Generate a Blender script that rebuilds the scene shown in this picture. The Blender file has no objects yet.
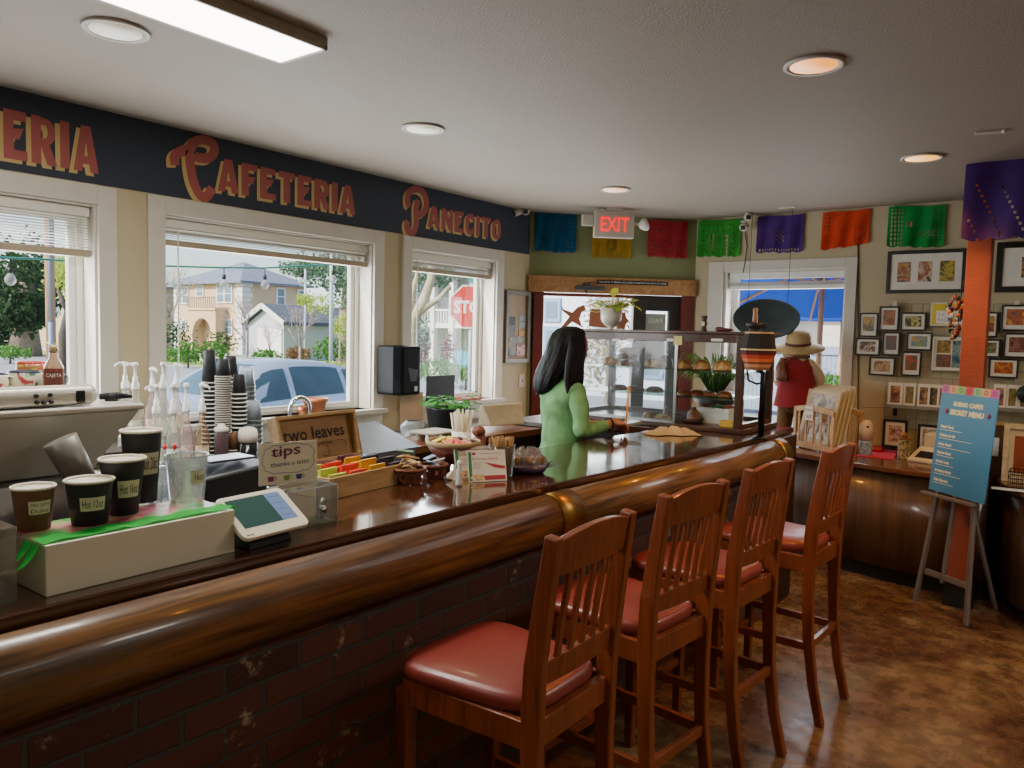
import bpy, bmesh, math, random
from mathutils import Vector, Matrix, Quaternion
PI = math.pi
random.seed(7)
scene = bpy.context.scene
COL = scene.collection
V = Vector
EYE = 1.65
F_PX = 769.0
_v1 = V((1092 - 512, 384 - 346, -F_PX)); _v2 = V((-510 - 512, 384 - 309, -F_PX))
_Y = _v1.normalized(); _X = -_v2.normalized(); _X = (_X - _Y * _X.dot(_Y)).normalized(); _Z = _X.cross(_Y)
RC = Matrix((_X, _Y, _Z))            # camera -> world
def ray(px, py): return RC @ V((px - 512, 384 - py, -F_PX))
def Zp(px, py, z):
 d = ray(px, py); return d * ((z - EYE) / d.z) + V((0, 0, EYE))
def Xp(px, py, x):
 d = ray(px, py); return d * (x / d.x) + V((0, 0, EYE))
def Yp(px, py, y):
 d = ray(px, py); return d * (y / d.y) + V((0, 0, EYE))
DA = V((-3.98, 5.51, 0)); DB = V((-2.90, 6.58, 0)); DU = (DB - DA).normalized(); DN = V((-DU.y, DU.x, 0))
def Sp(px, py, off=0.0):             # on the diagonal corner wall
 d = ray(px, py); o = V((0, 0, EYE)); t = (DA + DN * off - o).dot(DN) / d.dot(DN); return o + d * t
def zat(P, px, py):                  # height seen at this pixel above ground point P
 d = ray(px, py); k = math.hypot(P.x, P.y) / math.hypot(d.x, d.y); return EYE + d.z * k
def mpp(P):                          # metres per pixel at P
 q = RC.transposed() @ (V(P) - V((0, 0, EYE))); return -q.z / F_PX
cam = bpy.data.cameras.new('camera'); cam.sensor_width = 36; cam.lens = F_PX / 1024 * 36; cam.clip_end = 500; cam.clip_start = 0.05
co = bpy.data.objects.new('camera', cam); COL.objects.link(co)
co.matrix_world = Matrix.Translation((0, 0, EYE)) @ RC.to_4x4(); scene.camera = co
def lin(c):
 if isinstance(c, str):
  c = c.lstrip('#'); c = [int(c[i:i + 2], 16) / 255 for i in (0, 2, 4)]
  return tuple(((x + 0.055) / 1.055) ** 2.4 if x > 0.04045 else x / 12.92 for x in c) + (1,)
 return tuple(c)[:3] + (1,)
_MATS = {}
class NT:
 def __init__(s, m): s.t = m.node_tree; s.n = s.t.nodes; s.l = s.t.links
 def add(s, typ, **kw):
  n = s.n.new(typ)
  for k, v in kw.items():
   if k.startswith('i_'): n.inputs[k[2:].replace('_', ' ')].default_value = v
   else: setattr(n, k, v)
  return n
 def link(s, a, b): s.l.new(a, b)
 def ramp(s, stops):
  r = s.n.new('ShaderNodeValToRGB'); e = r.color_ramp.elements
  while len(e) < len(stops): e.new(0.5)
  for el, (p, c) in zip(e, stops): el.position = p; el.color = lin(c)
  return r
def mat(key, color, rough=0.5, metal=0.0, var=0.08, scale=12.0, bump=0.0, bscale=60.0, coat=0.0, emit=None, es=0.0, spec=0.5, sss=0.0):
 if key in _MATS: return _MATS[key]
 m = bpy.data.materials.new(key); m.use_nodes = True; T = NT(m); p = T.n['Principled BSDF']
 p.inputs['Roughness'].default_value = rough; p.inputs['Metallic'].default_value = metal
 p.inputs['Specular IOR Level'].default_value = spec
 if coat: p.inputs['Coat Weight'].default_value = coat; p.inputs['Coat Roughness'].default_value = 0.08
 c = lin(color)
 tc = T.add('ShaderNodeTexCoord')
 nz = T.add('ShaderNodeTexNoise', i_Scale=scale, i_Detail=4.0); T.link(tc.outputs['Object'], nz.inputs['Vector'])
 d = tuple(max(0, x * (1 - var)) for x in c[:3]); u = tuple(min(1, x * (1 + var)) for x in c[:3])
 r = T.ramp([(0.3, d), (0.7, u)]); T.link(nz.outputs['Fac'], r.inputs['Fac']); T.link(r.outputs['Color'], p.inputs['Base Color'])
 if emit is not None:
  p.inputs['Emission Color'].default_value = lin(emit); p.inputs['Emission Strength'].default_value = es
 if bump:
  n2 = T.add('ShaderNodeTexNoise', i_Scale=bscale, i_Detail=3.0); T.link(tc.outputs['Object'], n2.inputs['Vector'])
  b = T.add('ShaderNodeBump', i_Strength=bump, i_Distance=0.01); T.link(n2.outputs['Fac'], b.inputs['Height']); T.link(b.outputs['Normal'], p.inputs['Normal'])
 _MATS[key] = m; return m
def wood(key, dark, light, axis='y', rough=0.35, coat=0.0, scale=1.0, bump=0.05):
 if key in _MATS: return _MATS[key]
 m = bpy.data.materials.new(key); m.use_nodes = True; T = NT(m); p = T.n['Principled BSDF']
 p.inputs['Roughness'].default_value = rough
 if coat: p.inputs['Coat Weight'].default_value = coat; p.inputs['Coat Roughness'].default_value = 0.06
 tc = T.add('ShaderNodeTexCoord'); mp = T.add('ShaderNodeMapping'); s = [14 * scale] * 3; s['xyz'.index(axis)] = 1.1 * scale
 mp.inputs['Scale'].default_value = s; T.link(tc.outputs['Object'], mp.inputs['Vector'])
 n1 = T.add('ShaderNodeTexNoise', i_Scale=1.6, i_Detail=6.0, i_Roughness=0.6, i_Distortion=0.7); T.link(mp.outputs['Vector'], n1.inputs['Vector'])
 s2 = [90 * scale] * 3; s2['xyz'.index(axis)] = 3.0 * scale
 mp2 = T.add('ShaderNodeMapping'); mp2.inputs['Scale'].default_value = s2; T.link(tc.outputs['Object'], mp2.inputs['Vector'])
 n2 = T.add('ShaderNodeTexNoise', i_Scale=1.0, i_Detail=3.0); T.link(mp2.outputs['Vector'], n2.inputs['Vector'])
 mx = T.add('ShaderNodeMath', operation='MULTIPLY_ADD'); mx.inputs[1].default_value = 0.45
 T.link(n2.outputs['Fac'], mx.inputs[0]);
 m3 = T.add('ShaderNodeMath', operation='MULTIPLY'); m3.inputs[1].default_value = 0.62; T.link(n1.outputs['Fac'], m3.inputs[0]); T.link(m3.outputs[0], mx.inputs[2])
 r = T.ramp([(0.36, dark), (0.66, light)]); T.link(mx.outputs[0], r.inputs['Fac']); T.link(r.outputs['Color'], p.inputs['Base Color'])
 if bump:
  b = T.add('ShaderNodeBump', i_Strength=bump, i_Distance=0.004); T.link(n2.outputs['Fac'], b.inputs['Height']); T.link(b.outputs['Normal'], p.inputs['Normal'])
 _MATS[key] = m; return m
def clear(key, tint='#ffffff', alpha=0.12, rough=0.03, gloss=0.10, body='#dfe6e6'):
 """thin glass / clear plastic: mostly transparent, a little milky body and a sharp reflection"""
 if key in _MATS: return _MATS[key]
 m = bpy.data.materials.new(key); m.use_nodes = True; T = NT(m); T.n.remove(T.n['Principled BSDF']); out = T.n['Material Output']
 tr = T.add('ShaderNodeBsdfTransparent'); tr.inputs['Color'].default_value = lin(tint)
 df = T.add('ShaderNodeBsdfDiffuse'); df.inputs['Color'].default_value = lin(body)
 tl = T.add('ShaderNodeBsdfTranslucent'); tl.inputs['Color'].default_value = lin(body)
 ad = T.add('ShaderNodeMixShader'); T.link(df.outputs[0], ad.inputs[1]); T.link(tl.outputs[0], ad.inputs[2]); ad.inputs[0].default_value = 0.5
 m1 = T.add('ShaderNodeMixShader'); m1.inputs[0].default_value = alpha; T.link(tr.outputs[0], m1.inputs[1]); T.link(ad.outputs[0], m1.inputs[2])
 gl = T.add('ShaderNodeBsdfGlossy', i_Roughness=rough); lw = T.add('ShaderNodeLayerWeight', i_Blend=0.25)
 mm = T.add('ShaderNodeMath', operation='MULTIPLY'); mm.inputs[1].default_value = gloss * 4; T.link(lw.outputs['Fresnel'], mm.inputs[0])
 cl = T.add('ShaderNodeClamp'); T.link(mm.outputs[0], cl.inputs['Value']); cl.inputs['Max'].default_value = 0.7
 m2 = T.add('ShaderNodeMixShader'); T.link(cl.outputs[0], m2.inputs[0]); T.link(m1.outputs[0], m2.inputs[1]); T.link(gl.outputs[0], m2.inputs[2])
 T.link(m2.outputs[0], out.inputs['Surface']); _MATS[key] = m; return m
def sheet(key, color, trans=0.5, var=0.15):
 """thin tissue / leaf that lets light through"""
 if key in _MATS: return _MATS[key]
 m = bpy.data.materials.new(key); m.use_nodes = True; T = NT(m); out = T.n['Material Output']; p = T.n['Principled BSDF']
 p.inputs['Roughness'].default_value = 0.7; p.inputs['Specular IOR Level'].default_value = .2
 tc = T.add('ShaderNodeTexCoord'); nz = T.add('ShaderNodeTexNoise', i_Scale=9.0); T.link(tc.outputs['Object'], nz.inputs['Vector'])
 c = lin(color); r = T.ramp([(0.3, tuple(x * (1 - var) for x in c[:3])), (0.7, tuple(min(1, x * (1 + var)) for x in c[:3]))])
 T.link(nz.outputs['Fac'], r.inputs['Fac']); T.link(r.outputs['Color'], p.inputs['Base Color'])
 tl = T.add('ShaderNodeBsdfTranslucent'); T.link(r.outputs['Color'], tl.inputs['Color'])
 mx = T.add('ShaderNodeMixShader'); mx.inputs[0].default_value = trans; T.link(p.outputs[0], mx.inputs[1]); T.link(tl.outputs[0], mx.inputs[2]); T.link(mx.outputs[0], out.inputs['Surface'])
 _MATS[key] = m; return m
def art(key, cols, scale=14.0, seed=0.0, kind='voronoi'):
 """a blotchy painted or printed picture surface"""
 if key in _MATS: return _MATS[key]
 m = bpy.data.materials.new(key); m.use_nodes = True; T = NT(m); p = T.n['Principled BSDF']; p.inputs['Roughness'].default_value = 0.35
 tc = T.add('ShaderNodeTexCoord'); mp = T.add('ShaderNodeMapping'); mp.inputs['Location'].default_value = (seed, seed * 1.7, seed * 0.6); T.link(tc.outputs['Object'], mp.inputs['Vector'])
 if kind == 'voronoi':
  n = T.add('ShaderNodeTexVoronoi', i_Scale=scale); T.link(mp.outputs['Vector'], n.inputs['Vector']); o = n.outputs['Color']
  sp = T.add('ShaderNodeSeparateColor'); T.link(o, sp.inputs[0]); o = sp.outputs[0]
 else:
  n = T.add('ShaderNodeTexNoise', i_Scale=scale, i_Detail=3.0, i_Distortion=0.6); T.link(mp.outputs['Vector'], n.inputs['Vector']); o = n.outputs['Fac']
 k = len(cols); lo, hi = (0.05, 0.95) if kind == 'voronoi' else (0.34, 0.66)
 r = T.ramp([(lo + (hi - lo) * i / max(1, k - 1), c) for i, c in enumerate(cols)])
 if kind == 'voronoi': r.color_ramp.interpolation = 'CONSTANT'
 T.link(o, r.inputs['Fac']); T.link(r.outputs['Color'], p.inputs['Base Color']); _MATS[key] = m; return m
class MB:
 def __init__(s): s.v = []; s.f = []; s.mi = []; s.sm = []; s.m = 0; s.T = None
 def add(s, vs, fs, smooth=False):
  o = len(s.v)
  s.v += [(s.T @ V(p)) if s.T is not None else V(p) for p in vs]
  for f in fs: s.f.append([o + i for i in f]); s.mi.append(s.m); s.sm.append(smooth)
  return s
 def box(s, c, size, R=None):
  x, y, z = (k / 2 for k in size); c = V(c)
  vs = [V((a * x, b * y, d * z)) for a in (-1, 1) for b in (-1, 1) for d in (-1, 1)]
  if R is not None: vs = [R @ p for p in vs]
  return s.add([c + p for p in vs], [(0, 1, 3, 2), (4, 6, 7, 5), (0, 4, 5, 1), (2, 3, 7, 6), (0, 2, 6, 4), (1, 5, 7, 3)])
 def bb(s, x0, x1, y0, y1, z0, z1): return s.box(((x0 + x1) / 2, (y0 + y1) / 2, (z0 + z1) / 2), (abs(x1 - x0), abs(y1 - y0), abs(z1 - z0)))
 def hexa(s, b, t):
  """eight corners: bottom loop b (4), top loop t (4)"""
  return s.add(list(b) + list(t), [(3, 2, 1, 0), (4, 5, 6, 7), (0, 1, 5, 4), (1, 2, 6, 5), (2, 3, 7, 6), (3, 0, 4, 7)])
 def bar(s, p0, p1, w, d, up=(0, 0, 1)):
  """rectangular bar from p0 to p1, w across, d along up"""
  p0, p1 = V(p0), V(p1); t = (p1 - p0).normalized(); u = V(up); u = (u - t * u.dot(t))
  if u.length < 1e-5: u = V((1, 0, 0)) - t * t.x
  u.normalize(); a = t.cross(u); q = lambda p: [p + a * w / 2 * i + u * d / 2 * j for i, j in ((-1, -1), (1, -1), (1, 1), (-1, 1))]
  return s.hexa(q(p0), q(p1))
 def tube(s, pts, r, n=8, caps=True, closed=False):
  pts = [V(p) for p in pts]; k = len(pts); rr = r if isinstance(r, (list, tuple)) else [r] * k
  vs = []; fs = []; prev = None
  for i, p in enumerate(pts):
   if closed: t = (pts[(i + 1) % k] - pts[i - 1])
   else: t = pts[min(i + 1, k - 1)] - pts[max(i - 1, 0)]
   t = t.normalized() if t.length > 1e-9 else V((0, 0, 1))
   if prev is None:
    a = V((0, 0, 1)) if abs(t.z) < 0.9 else V((1, 0, 0)); a = (a - t * a.dot(t)).normalized()
   else:
    a = prev - t * prev.dot(t); a = a.normalized() if a.length > 1e-6 else prev
   prev = a; b = t.cross(a)
   vs += [p + (a * math.cos(2 * PI * j / n) + b * math.sin(2 * PI * j / n)) * rr[i] for j in range(n)]
  for i in range(k - (0 if closed else 1)):
   i2 = (i + 1) % k
   for j in range(n): fs.append((i * n + j, i * n + (j + 1) % n, i2 * n + (j + 1) % n, i2 * n + j))
  if caps and not closed: fs += [tuple(range(n - 1, -1, -1)), tuple(range((k - 1) * n, k * n))]
  return s.add(vs, fs, True)
 def cyl(s, p0, p1, r0, r1=None, n=16): return s.tube([p0, p1], [r0, r0 if r1 is None else r1], n)
 def lathe(s, prof, c=(0, 0, 0), n=24, sx=1, sy=1, R=None, op=False):
  c = V(c); vs = []; fs = []
  for r, z in prof:
   for j in range(n):
    p = V((r * math.cos(2 * PI * j / n) * sx, r * math.sin(2 * PI * j / n) * sy, z)); vs.append(c + (R @ p if R is not None else p))
  for i in range(len(prof) - 1):
   for j in range(n): fs.append((i * n + j, i * n + (j + 1) % n, (i + 1) * n + (j + 1) % n, (i + 1) * n + j))
  if not op and prof[0] != prof[-1]:
   if prof[0][0] > 1e-6: fs.append(tuple(range(n - 1, -1, -1)))
   if prof[-1][0] > 1e-6: fs.append(tuple(range((len(prof) - 1) * n, len(prof) * n)))
  return s.add(vs, fs, True)
 def ball(s, c, r, n=12, R=None):
  r = (r, r, r) if not isinstance(r, (tuple, list)) else r; m = max(6, n // 2 + 1)
  return s._ball(V(c), r, n, m, R)
 def _ball(s, c, r, n, m, R):
  vs = []; fs = []
  for i in range(m + 1):
   a = PI * i / m
   for j in range(n):
    b = 2 * PI * j / n; p = V((math.sin(a) * math.cos(b) * r[0], math.sin(a) * math.sin(b) * r[1], -math.cos(a) * r[2])); vs.append(c + (R @ p if R is not None else p))
  for i in range(m):
   for j in range(n): fs.append((i * n + j, i * n + (j + 1) % n, (i + 1) * n + (j + 1) % n, (i + 1) * n + j))
  return s.add(vs, fs, True)
 def prism(s, poly, o, u, v, th):
  """2-D polygon in plane (o,u,v), thickness th along u x v (both directions from the plane: 0..th)"""
  o, u, v = V(o), V(u).normalized(), V(v).normalized(); w = u.cross(v).normalized() * th; k = len(poly)
  a = [o + u * x + v * y for x, y in poly]
  return s.add(a + [p + w for p in a], [tuple(range(k - 1, -1, -1)), tuple(range(k, 2 * k))] + [(i, (i + 1) % k, k + (i + 1) % k, k + i) for i in range(k)])
 def grid(s, fn, nu, nv, keep=None, smooth=True):
  vs = [fn(i / nu, j / nv) for j in range(nv + 1) for i in range(nu + 1)]; fs = []
  for j in range(nv):
   for i in range(nu):
    if keep is None or keep(i, j): a = j * (nu + 1) + i; fs.append((a, a + 1, a + nu + 2, a + nu + 1))
  return s.add(vs, fs, smooth)
 def quad(s, a, b, c, d): return s.add([a, b, c, d], [(0, 1, 2, 3)])
 def ribbon(s, pts, t, o, u, v, th):
  """thick 2-D stroke laid in plane (o,u,v)"""
  k = len(pts); L = []; Rr = []
  for i in range(k):
   p = V(pts[i]).to_2d() if len(pts[i]) == 3 else V((pts[i][0], pts[i][1]));
   d = V(pts[min(i + 1, k - 1)][:2]) - V(pts[max(i - 1, 0)][:2]); d.normalize(); nn = V((-d.y, d.x))
   tt = t[i] if isinstance(t, (list, tuple)) else t
   L.append(p + nn * tt / 2); Rr.append(p - nn * tt / 2)
  for i in range(k - 1): s.prism([Rr[i], Rr[i + 1], L[i + 1], L[i]], o, u, v, th)
  return s
 def text(s, string, size, o, u, v, th=0.0008, align='LEFT', sx=1.0, bold=0.0, maxw=None):
  cu = bpy.data.curves.new('t', 'FONT'); cu.body = string; cu.size = size; cu.align_x = align; cu.resolution_u = 2; cu.offset = bold
  ob = bpy.data.objects.new('t', cu); COL.objects.link(ob)
  me = bpy.data.meshes.new_from_object(ob.evaluated_get(bpy.context.evaluated_depsgraph_get()))
  o, u, v = V(o), V(u).normalized(), V(v).normalized(); w = u.cross(v)
  if maxw and len(me.vertices):
   xs = [p.co.x for p in me.vertices]; wd = max(xs) - min(xs);
   if wd > 0: sx = maxw / wd
  s.add([o + u * p.co.x * sx + v * p.co.y + w * th for p in me.vertices], [tuple(p.vertices) for p in me.polygons])
  bpy.data.objects.remove(ob); bpy.data.curves.remove(cu); bpy.data.meshes.remove(me); return s
def build(name, mb, mats, parent=None, bevel=0.0, seg=2, subsurf=0, keep_origin=False):
 vs = mb.v
 if parent is not None:
  inv = world_of(parent).inverted()
  vs = [inv @ p for p in vs]; org = V((0, 0, 0))
 elif keep_origin or not vs: org = V((0, 0, 0))
 else:
  org = V(((min(p.x for p in vs) + max(p.x for p in vs)) / 2, (min(p.y for p in vs) + max(p.y for p in vs)) / 2, min(p.z for p in vs))); vs = [p - org for p in vs]
 me = bpy.data.meshes.new(name); me.from_pydata([tuple(p) for p in vs], [], mb.f)
 mats = mats if isinstance(mats, (list, tuple)) else [mats]
 for m in mats: me.materials.append(m)
 me.polygons.foreach_set('material_index', mb.mi); me.polygons.foreach_set('use_smooth', mb.sm)
 bm = bmesh.new(); bm.from_mesh(me); bmesh.ops.recalc_face_normals(bm, faces=bm.faces[:]); bm.to_mesh(me); bm.free()
 me.update()
 o = bpy.data.objects.new(name, me); COL.objects.link(o); o.location = org
 if parent is not None: o.parent = parent
 _W[o.name] = (parent, Matrix.Translation(org))
 if bevel:
  b = o.modifiers.new('bevel', 'BEVEL'); b.width = bevel; b.segments = seg; b.limit_method = 'ANGLE'; b.angle_limit = 0.7; b.harden_normals = False
 if subsurf:
  b = o.modifiers.new('sub', 'SUBSURF'); b.levels = subsurf; b.render_levels = subsurf
 return o
_W = {}
def world_of(o):
 par, m = _W[o.name]
 return m if par is None else world_of(par) @ m
def tag(o, label, cat, group=None):
 o['label'] = label; o['category'] = cat
 if group: o['group'] = group
 return o
def thing(name, label, cat, loc=(0, 0, 0), rz=0.0, group=None):
 o = bpy.data.objects.new(name, None); COL.objects.link(o); o.empty_display_size = 0.1
 o.location = loc; o.rotation_euler = (0, 0, rz); _W[o.name] = (None, Matrix.Translation(loc) @ Matrix.Rotation(rz, 4, 'Z'))
 return tag(o, label, cat, group)
def one(name, label, cat, mb, mats, group=None, **kw): return tag(build(name, mb, mats, None, **kw), label, cat, group)
def struct(name, mb, mats, parent=None, **kw):
 o = build(name, mb, mats, parent, **kw)
 if parent is None: o['kind'] = 'structure'
 return o
def struct_empty(name, loc=(0, 0, 0)):
 o = bpy.data.objects.new(name, None); COL.objects.link(o); o.location = loc; o['kind'] = 'structure'; _W[o.name] = (None, Matrix.Translation(loc)); return o
def dup(root, loc, rz=None, label=None, group=None, scale=None):
 r = root.copy(); COL.objects.link(r); r.location = loc
 if rz is not None: r.rotation_euler = (0, 0, rz)
 if label: r['label'] = label
 if group: r['group'] = group
 if scale: r.scale = scale
 for ch in list(root.children):
  c = ch.copy(); COL.objects.link(c); c.parent = r
  for g in list(ch.children):
   d = g.copy(); COL.objects.link(d); d.parent = c
 return r
def rotz(a): return Matrix.Rotation(a, 3, 'Z')
def rotx(a): return Matrix.Rotation(a, 3, 'X')
def roty(a): return Matrix.Rotation(a, 3, 'Y')
def lerp(a, b, t): return a + (b - a) * t
UX, UY, UZ = V((1, 0, 0)), V((0, 1, 0)), V((0, 0, 1))
M_white = mat('white_paint', '#c6c0b5', 0.45, var=0.03)
M_cream = mat('cream_wall_paint', '#b8ab8a', 0.75, var=0.03, scale=3, bump=0.06, bscale=90)
M_black = mat('black_plastic', '#141518', 0.5, var=0.1, spec=.3)
M_blackm = mat('black_metal', '#141416', 0.35, 0.6, var=0.1)
M_steel = mat('brushed_steel', '#b9bbbd', 0.28, 1.0, var=0.06, scale=30)
M_chrome = mat('chrome', '#d8dadd', 0.12, 1.0, var=0.02)
M_paper = mat('white_paper', '#e6e3da', 0.6, var=0.03)
M_cardw = mat('cream_card', '#ddd6bd', 0.6, var=0.03)
M_ink = mat('black_ink', '#16161a', 0.6, var=0.0)
M_glass = clear('window_glass', '#fbfdfd', 0.004, 0.01, 0.02)
M_acryl = clear('clear_acrylic', '#f2f4f2', 0.10, 0.05, 0.16, '#c9cac4')
M_plast = clear('clear_cup_plastic', '#eef1f0', 0.16, 0.08, 0.2, '#dde2e2')
M_dwood = wood('dark_bar_wood', '#2a150b', '#4a2813', 'y', 0.16, 0.8)
M_railw = wood('oak_rail_wood', '#27150a', '#80582f', 'y', 0.33, 0.25, 0.9)
M_stoolw = wood('cherry_stool_wood', '#5f2913', '#894320', 'z', 0.38, 0.2, 1.2)
M_brass = mat('brass', '#94703c', 0.38, 1.0, var=0.12, scale=20)
M_green = mat('green_wall_paint', '#828a60', 0.7, var=0.03, scale=3, bump=0.05)
M_maroon = mat('maroon_paint', '#6b2a26', 0.45, var=0.06)
M_leaf = sheet('green_leaf', '#4f7d2f', 0.3, 0.3)
SKY, SUN, EXPO, LOOK, LW, LR = 0.28, 6.0, 0.70, 'AgX - Base Contrast', 0.5, 0.22
# ================================================================ ROOM SHELL
CEIL = 2.70; XW = -3.98; YF = 6.58; WT = 0.17
XR, YB = 2.6, -2.6
def concrete():
 m = bpy.data.materials.new('stained_concrete'); m.use_nodes = True; T = NT(m); p = T.n['Principled BSDF']
 tc = T.add('ShaderNodeTexCoord')
 a = T.add('ShaderNodeTexNoise', i_Scale=1.5, i_Detail=8.0, i_Roughness=0.66, i_Distortion=1.1); T.link(tc.outputs['Object'], a.inputs['Vector'])
 r = T.ramp([(0.28, '#432c20'), (0.44, '#6a4933'), (0.56, '#866949'), (0.70, '#a08763')]); T.link(a.outputs['Fac'], r.inputs['Fac'])
 b = T.add('ShaderNodeTexNoise', i_Scale=11.0, i_Detail=6.0, i_Roughness=0.7); T.link(tc.outputs['Object'], b.inputs['Vector'])
 r2 = T.ramp([(0.35, '#8a8a8a'), (0.65, '#ffffff')]); T.link(b.outputs['Fac'], r2.inputs['Fac'])
 mx = T.add('ShaderNodeMix', data_type='RGBA', blend_type='MULTIPLY'); mx.inputs['Factor'].default_value = 0.8
 T.link(r.outputs['Color'], mx.inputs[6]); T.link(r2.outputs['Color'], mx.inputs[7]); T.link(mx.outputs[2], p.inputs['Base Color'])
 r3 = T.ramp([(0.3, (0.16,) * 3), (0.7, (0.38,) * 3)]); T.link(b.outputs['Fac'], r3.inputs['Fac']); T.link(r3.outputs['Color'], p.inputs['Roughness'])
 return m
struct('floor', MB().add([(XW - 1, YB, 0), (XR, YB, 0), (XR, YF + .05, 0), (DB.x, YF + .05, 0), (XW - .05, DA.y, 0), (XW - 1, DA.y, 0)], [(0, 1, 2, 3, 4, 5)]), concrete(), keep_origin=True)
M_ceil = mat('textured_ceiling_plaster', '#968c7f', 0.62, var=0.02, scale=2, bump=0.5, bscale=140, spec=0.35)
struct('ceiling', MB().bb(XW - .4, XR + .2, YB - .2, YF + .4, CEIL, CEIL + .25), M_ceil, keep_origin=True)
WZ0, WZ1 = 1.10, 2.235
WIN = [(0.33, 1.835), (2.18, 3.672), (4.04, 5.035)]
w = MB(); xo, xi = XW - WT, XW
ys = [YB] + [k for ab in WIN for k in ab] + [5.60]
w.bb(xo, xi, YB, 5.60, 0, WZ0); w.bb(xo, xi, YB, 5.60, WZ1, CEIL)
for i in range(0, len(ys), 2): w.bb(xo, xi, ys[i], ys[i + 1], WZ0, WZ1)
struct('wall_left', w, M_cream, keep_origin=True)
struct('wall_right', MB().bb(XR, XR + .15, YB, YF + .2, 0, CEIL), M_cream, keep_origin=True)
struct('wall_front', MB().bb(XW - .2, XR + .2, YB - .15, YB, 0, CEIL), M_cream, keep_origin=True)
W4 = (-2.63, -1.61, 0.80, 2.23)
w = MB(); y0, y1 = YF, YF + WT
w.bb(-2.90, W4[0], y0, y1, 0, CEIL); w.bb(W4[1], XR + .2, y0, y1, 0, CEIL); w.bb(W4[0], W4[1], y0, y1, 0, W4[2]); w.bb(W4[0], W4[1], y0, y1, W4[3], CEIL)
struct('wall_back', w, M_cream, keep_origin=True)
DL = (DB - DA).length
def D(s, off, z): return DA + DU * s + DN * off + V((0, 0, z))
def dbox(mb, s0, s1, o0, o1, z0, z1): return mb.hexa([D(s0, o0, z0), D(s1, o0, z0), D(s1, o1, z0), D(s0, o1, z0)], [D(s0, o0, z1), D(s1, o0, z1), D(s1, o1, z1), D(s0, o1, z1)])
w = MB(); dbox(w, -.05, DL + .05, 0, .15, 2.15, CEIL); dbox(w, -.10, .03, 0.0, .15, 0, 2.15); dbox(w, 1.505, DL + .1, 0.0, .15, 0, 2.15)
struct('wall_entrance', w, M_green, keep_origin=True)
M_navy = mat('navy_wall_paint', '#262f3d', 0.7, var=0.03, scale=4)
M_lred = mat('brick_red_sign_paint', '#9a4f4a', 0.7, var=0.05); M_lyel = mat('tan_yellow_sign_paint', '#bfa26a', 0.7, var=0.05)
band = struct('trim_1', MB().bb(XW, XW + .006, YB, 5.50, 2.335, CEIL), M_navy, keep_origin=True)
def G(ch):
 b = lambda x0, y0, x1, y1: [(x0, y0), (x1, y0), (x1, y1), (x0, y1)]
 arc = lambda cx, cy, rx, ry, a0, a1, n=10: [(cx + rx * math.cos(math.radians(a0 + (a1 - a0) * i / n)), cy + ry * math.sin(math.radians(a0 + (a1 - a0) * i / n))) for i in range(n + 1)]
 S = .23
 if ch == 'A': return .66, [[(0, 0), (.22, 0), (.34, .74), (.34, 1), (.21, 1)], [(.66, 0), (.32, 1), (.45, 1), (.66, 0)] and [(.44, 0), (.66, 0), (.45, 1), (.32, 1), (.32, .74)], b(.17, .17, .5, .34)], []
 if ch == 'E': return .54, [b(0, 0, S, 1), b(0, .80, .52, 1), [(0, .42), (.36, .42), (.46, .66), (.0, .60)], b(0, 0, .54, .20)], []
 if ch == 'F': return .52, [b(0, 0, S, 1), b(0, .80, .52, 1), [(0, .38), (.36, .38), (.46, .62), (0, .57)]], []
 if ch == 'T': return .60, [b(.185, 0, .415, 1), b(0, .80, .60, 1)], []
 if ch == 'I': return .23, [b(0, 0, S, 1)], []
 if ch == 'N': return .64, [b(0, 0, .2, 1), b(.44, 0, .64, 1), [(0.0, 1), (.22, 1), (.64, 0), (.42, 0)]], []
 if ch == 'R': return .60, [b(0, 0, S, 1), [(.2, .46), (.42, .46), (.62, 0), (.38, 0)]], [([(.1, .90), (.32, .90)] + arc(.34, .69, .15, .21, 80, -80, 8) + [(.1, .46)], .2)]
 if ch == 'C': return .56, [], [(arc(.30, .70, .19, .20, 0, 180, 8) + arc(.30, .30, .19, .20, 180, 360, 8), .21)]
 if ch == 'O': return .58, [], [(arc(.29, .70, .19, .20, 0, 180, 8) + arc(.29, .30, .19, .20, 180, 360, 8) + [(.48, .70)], .21)]
 return .3, [], []
def word(mb, text, y0, y1, z0, z1, x, gap=.10):
 L = []; cur = 0
 for ch in text:
  wd, P, R = G(ch); L.append((cur, P, R)); cur += wd + gap
 k = (y1 - y0) / (cur - gap); h = z1 - z0
 for c0, P, R in L:
  for i, p in enumerate(P): mb.prism([((c0 + a) * k, b * h) for a, b in p], (x, y0, z0), UY, UZ, .0015 + .00012 * i)
  for pts, t in R: mb.ribbon([((c0 + a) * k, b * h) for a, b in pts], t * k * .9, (x, y0, z0), UY, UZ, .0014)
def stroke(mb, pix, t, x, d=(0, 0), per=4, org=(0, 0), s=1.0, th=.0015):
 pts = [Xp(org[0] + a / s, org[1] + b / s, XW) for a, b in pix]; pts = [(p.y + d[0], p.z + d[1]) for p in pts]
 q = []
 for i in range(len(pts) - 1):      # Catmull-Rom smoothing
  p0, p1, p2, p3 = [V(pts[max(0, min(len(pts) - 1, j))]) for j in (i - 1, i, i + 1, i + 2)]
  for k in range(per):
   u = k / per; q.append(.5 * ((2 * p1) + (p2 - p0) * u + (2 * p0 - 5 * p1 + 4 * p2 - p3) * u * u + (3 * p1 - p0 - 3 * p2 + p3) * u ** 3))
 q.append(V(pts[-1])); mb.ribbon([(a.x, a.y) for a in q], t, (x, 0, 0), UY, UZ, th)
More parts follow.
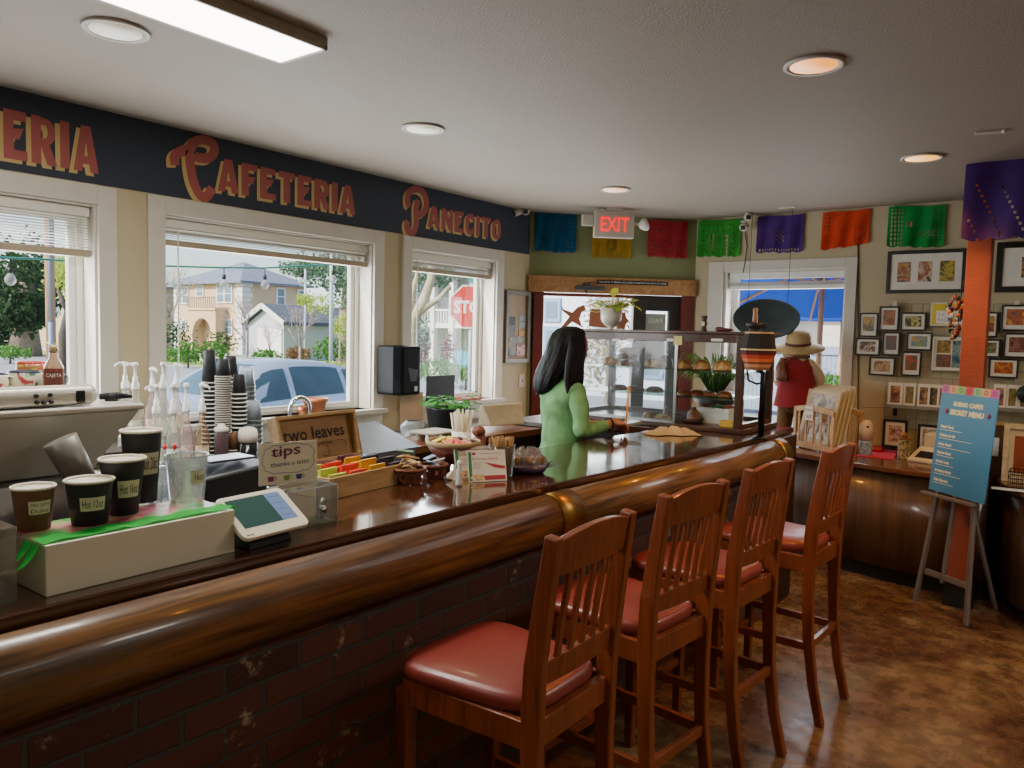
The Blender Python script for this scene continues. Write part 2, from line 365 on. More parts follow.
CS = [(98, 262), (96, 228), (118, 207), (152, 204), (158, 262), (170, 325), (196, 380), (222, 388), (246, 352)]
CS2 = [(150, 204), (178, 168), (212, 160), (248, 176), (254, 206), (232, 232), (196, 232), (176, 226)]
PS = [(242, 205), (232, 250), (232, 330), (215, 372), (190, 362), (183, 335), (190, 312)]
PS2 = [(198, 240), (188, 212), (196, 168), (232, 148), (268, 168), (285, 215), (276, 262), (244, 282)]
words = [('ERIA', 1.43, 1.845, 2.385, 2.605), ('AFETERIA', 2.495, 3.505, 2.408, 2.592), ('ANECITO', 4.205, 5.085, 2.415, 2.575)]
for col, xx, d, nm in ((M_lyel, XW + .0065, (-.022, -.016), 'shadow_lettering'), (M_lred, XW + .0085, (0, 0), 'lettering')):
 for k, wd in enumerate(words):
  m = MB(); word(m, wd[0], wd[1] + d[0], wd[2] + d[0], wd[3] + d[1], wd[4] + d[1], xx)
  if k == 1:
   for st, th in ((CS, .0015), (CS2, .0017)): stroke(m, st, .052, xx, d, org=(150, 100), s=4.0, th=th)
  if k == 2:
   for st, th in ((PS, .0015), (PS2, .0017)): stroke(m, st, .050, xx, d, org=(370, 160), s=5.12, th=th)
  build(nm, m, col, band)
M_slat = mat('ivory_blind_slats', '#d8d3c6', 0.45, var=0.03); M_vinyl = mat('white_vinyl', '#e4e4e0', 0.35, var=0.02)
def window_left(n, y0, y1, zbot, stacked, tilt, label):
 r = struct_empty('window_%d' % n, (XW, (y0 + y1) / 2, WZ0)); c = .092
 m = MB(); x0, x1 = XW, XW + .022
 m.bb(x0, x1, y0 - c, y0, WZ0 - .03, WZ1 + c); m.bb(x0, x1, y1, y1 + c, WZ0 - .03, WZ1 + c); m.bb(x0, x1, y0, y1, WZ1, WZ1 + c)
 build('casing', m, M_white, r, bevel=.003)
 m = MB(); m.bb(XW - WT, XW + .055, y0 - c - .02, y1 + c + .02, WZ0 - .032, WZ0); build('sill', m, M_white, r, bevel=.004)
 m = MB(); m.bb(XW, XW + .02, y0 - c, y1 + c, WZ0 - .15, WZ0 - .033); build('apron', m, M_white, r, bevel=.003)
 m = MB()   # jamb lining and sash frame
 xo = XW - WT
 m.bb(xo, XW, y0, y0 + .012, WZ0, WZ1); m.bb(xo, XW, y1 - .012, y1, WZ0, WZ1); m.bb(xo, XW, y0 + .012, y1 - .012, WZ1 - .012, WZ1)
 build('jamb', m, M_white, r)
 m = MB(); a, b, z0, z1 = y0 + .012, y1 - .012, WZ0, WZ1 - .012
 for xa, xb, t in ((xo - .02, xo + .05, .03), (xo + .0, xo + .035, .065)):
  m.bb(xa, xb, a, a + t, z0, z1); m.bb(xa, xb, b - t, b, z0, z1); m.bb(xa, xb, a + t, b - t, z0, z0 + t * .7); m.bb(xa, xb, a + t, b - t, z1 - t, z1)
 build('sash', m, M_vinyl, r)
 build('pane', MB().bb(xo + .014, xo + .018, a + .06, b - .06, z0 + .04, z1 - .06), M_glass, r)
 t = thing('window_blind', label, 'blind', (XW - .06, (y0 + y1) / 2, zbot), 0, 'ivory venetian blinds')
 a, b = y0 + .02, y1 - .02; xc = XW - .055
 build('head_rail', MB().bb(xc - .028, xc + .028, a, b, WZ1 - .062, WZ1 - .013), M_slat, t, bevel=.003)
 m = MB(); top = WZ1 - .075; low = zbot + .035; N = stacked
 for i in range(N):
  z = top - (top - low) * (i / (N - 1)) ** (1.0 if N > 10 else 1.7)
  m.box((xc, (a + b) / 2, z), (.05, b - a, .0022), roty(tilt))
 build('slats', m, M_slat, t)
 build('bottom_rail', MB().bb(xc - .027, xc + .027, a, b, zbot, zbot + .032), mat('tan_blind_rail', '#a3947c', .5), t, bevel=.003)
 m = MB()
 for f in (.12, .5, .88): y = lerp(a, b, f); m.cyl((xc + .03, y, zbot + .03), (xc + .03, y, WZ1 - .06), .0012, n=5)
 build('ladder_cord', m, M_slat, t)
 if n > 1: build('tilt_wand', MB().cyl((xc + .04, a + .07, WZ1 - .07), (xc + .04, a + .07, 1.36), .004, n=8), M_slat, t)
window_left(1, *WIN[0], 1.975, 12, .03, 'ivory venetian blind half lowered over the leftmost window')
window_left(2, *WIN[1], 2.075, 8, .05, 'raised ivory venetian blind at the top of the wide middle window')
window_left(3, *WIN[2], 2.085, 8, .05, 'raised ivory venetian blind at the top of the narrow window beside the towel dispenser')
x0, x1, z0, z1 = W4; r = struct_empty('window_4', ((x0 + x1) / 2, YF, z0)); c = .085
m = MB(); ya, yb = YF - .022, YF
m.bb(x0 - c * 1.6, x0, ya, yb, z0 - .05, z1 + c); m.bb(x1, x1 + c, ya, yb, z0 - .05, z1 + c); m.bb(x0, x1, ya, yb, z1, z1 + c); build('casing', m, M_white, r, bevel=.003)
build('sill', MB().bb(x0 - c, x1 + c, YF - .05, YF + WT, z0 - .03, z0), M_white, r, bevel=.004)
m = MB()
m.bb(x0, x0 + .03, YF, YF + WT, z0, z1); m.bb(x1 - .012, x1, YF, YF + WT, z0, z1); m.bb(x0 + .03, x1 - .012, YF, YF + WT, z1 - .012, z1); build('jamb', m, M_white, r)
m = MB(); yo = YF + WT
m.bb(x0 + .03, x0 + .09, yo - .04, yo, z0, z1); m.bb(x1 - .04, x1 - .012, yo - .04, yo, z0, z1); m.bb(x0 + .09, x1 - .04, yo - .04, yo, z1 - .06, z1); m.bb(x0 + .09, x1 - .04, yo - .04, yo, z0, z0 + .04); build('sash', m, M_vinyl, r)
build('pane', MB().bb(x0 + .09, x1 - .04, yo - .018, yo - .014, z0 + .04, z1 - .06), M_glass, r)
t = thing('window_blind', 'raised white venetian blind at the top of the window with the blue umbrella behind', 'blind', ((x0 + x1) / 2, YF + .05, 2.07), 0, 'ivory venetian blinds')
a, b = x0 + .04, x1 - .02; yc = YF + .055
build('head_rail', MB().bb(a, b, yc - .028, yc + .028, z1 - .065, z1 - .013), M_vinyl, t, bevel=.003)
m = MB()
for i in range(7): m.box(((a + b) / 2, yc, 2.108 + i * .0042), (b - a, .05, .0022))
build('slats', m, M_vinyl, t); build('bottom_rail', MB().bb(a, b, yc - .027, yc + .027, 2.072, 2.104), M_vinyl, t, bevel=.003)
m = MB()
for f in (.1, .5, .9): x = lerp(a, b, f); m.cyl((x, yc - .03, 2.09), (x, yc - .03, z1 - .05), .0012, n=5)
build('ladder_cord', m, M_slat, t)
M_hdr = wood('oak_header_wood', '#8a5f38', '#b98a58', 'x', .5, 0, .8)
r = struct_empty('door_1', D(DL / 2, 0, 0))
m = MB(); m.T = None; dbox(m, -.01, DL - .005, -.05, 0, 2.012, 2.155); build('header', m, M_hdr, r, bevel=.004)
m = MB(); dbox(m, .045, .135, -.02, .12, 0, 2.012); build('frame_post', m, M_maroon, r, bevel=.004)
m = MB(); dbox(m, 1.40, 1.512, -.02, .12, 0, 2.012); build('frame_post', m, M_maroon, r, bevel=.004)
m = MB(); dbox(m, .135, .96, .05, .10, 0, .16); dbox(m, .135, .96, .05, .10, 1.985, 2.012); build('door_rail', m, M_maroon, r)
m = MB(); dbox(m, .135, .96, .072, .078, .16, 1.985); build('pane', m, M_glass, r)
m = MB(); dbox(m, .96, 1.06, .03, .09, 0, 2.012); dbox(m, 1.30, 1.40, .03, .09, 0, 2.012); dbox(m, 1.06, 1.30, .03, .09, 1.875, 2.012); dbox(m, 1.06, 1.30, .03, .09, 0, .95); dbox(m, .955, 1.075, .0, .03, 0, 2.0); build('door_leaf', m, mat('dark_brown_door', '#211b1a', .4), r, bevel=.003)
m = MB(); dbox(m, 1.06, 1.30, .055, .06, .95, 1.875); build('pane', m, M_glass, r)
m = MB(); dbox(m, .40, .66, -.09, -.052, 2.035, 2.075)
t = one('door_closer', 'grey hydraulic door closer on the oak beam over the entrance', 'door closer', m.tube([D(.48, -.07, 2.075), D(.47, -.1, 2.09), D(.53, -.1, 2.095)], .012).tube([D(.5, -.07, 2.035), D(.5, -.09, 2.01)], .012), mat('grey_metal', '#55565a', .4, .7), bevel=.002)
t = thing('door_plaque', 'thin black plaque with white lettering on the oak beam over the entrance', 'sign', D(.92, -.055, 2.105))
m = MB(); dbox(m, .60, 1.25, -.056, -.051, 2.098, 2.132); build('plate', m, M_ink, t)
build('lettering', MB().text('THIS DOOR TO REMAIN UNLOCKED WHENEVER BUILDING IS OCCUPIED', .02, D(.615, -.0565, 2.108), DU, UZ, .0008, maxw=.62), M_paper, t)
m = MB(); dbox(m, 1.085, 1.275, .048, .052, 1.35, 1.85)
t = one('pass_notice', 'grey inspection notice taped in the dark entrance door pane', 'notice', m, mat('grey_green_paper', '#9aa398', .7))
m = MB(); m.text('PASS', .06, D(1.245, .0465, 1.765), -DU, UZ, .0008, maxw=.13); build('lettering', m, M_paper, t)
M_cut = mat('reddish_cutout_wood', '#a5694a', .6)
def hand_shape(s, z, k, fl): return [D(s + fl * a * k, .060, z + b * k) for a, b in [(0, 0)]]
def cutout(name, label, pts, s, z, k, grp=None):
 m = MB(); m.prism([(a * k, b * k) for a, b in pts], D(s, .058, z), DU, UZ, .008); return one(name, label, 'ornament', m, M_cut, grp)
dove = [(-1, .9), (-.75, .55), (-.1, .35), (.3, .75), (.75, .95), (.95, .6), (.62, .38), (.45, -.1), (.7, -.75), (.25, -.5), (-.1, -.35), (-.55, -.75), (-.95, -.8), (-.55, -.3), (-.3, .05), (-.85, .45)]
cutout('bird_cutout', 'reddish bird shaped ornament hanging in the entrance glass left of the potted vine', dove, .42, 1.80, .12)
cutout('plank_cutout', 'reddish rectangular wooden ornament in the entrance glass beside the potted vine', [(-1, -.8), (1.1, -.9), (1.1, .2), (.9, .75), (-.9, .8)], .66, 1.80, .10)
cutout('flower_cutout', 'reddish oval ornament low in the entrance glass beside the flower pot', [(math.cos(i * PI / 6) * (.7 if i % 2 else 1), 1.3 * math.sin(i * PI / 6) * (.8 if i % 2 else 1)) for i in range(12)], .86, 1.78, .07)
M_rim = mat('white_can_rim', '#b9b3ab', .4)
def can(x, y, col, es, label):
 t = thing('recessed_light', label, 'ceiling light', (x, y, CEIL - .012), 0, 'round recessed ceiling lights')
 build('trim_ring', MB().lathe([(.088, .012), (.11, .012), (.112, .004), (.107, 0), (.09, .002), (.088, .012)], (x, y, CEIL - .012), 32), M_rim, t)
 m = MB(); m.lathe([(.087, 0), (.087, .002)], (x, y, CEIL - .009), 32); build('diffuser', m, mat('can_glow_' + col.strip('#'), '#ffffff', .5, emit=col, es=es * .36, var=0), t)
 l = bpy.data.lights.new('can_lamp', 'SPOT'); l.energy = 42 * (es / 3.0); l.color = lin(col)[:3]; l.spot_size = 2.1; l.spot_blend = .8; l.shadow_soft_size = .06
 o = bpy.data.objects.new('can_lamp', l); COL.objects.link(o); o.location = (x, y, CEIL - .05)
can(-2.852, 1.391, '#c9c08a', 0.9, 'dim round recessed ceiling light nearest the fluorescent panel')
can(-2.842, 2.962, '#d6d58a', 1.3, 'round recessed ceiling light above the wide middle window')
can(-2.812, 4.926, '#ffa21a', 2.2, 'round amber recessed ceiling light in front of the EXIT sign')
can(-.911, 3.086, '#ff9a22', 2.9, 'largest round warm recessed ceiling light above the bar stools')
can(-.835, 4.943, '#ffb030', 3.4, 'round warm recessed ceiling light nearest the orange pillar')
t = thing('fluorescent_fixture', 'long rectangular fluorescent ceiling fixture glowing white', 'ceiling light', (-2.515, 1.37, 2.63))
m = MB(); fx0, fx1, fy1 = Zp(281, 65, 2.657).x, Zp(334, 53, 2.657).x, Zp(281, 65, 2.657).y; fy0 = fy1 - 1.22
m.bb(fx0, fx1, fy0, fy1, 2.675, CEIL); m.bb(fx0, fx0 + .014, fy0, fy1, 2.657, 2.675); m.bb(fx1 - .014, fx1, fy0, fy1, 2.657, 2.675); m.bb(fx0, fx1, fy0, fy0 + .014, 2.657, 2.675); m.bb(fx0, fx1, fy1 - .014, fy1, 2.657, 2.675)
build('housing', m, mat('grey_white_metal', '#a9a49a', .45), t, bevel=.002)
build('diffuser', MB().bb(fx0 + .015, fx1 - .015, fy0 + .015, fy1 - .015, 2.660, 2.672), mat('tube_glow', '#ffffff', .5, emit='#fff8ea', es=7.0, var=0), t)
l = bpy.data.lights.new('panel_lamp', 'AREA'); l.shape = 'RECTANGLE'; l.size = .28; l.size_y = 1.2; l.energy = 26; l.color = (1, .95, .86)
o = bpy.data.objects.new('panel_lamp', l); COL.objects.link(o); o.location = ((fx0 + fx1) / 2, (fy0 + fy1) / 2, 2.65)
for (x, y, rz, lb) in ((-2.0, 6.25, .0, 'thin white ceiling clip near the purple and orange paper banners'), (-.465, 4.51, .25, 'thin white ceiling clip near the big purple paper banner')):
 m = MB(); m.box((x, y, CEIL - .006), (.13, .022, .012), rotz(rz)); m.ball((x + .06, y, CEIL - .008), .012, 8); one('ceiling_clip', lb, 'clip', m, M_white, bevel=.002)
t = thing('exit_sign', 'lit white EXIT sign with red letters and two emergency lamps on the ceiling', 'exit sign', D(.745, -.42, 2.38))
def E_(s, o, z): return D(s, o, z)
es0, es1, eo, ez0, ez1 = .56, .92, -.42, 2.455, 2.69
e0 = Sp(594, 237, -.42); e1 = Sp(635, 211, -.42); es0 = (e0 - DA).dot(DU); es1 = (e1 - DA).dot(DU); ez0 = e0.z
m = MB(); dbox(m, es0, es1, eo, eo + .05, ez0, CEIL - .022); build('housing', m, M_white, t, bevel=.008)
build('canopy', (lambda m: dbox(m, (es0 + es1) / 2 - .06, (es0 + es1) / 2 + .06, eo - .01, eo + .07, CEIL - .02, CEIL - .001))(MB()), M_white, t)
m = MB(); m.text('EXIT', .165, D((es0 + es1) / 2, eo - .001, ez0 + .055), DU, UZ, .002, 'CENTER', maxw=(es1 - es0) * .72, bold=.003); build('lettering', m, mat('red_led', '#ff2020', .5, emit='#ff0a18', es=.85, var=0), t)
m = MB(); dbox(m, es0 - .10, es0 - .005, eo + .005, eo + .05, CEIL - .15, CEIL - .06); build('lamp_box', m, M_white, t, bevel=.006)
m = MB(); m.cyl(D(es1, eo + .02, CEIL - .12), D(es1 + .06, eo + .02, CEIL - .12), .012); R = Matrix((DU, -DN, UZ)).transposed(); m.lathe([(.02, -.045), (.05, -.01), (.056, .012), (.05, .02), (.0001, .022)], D(es1 + .085, eo + .0, CEIL - .125), 18, R=rotz(math.atan2(DU.y, DU.x)) @ roty(1.2)); build('lamp_head', m, M_white, t)
def camera_obj(P, look, label, hang=.07):
 t = thing('security_camera', label, 'security camera', P); look = V(look).normalized()
 m = MB(); m.cyl(P + V((0, 0, hang)), P + V((0, 0, hang - .012)), .028); m.cyl(P + V((0, 0, hang)), P, .012); build('mount', m, M_white, t)
 m = MB(); m.tube([P - look * .05, P - look * .045, P + look * .03, P + look * .036], [.02, .032, .032, .028], 14); build('body', m, M_white, t)
 m = MB(); m.box(P + look * .038, (.036, .036, .006), look.to_track_quat('Z', 'Y').to_matrix()); build('lens', m, M_ink, t, bevel=.004)
cp = V((-3.72, 5.28, 2.60)); camera_obj(Yp(517, 212, 5.30), (-.3, -.9, -.4), 'left of the two white security cameras in the corner by the dark blue sign band', CEIL - Yp(517, 212, 5.30).z - .001)
camera_obj(Yp(526, 211, 5.36), (.5, -.8, -.3), 'right of the two white security cameras in the corner by the dark blue sign band', CEIL - Yp(526, 211, 5.36).z - .001)
P = Yp(748, 217, 6.40); camera_obj(P, (.4, -.9, -.2), 'upper of two white security cameras between green and purple paper banners', CEIL - P.z - .001)
P = Yp(744, 227, 6.44); camera_obj(P, (.1, -.95, -.25), 'lower of two white security cameras between green and purple paper banners', .05)
pts = [Yp(745, 232, 6.565), Yp(747, 245, 6.57), Yp(745, 262, 6.555), Yp(743, 273, 6.555)]
one('camera_cable', 'thin dark cable hanging down from the cameras beside the purple banner', 'cable', MB().tube(pts, .004, 6), M_ink)
pts = [V((Yp(858, y, 6.57).x, 6.572, Yp(858, y, 6.57).z)) for y in (238, 300, 380, 445)]
one('wall_cable', 'thin dark cable running down the wall beside the right window casing', 'cable', MB().tube(pts, .005, 6), mat('brown_cable', '#5a4a38', .5))
def papel(label, col, a, b, h, pat, wave=.012, skew=0.0, nrm=None, nu=34, nv=28, trans=.35):
 a, b = V(a), V(b); nrm = V(nrm)
 def fn(u, v):
  p = a.lerp(b, u); sc = (.05 * abs(math.sin(u * PI * 5))) if v > .93 else .0
  return p + V((0, 0, -h * v * (1 + skew * (u - .5)) - h * sc * 0.9 + (.004 * math.sin(7 * u)))) + nrm * (wave * math.sin(u * 17 + 2 * v) * (0.3 + v) + .003)
 key = 'tissue_' + col.strip('#'); M = sheet(key, col, trans)
 def keep(i, j):
  u, v = (i + .5) / nu, (j + .5) / nv
  if i in (0, 1, nu - 1, nu - 2) or j < 2: return True
  return not pat(i, j, u, v)
 return one('paper_banner', label, 'paper banner', MB().grid(fn, nu, nv, keep), M, 'cut tissue paper banners', keep_origin=False)
lat = lambda i, j: (i + j) % 3 == 0 and (i - j) % 3 == 0
p_corner = lambda i, j, u, v: (lat(i, j) and u > .38 and v < .45) or (v > .62 and lat(i, j) and (u < .35 or u > .7))
p_flow = lambda i, j, u, v: (abs(math.hypot(u - .5, (v - .62)) - .13) < .03 and (i + j) % 2 == 0) or (v > .85 and i % 3 == 0 and j % 2 == 0)
p_low = lambda i, j, u, v: (v > .6 and lat(i, j)) or (v < .4 and abs(u - .3) + abs(v - .3) < .08 and i % 2 == 0)
p_edge = lambda i, j, u, v: (i % 4 == 0 and j % 4 == 0) or (abs(u - .35) < .06 and .35 < v < .85 and (i + j) % 2 == 0) or (abs(u - .68) < .05 and v > .4 and (i * j) % 3 == 0)
p_cent = lambda i, j, u, v: (abs(u - .52) < .08 and .42 < v < .75 and (i + 2 * j) % 3 == 0) or (v > .9 and i % 2 == 0 and j % 2 == 0) or (abs(u - .3) < .04 and .4 < v < .6 and j % 2 == 0)
p_half = lambda i, j, u, v: (lat(i, j) and u + v < .72) or (lat(i, j) and u > .68 and v > .35)
p_face = lambda i, j, u, v: (u < .26 and i % 2 == 0 and j % 3 != 0) or (u > .78 and i % 3 == 0 and j % 2 == 0) or (.5 < u < .85 and .62 < v < .8 and (i + j) % 3 == 0) or (abs(u - .38) < .05 and .4 < v < .55)
nD = -DN
def ban(label, col, tl, tr, bl, pat, onwall, **kw):
 if onwall == 'd': A, B, C = Sp(*tl, -.02), Sp(*tr, -.02), Sp(*bl, -.02); n = nD
 else: A, B, C = Yp(*tl, 6.555), Yp(*tr, 6.555), Yp(*bl, 6.555); n = V((0, -1, 0))
 A.z = min(A.z, CEIL - .006); B.z = min(B.z, CEIL - .006)
 return papel(label, col, A, B, A.z - C.z, pat, nrm=n, **kw)
ban('blue cut paper banner on the green wall left of the EXIT sign', '#1c5d86', (535, 212), (577, 215), (534.5, 250), p_corner, 'd')
ban('yellow cut paper banner partly behind the EXIT sign', '#b8902a', (592, 225), (632, 226), (592, 257), p_flow, 'd')
ban('red cut paper banner on the green wall right of the EXIT sign', '#b8343f', (648, 220), (688, 222), (649, 256), p_low, 'd')
ban('bright green cut paper banner above the left top corner of the back window', '#3aa238', (698.5, 221), (741, 219), (698.5, 256), p_edge, 'b')
ban('purple cut paper banner hanging over the back window', '#553083', (758, 217), (804, 214), (760, 252), p_cent, 'b')
ban('orange cut paper banner at the right top corner of the back window', '#e0492a', (823, 213), (870, 209), (826, 247), p_half, 'b', skew=-.15)
ban('deep green cut paper banner above the framed triptych', '#1f9a45', (889, 207), (946, 205), (888, 246), p_face, 'b')
A = Yp(966, 166, 5.26); B = V((.02, 5.26, A.z)); A.z = B.z = CEIL - .004
papel('largest purple cut paper banner hanging in front of the orange pillar top', '#3c1d60', A, B, CEIL - Yp(965, 240, 5.26).z - .012, lambda i, j, u, v: (i * 7 + j * 5) % 17 == 0 and v > .3, wave=.026, nrm=(0, -1, 0), nu=48, trans=.1)
# ================================================================ BAR
ZC = 1.08
EP = [(-1.700, -1.6), (-1.609, 2.36), (-1.485, 4.62)]          # front edge of the bar top (x, y)
def edge(y):
 (xa, ya), (xb, yb) = (EP[0], EP[1]) if y <= EP[1][1] else (EP[1], EP[2]); return xa + (xb - xa) * (y - ya) / (yb - ya)
def brick():
 m = bpy.data.materials.new('old_brick'); m.use_nodes = True; T = NT(m); p = T.n['Principled BSDF']; p.inputs['Roughness'].default_value = 0.85
 tc = T.add('ShaderNodeTexCoord'); sx = T.add('ShaderNodeSeparateXYZ'); T.link(tc.outputs['Object'], sx.inputs[0]); cx = T.add('ShaderNodeCombineXYZ'); T.link(sx.outputs['Y'], cx.inputs['X']); T.link(sx.outputs['Z'], cx.inputs['Y'])
 nw = T.add('ShaderNodeTexNoise', i_Scale=9.0, i_Detail=2.0); T.link(cx.outputs[0], nw.inputs['Vector'])
 va = T.add('ShaderNodeVectorMath', operation='MULTIPLY_ADD'); va.inputs[1].default_value = (.012, .012, 0); T.link(nw.outputs['Color'], va.inputs[0]); T.link(cx.outputs[0], va.inputs[2])
 b = T.add('ShaderNodeTexBrick'); T.link(va.outputs[0], b.inputs['Vector'])
 for k, v in (('Scale', 1.0), ('Mortar Size', .007), ('Brick Width', .215), ('Row Height', .077), ('Bias', 0.0), ('Mortar Smooth', .25)): b.inputs[k].default_value = v
 b.inputs['Color1'].default_value = lin('#3a1c15'); b.inputs['Color2'].default_value = lin('#572d20'); b.inputs['Mortar'].default_value = lin('#3d3832')
 n = T.add('ShaderNodeTexNoise', i_Scale=7.0, i_Detail=8.0, i_Roughness=.75); T.link(tc.outputs['Object'], n.inputs['Vector'])
 r = T.ramp([(0.60, (0, 0, 0)), (0.68, (1, 1, 1))]); T.link(n.outputs['Fac'], r.inputs['Fac'])
 mx = T.add('ShaderNodeMix', data_type='RGBA'); T.link(r.outputs['Color'], mx.inputs['Factor']); T.link(b.outputs['Color'], mx.inputs[6]); mx.inputs[7].default_value = lin('#97856a'); T.link(mx.outputs[2], p.inputs['Base Color'])
 ad = T.add('ShaderNodeMath', operation='SUBTRACT'); T.link(n.outputs['Fac'], ad.inputs[0]); T.link(b.outputs['Fac'], ad.inputs[1])
 bp = T.add('ShaderNodeBump', i_Strength=.9, i_Distance=.008); T.link(ad.outputs[0], bp.inputs['Height']); T.link(bp.outputs['Normal'], p.inputs['Normal'])
 return m
bar = thing('bar_counter', 'long dark wooden bar counter with rounded oak rail, brass bands and brick front', 'bar counter', (-1.9, 2.0, 0))
def sweep(mb, prof, ys, close=True, smooth=True):
 """cross-section prof [(d, z)] (d outward from bar edge) swept along y positions"""
 k = len(prof); vs = []; fs = []
 for y in ys: vs += [V((edge(y) + d, y, z)) for d, z in prof]
 for i in range(len(ys) - 1):
  for j in range(k if close else k - 1): fs.append((i * k + j, i * k + (j + 1) % k, (i + 1) * k + (j + 1) % k, (i + 1) * k + j))
 fs += [tuple(range(k)), tuple(range((len(ys) - 1) * k + k - 1, (len(ys) - 1) * k - 1, -1))]
 return mb.add(vs, fs, smooth)
YE = 4.66
m = MB(); sweep(m, [(-.60, 1.045), (.0, 1.045), (.0, ZC - .004), (-.006, ZC), (-.60, ZC)], [-1.6, 2.36, 4.42, YE], smooth=False)
m.bb(-2.87, edge(4.5) - .02, 4.30, 5.06, 1.045, ZC - .0005); build('countertop', m, M_dwood, bar)
rail = [(.002, .875), (.002, 1.047), (.03, 1.056), (.06, 1.05), (.085, 1.034), (.105, 1.008), (.115, .975), (.113, .94), (.10, .908), (.075, .888), (.045, .877)]
rb = [(.0015, .872), (.0015, 1.049), (.03, 1.060), (.062, 1.054), (.088, 1.038), (.109, 1.010), (.119, .976), (.117, .938), (.103, .905), (.077, .884), (.045, .872)]
for a, b in ((-1.6, 2.335), (2.45, 4.49)):
 m = MB(); sweep(m, rail, [a, b]); o = build('arm_rail', m, M_railw, bar); o.data.polygons.foreach_set('use_smooth', [abs(p.normal.y) < .8 for p in o.data.polygons])
for a, b in ((2.325, 2.46), (4.48, 4.60)):
 m = MB(); sweep(m, rb, [a, (a + b) / 2, b]); o = build('brass_band', m, M_brass, bar); o.data.polygons.foreach_set('use_smooth', [abs(p.normal.y) < .8 for p in o.data.polygons])
m = MB(); sweep(m, [(-.30, .0), (.03, .0), (.03, .874), (-.30, .874)], [-1.6, 2.36, 4.50], smooth=False); build('brick_front', m, brick(), bar)
m = MB(); sweep(m, [(-.33, .02), (-.301, .02), (-.301, 1.044), (-.33, 1.044)], [-1.6, 2.36, 4.45], smooth=False)
m.bb(-2.82, edge(4.5) - .12, 4.46, 5.0, .0, 1.044); m.bb(edge(4.5)-.12, edge(4.5)+.02, 4.505, 5.0, .0, 1.044); build('cabinet_back', m, wood('dark_cabinet_wood', '#20120a', '#33200f', 'z', .4), bar)
M_seat = mat('red_vinyl', '#7d322a', 0.38, var=0.05, scale=9, bump=0.04, bscale=160, coat=0.1)
def rail_box(mb, p0, p1, w, d): return mb.bar(p0, p1, w, d)
st = thing('bar_stool', 'nearest cherry wood bar stool with slatted back and red vinyl seat', 'bar stool', (0, 0, 0), 0, 'red seated bar stools along the bar')
HW = .178
def post_pts(sy): return [(.262, sy * (HW - .005), 0), (.222, sy * (HW - .008), .17), (.196, sy * (HW - .008), .36), (.186, sy * (HW - .006), .56), (.186, sy * (HW - .004), .74), (.192, sy * HW, .86), (.210, sy * HW, 1.0), (.236, sy * HW, 1.185)]
def loft_bar(mb, pts, w, d):
 """rectangular section swept along pts lying in an x-z plane: w along y, d in-plane"""
 pts = [V(p) for p in pts]; vs = []; fs = []; k = len(pts)
 for i, p in enumerate(pts):
  t = (pts[min(i + 1, k - 1)] - pts[max(i - 1, 0)]).normalized(); n = V((t.z, 0, -t.x)); dd = d[i] if isinstance(d, list) else d
  vs += [p + n * dd / 2 * a + UY * w / 2 * b for a, b in ((-1, -1), (1, -1), (1, 1), (-1, 1))]
 for i in range(k - 1):
  for j in range(4): fs.append((i * 4 + j, i * 4 + (j + 1) % 4, i * 4 + 4 + (j + 1) % 4, i * 4 + 4 + j))
 fs += [(3, 2, 1, 0), tuple(range(4 * k - 4, 4 * k))]; return mb.add(vs, fs)
for sy in (-1, 1):
 m = MB(); loft_bar(m, post_pts(sy), .032, [.036, .038, .042, .048, .054, .052, .046, .036]); build('back_post', m, M_stoolw, st, bevel=.005)
 m = MB(); x, y = -.215, sy * .190
 m.hexa([V((x - .016, y - .016, 0)), V((x + .016, y - .016, 0)), V((x + .016, y + .016, 0)), V((x - .016, y + .016, 0))], [V((x - .021, y - .021, .7)), V((x + .021, y - .021, .7)), V((x + .021, y + .021, .7)), V((x - .021, y + .021, .7))]); build('front_leg', m, M_stoolw, st, bevel=.004)
m = MB(); m.bb(-.235, -.212, -.168, .168, .655, .725); m.bb(.168, .196, -HW + .018, HW - .018, .655, .725)
for sy in (-1, 1): m.bar((-.22, sy * .193, .69), (.18, sy * .176, .69), .02, .07)
build('apron', m, M_stoolw, st, bevel=.003)
for p0, p1, w, d in (((-.215, -.178, .24), (-.215, .178, .24), .022, .034), ((.20, -.165, .335), (.20, .165, .335), .022, .034), ((-.215, -.190, .33), (.195, -.172, .33), .02, .034), ((-.215, .190, .33), (.195, .172, .33), .02, .034)):
 m = MB(); m.bar(p0, p1, w, d); build('stretcher', m, M_stoolw, st, bevel=.003)
def sup(a, e): c, s_ = math.cos(a), math.sin(a); return (abs(c) ** e * (1 if c > 0 else -1), abs(s_) ** e * (1 if s_ > 0 else -1))
m = MB(); N = 48; prof = [(.95, .727), (.988, .731), (1.0, .744), (.992, .757), (.965, .766), (.88, .773), (.6, .778), (.3, .780), (.0001, .780)]
vs = []
for sc, z in prof:
 for j in range(N):
  ux, uy = sup(2 * PI * j / N, .42); x = -.04 + ux * .222; wy = lerp(.226, .170, (x + .262) / .444)
  vs.append(V((-.04 + (x + .04) * sc, uy * wy * sc, z)))
fs = [(i * N + j, i * N + (j + 1) % N, i * N + N + (j + 1) % N, i * N + N + j) for i in range(len(prof) - 1) for j in range(N)] + [tuple(range(N - 1, -1, -1))]
m.add(vs, fs, True); build('seat', m, M_seat, st)
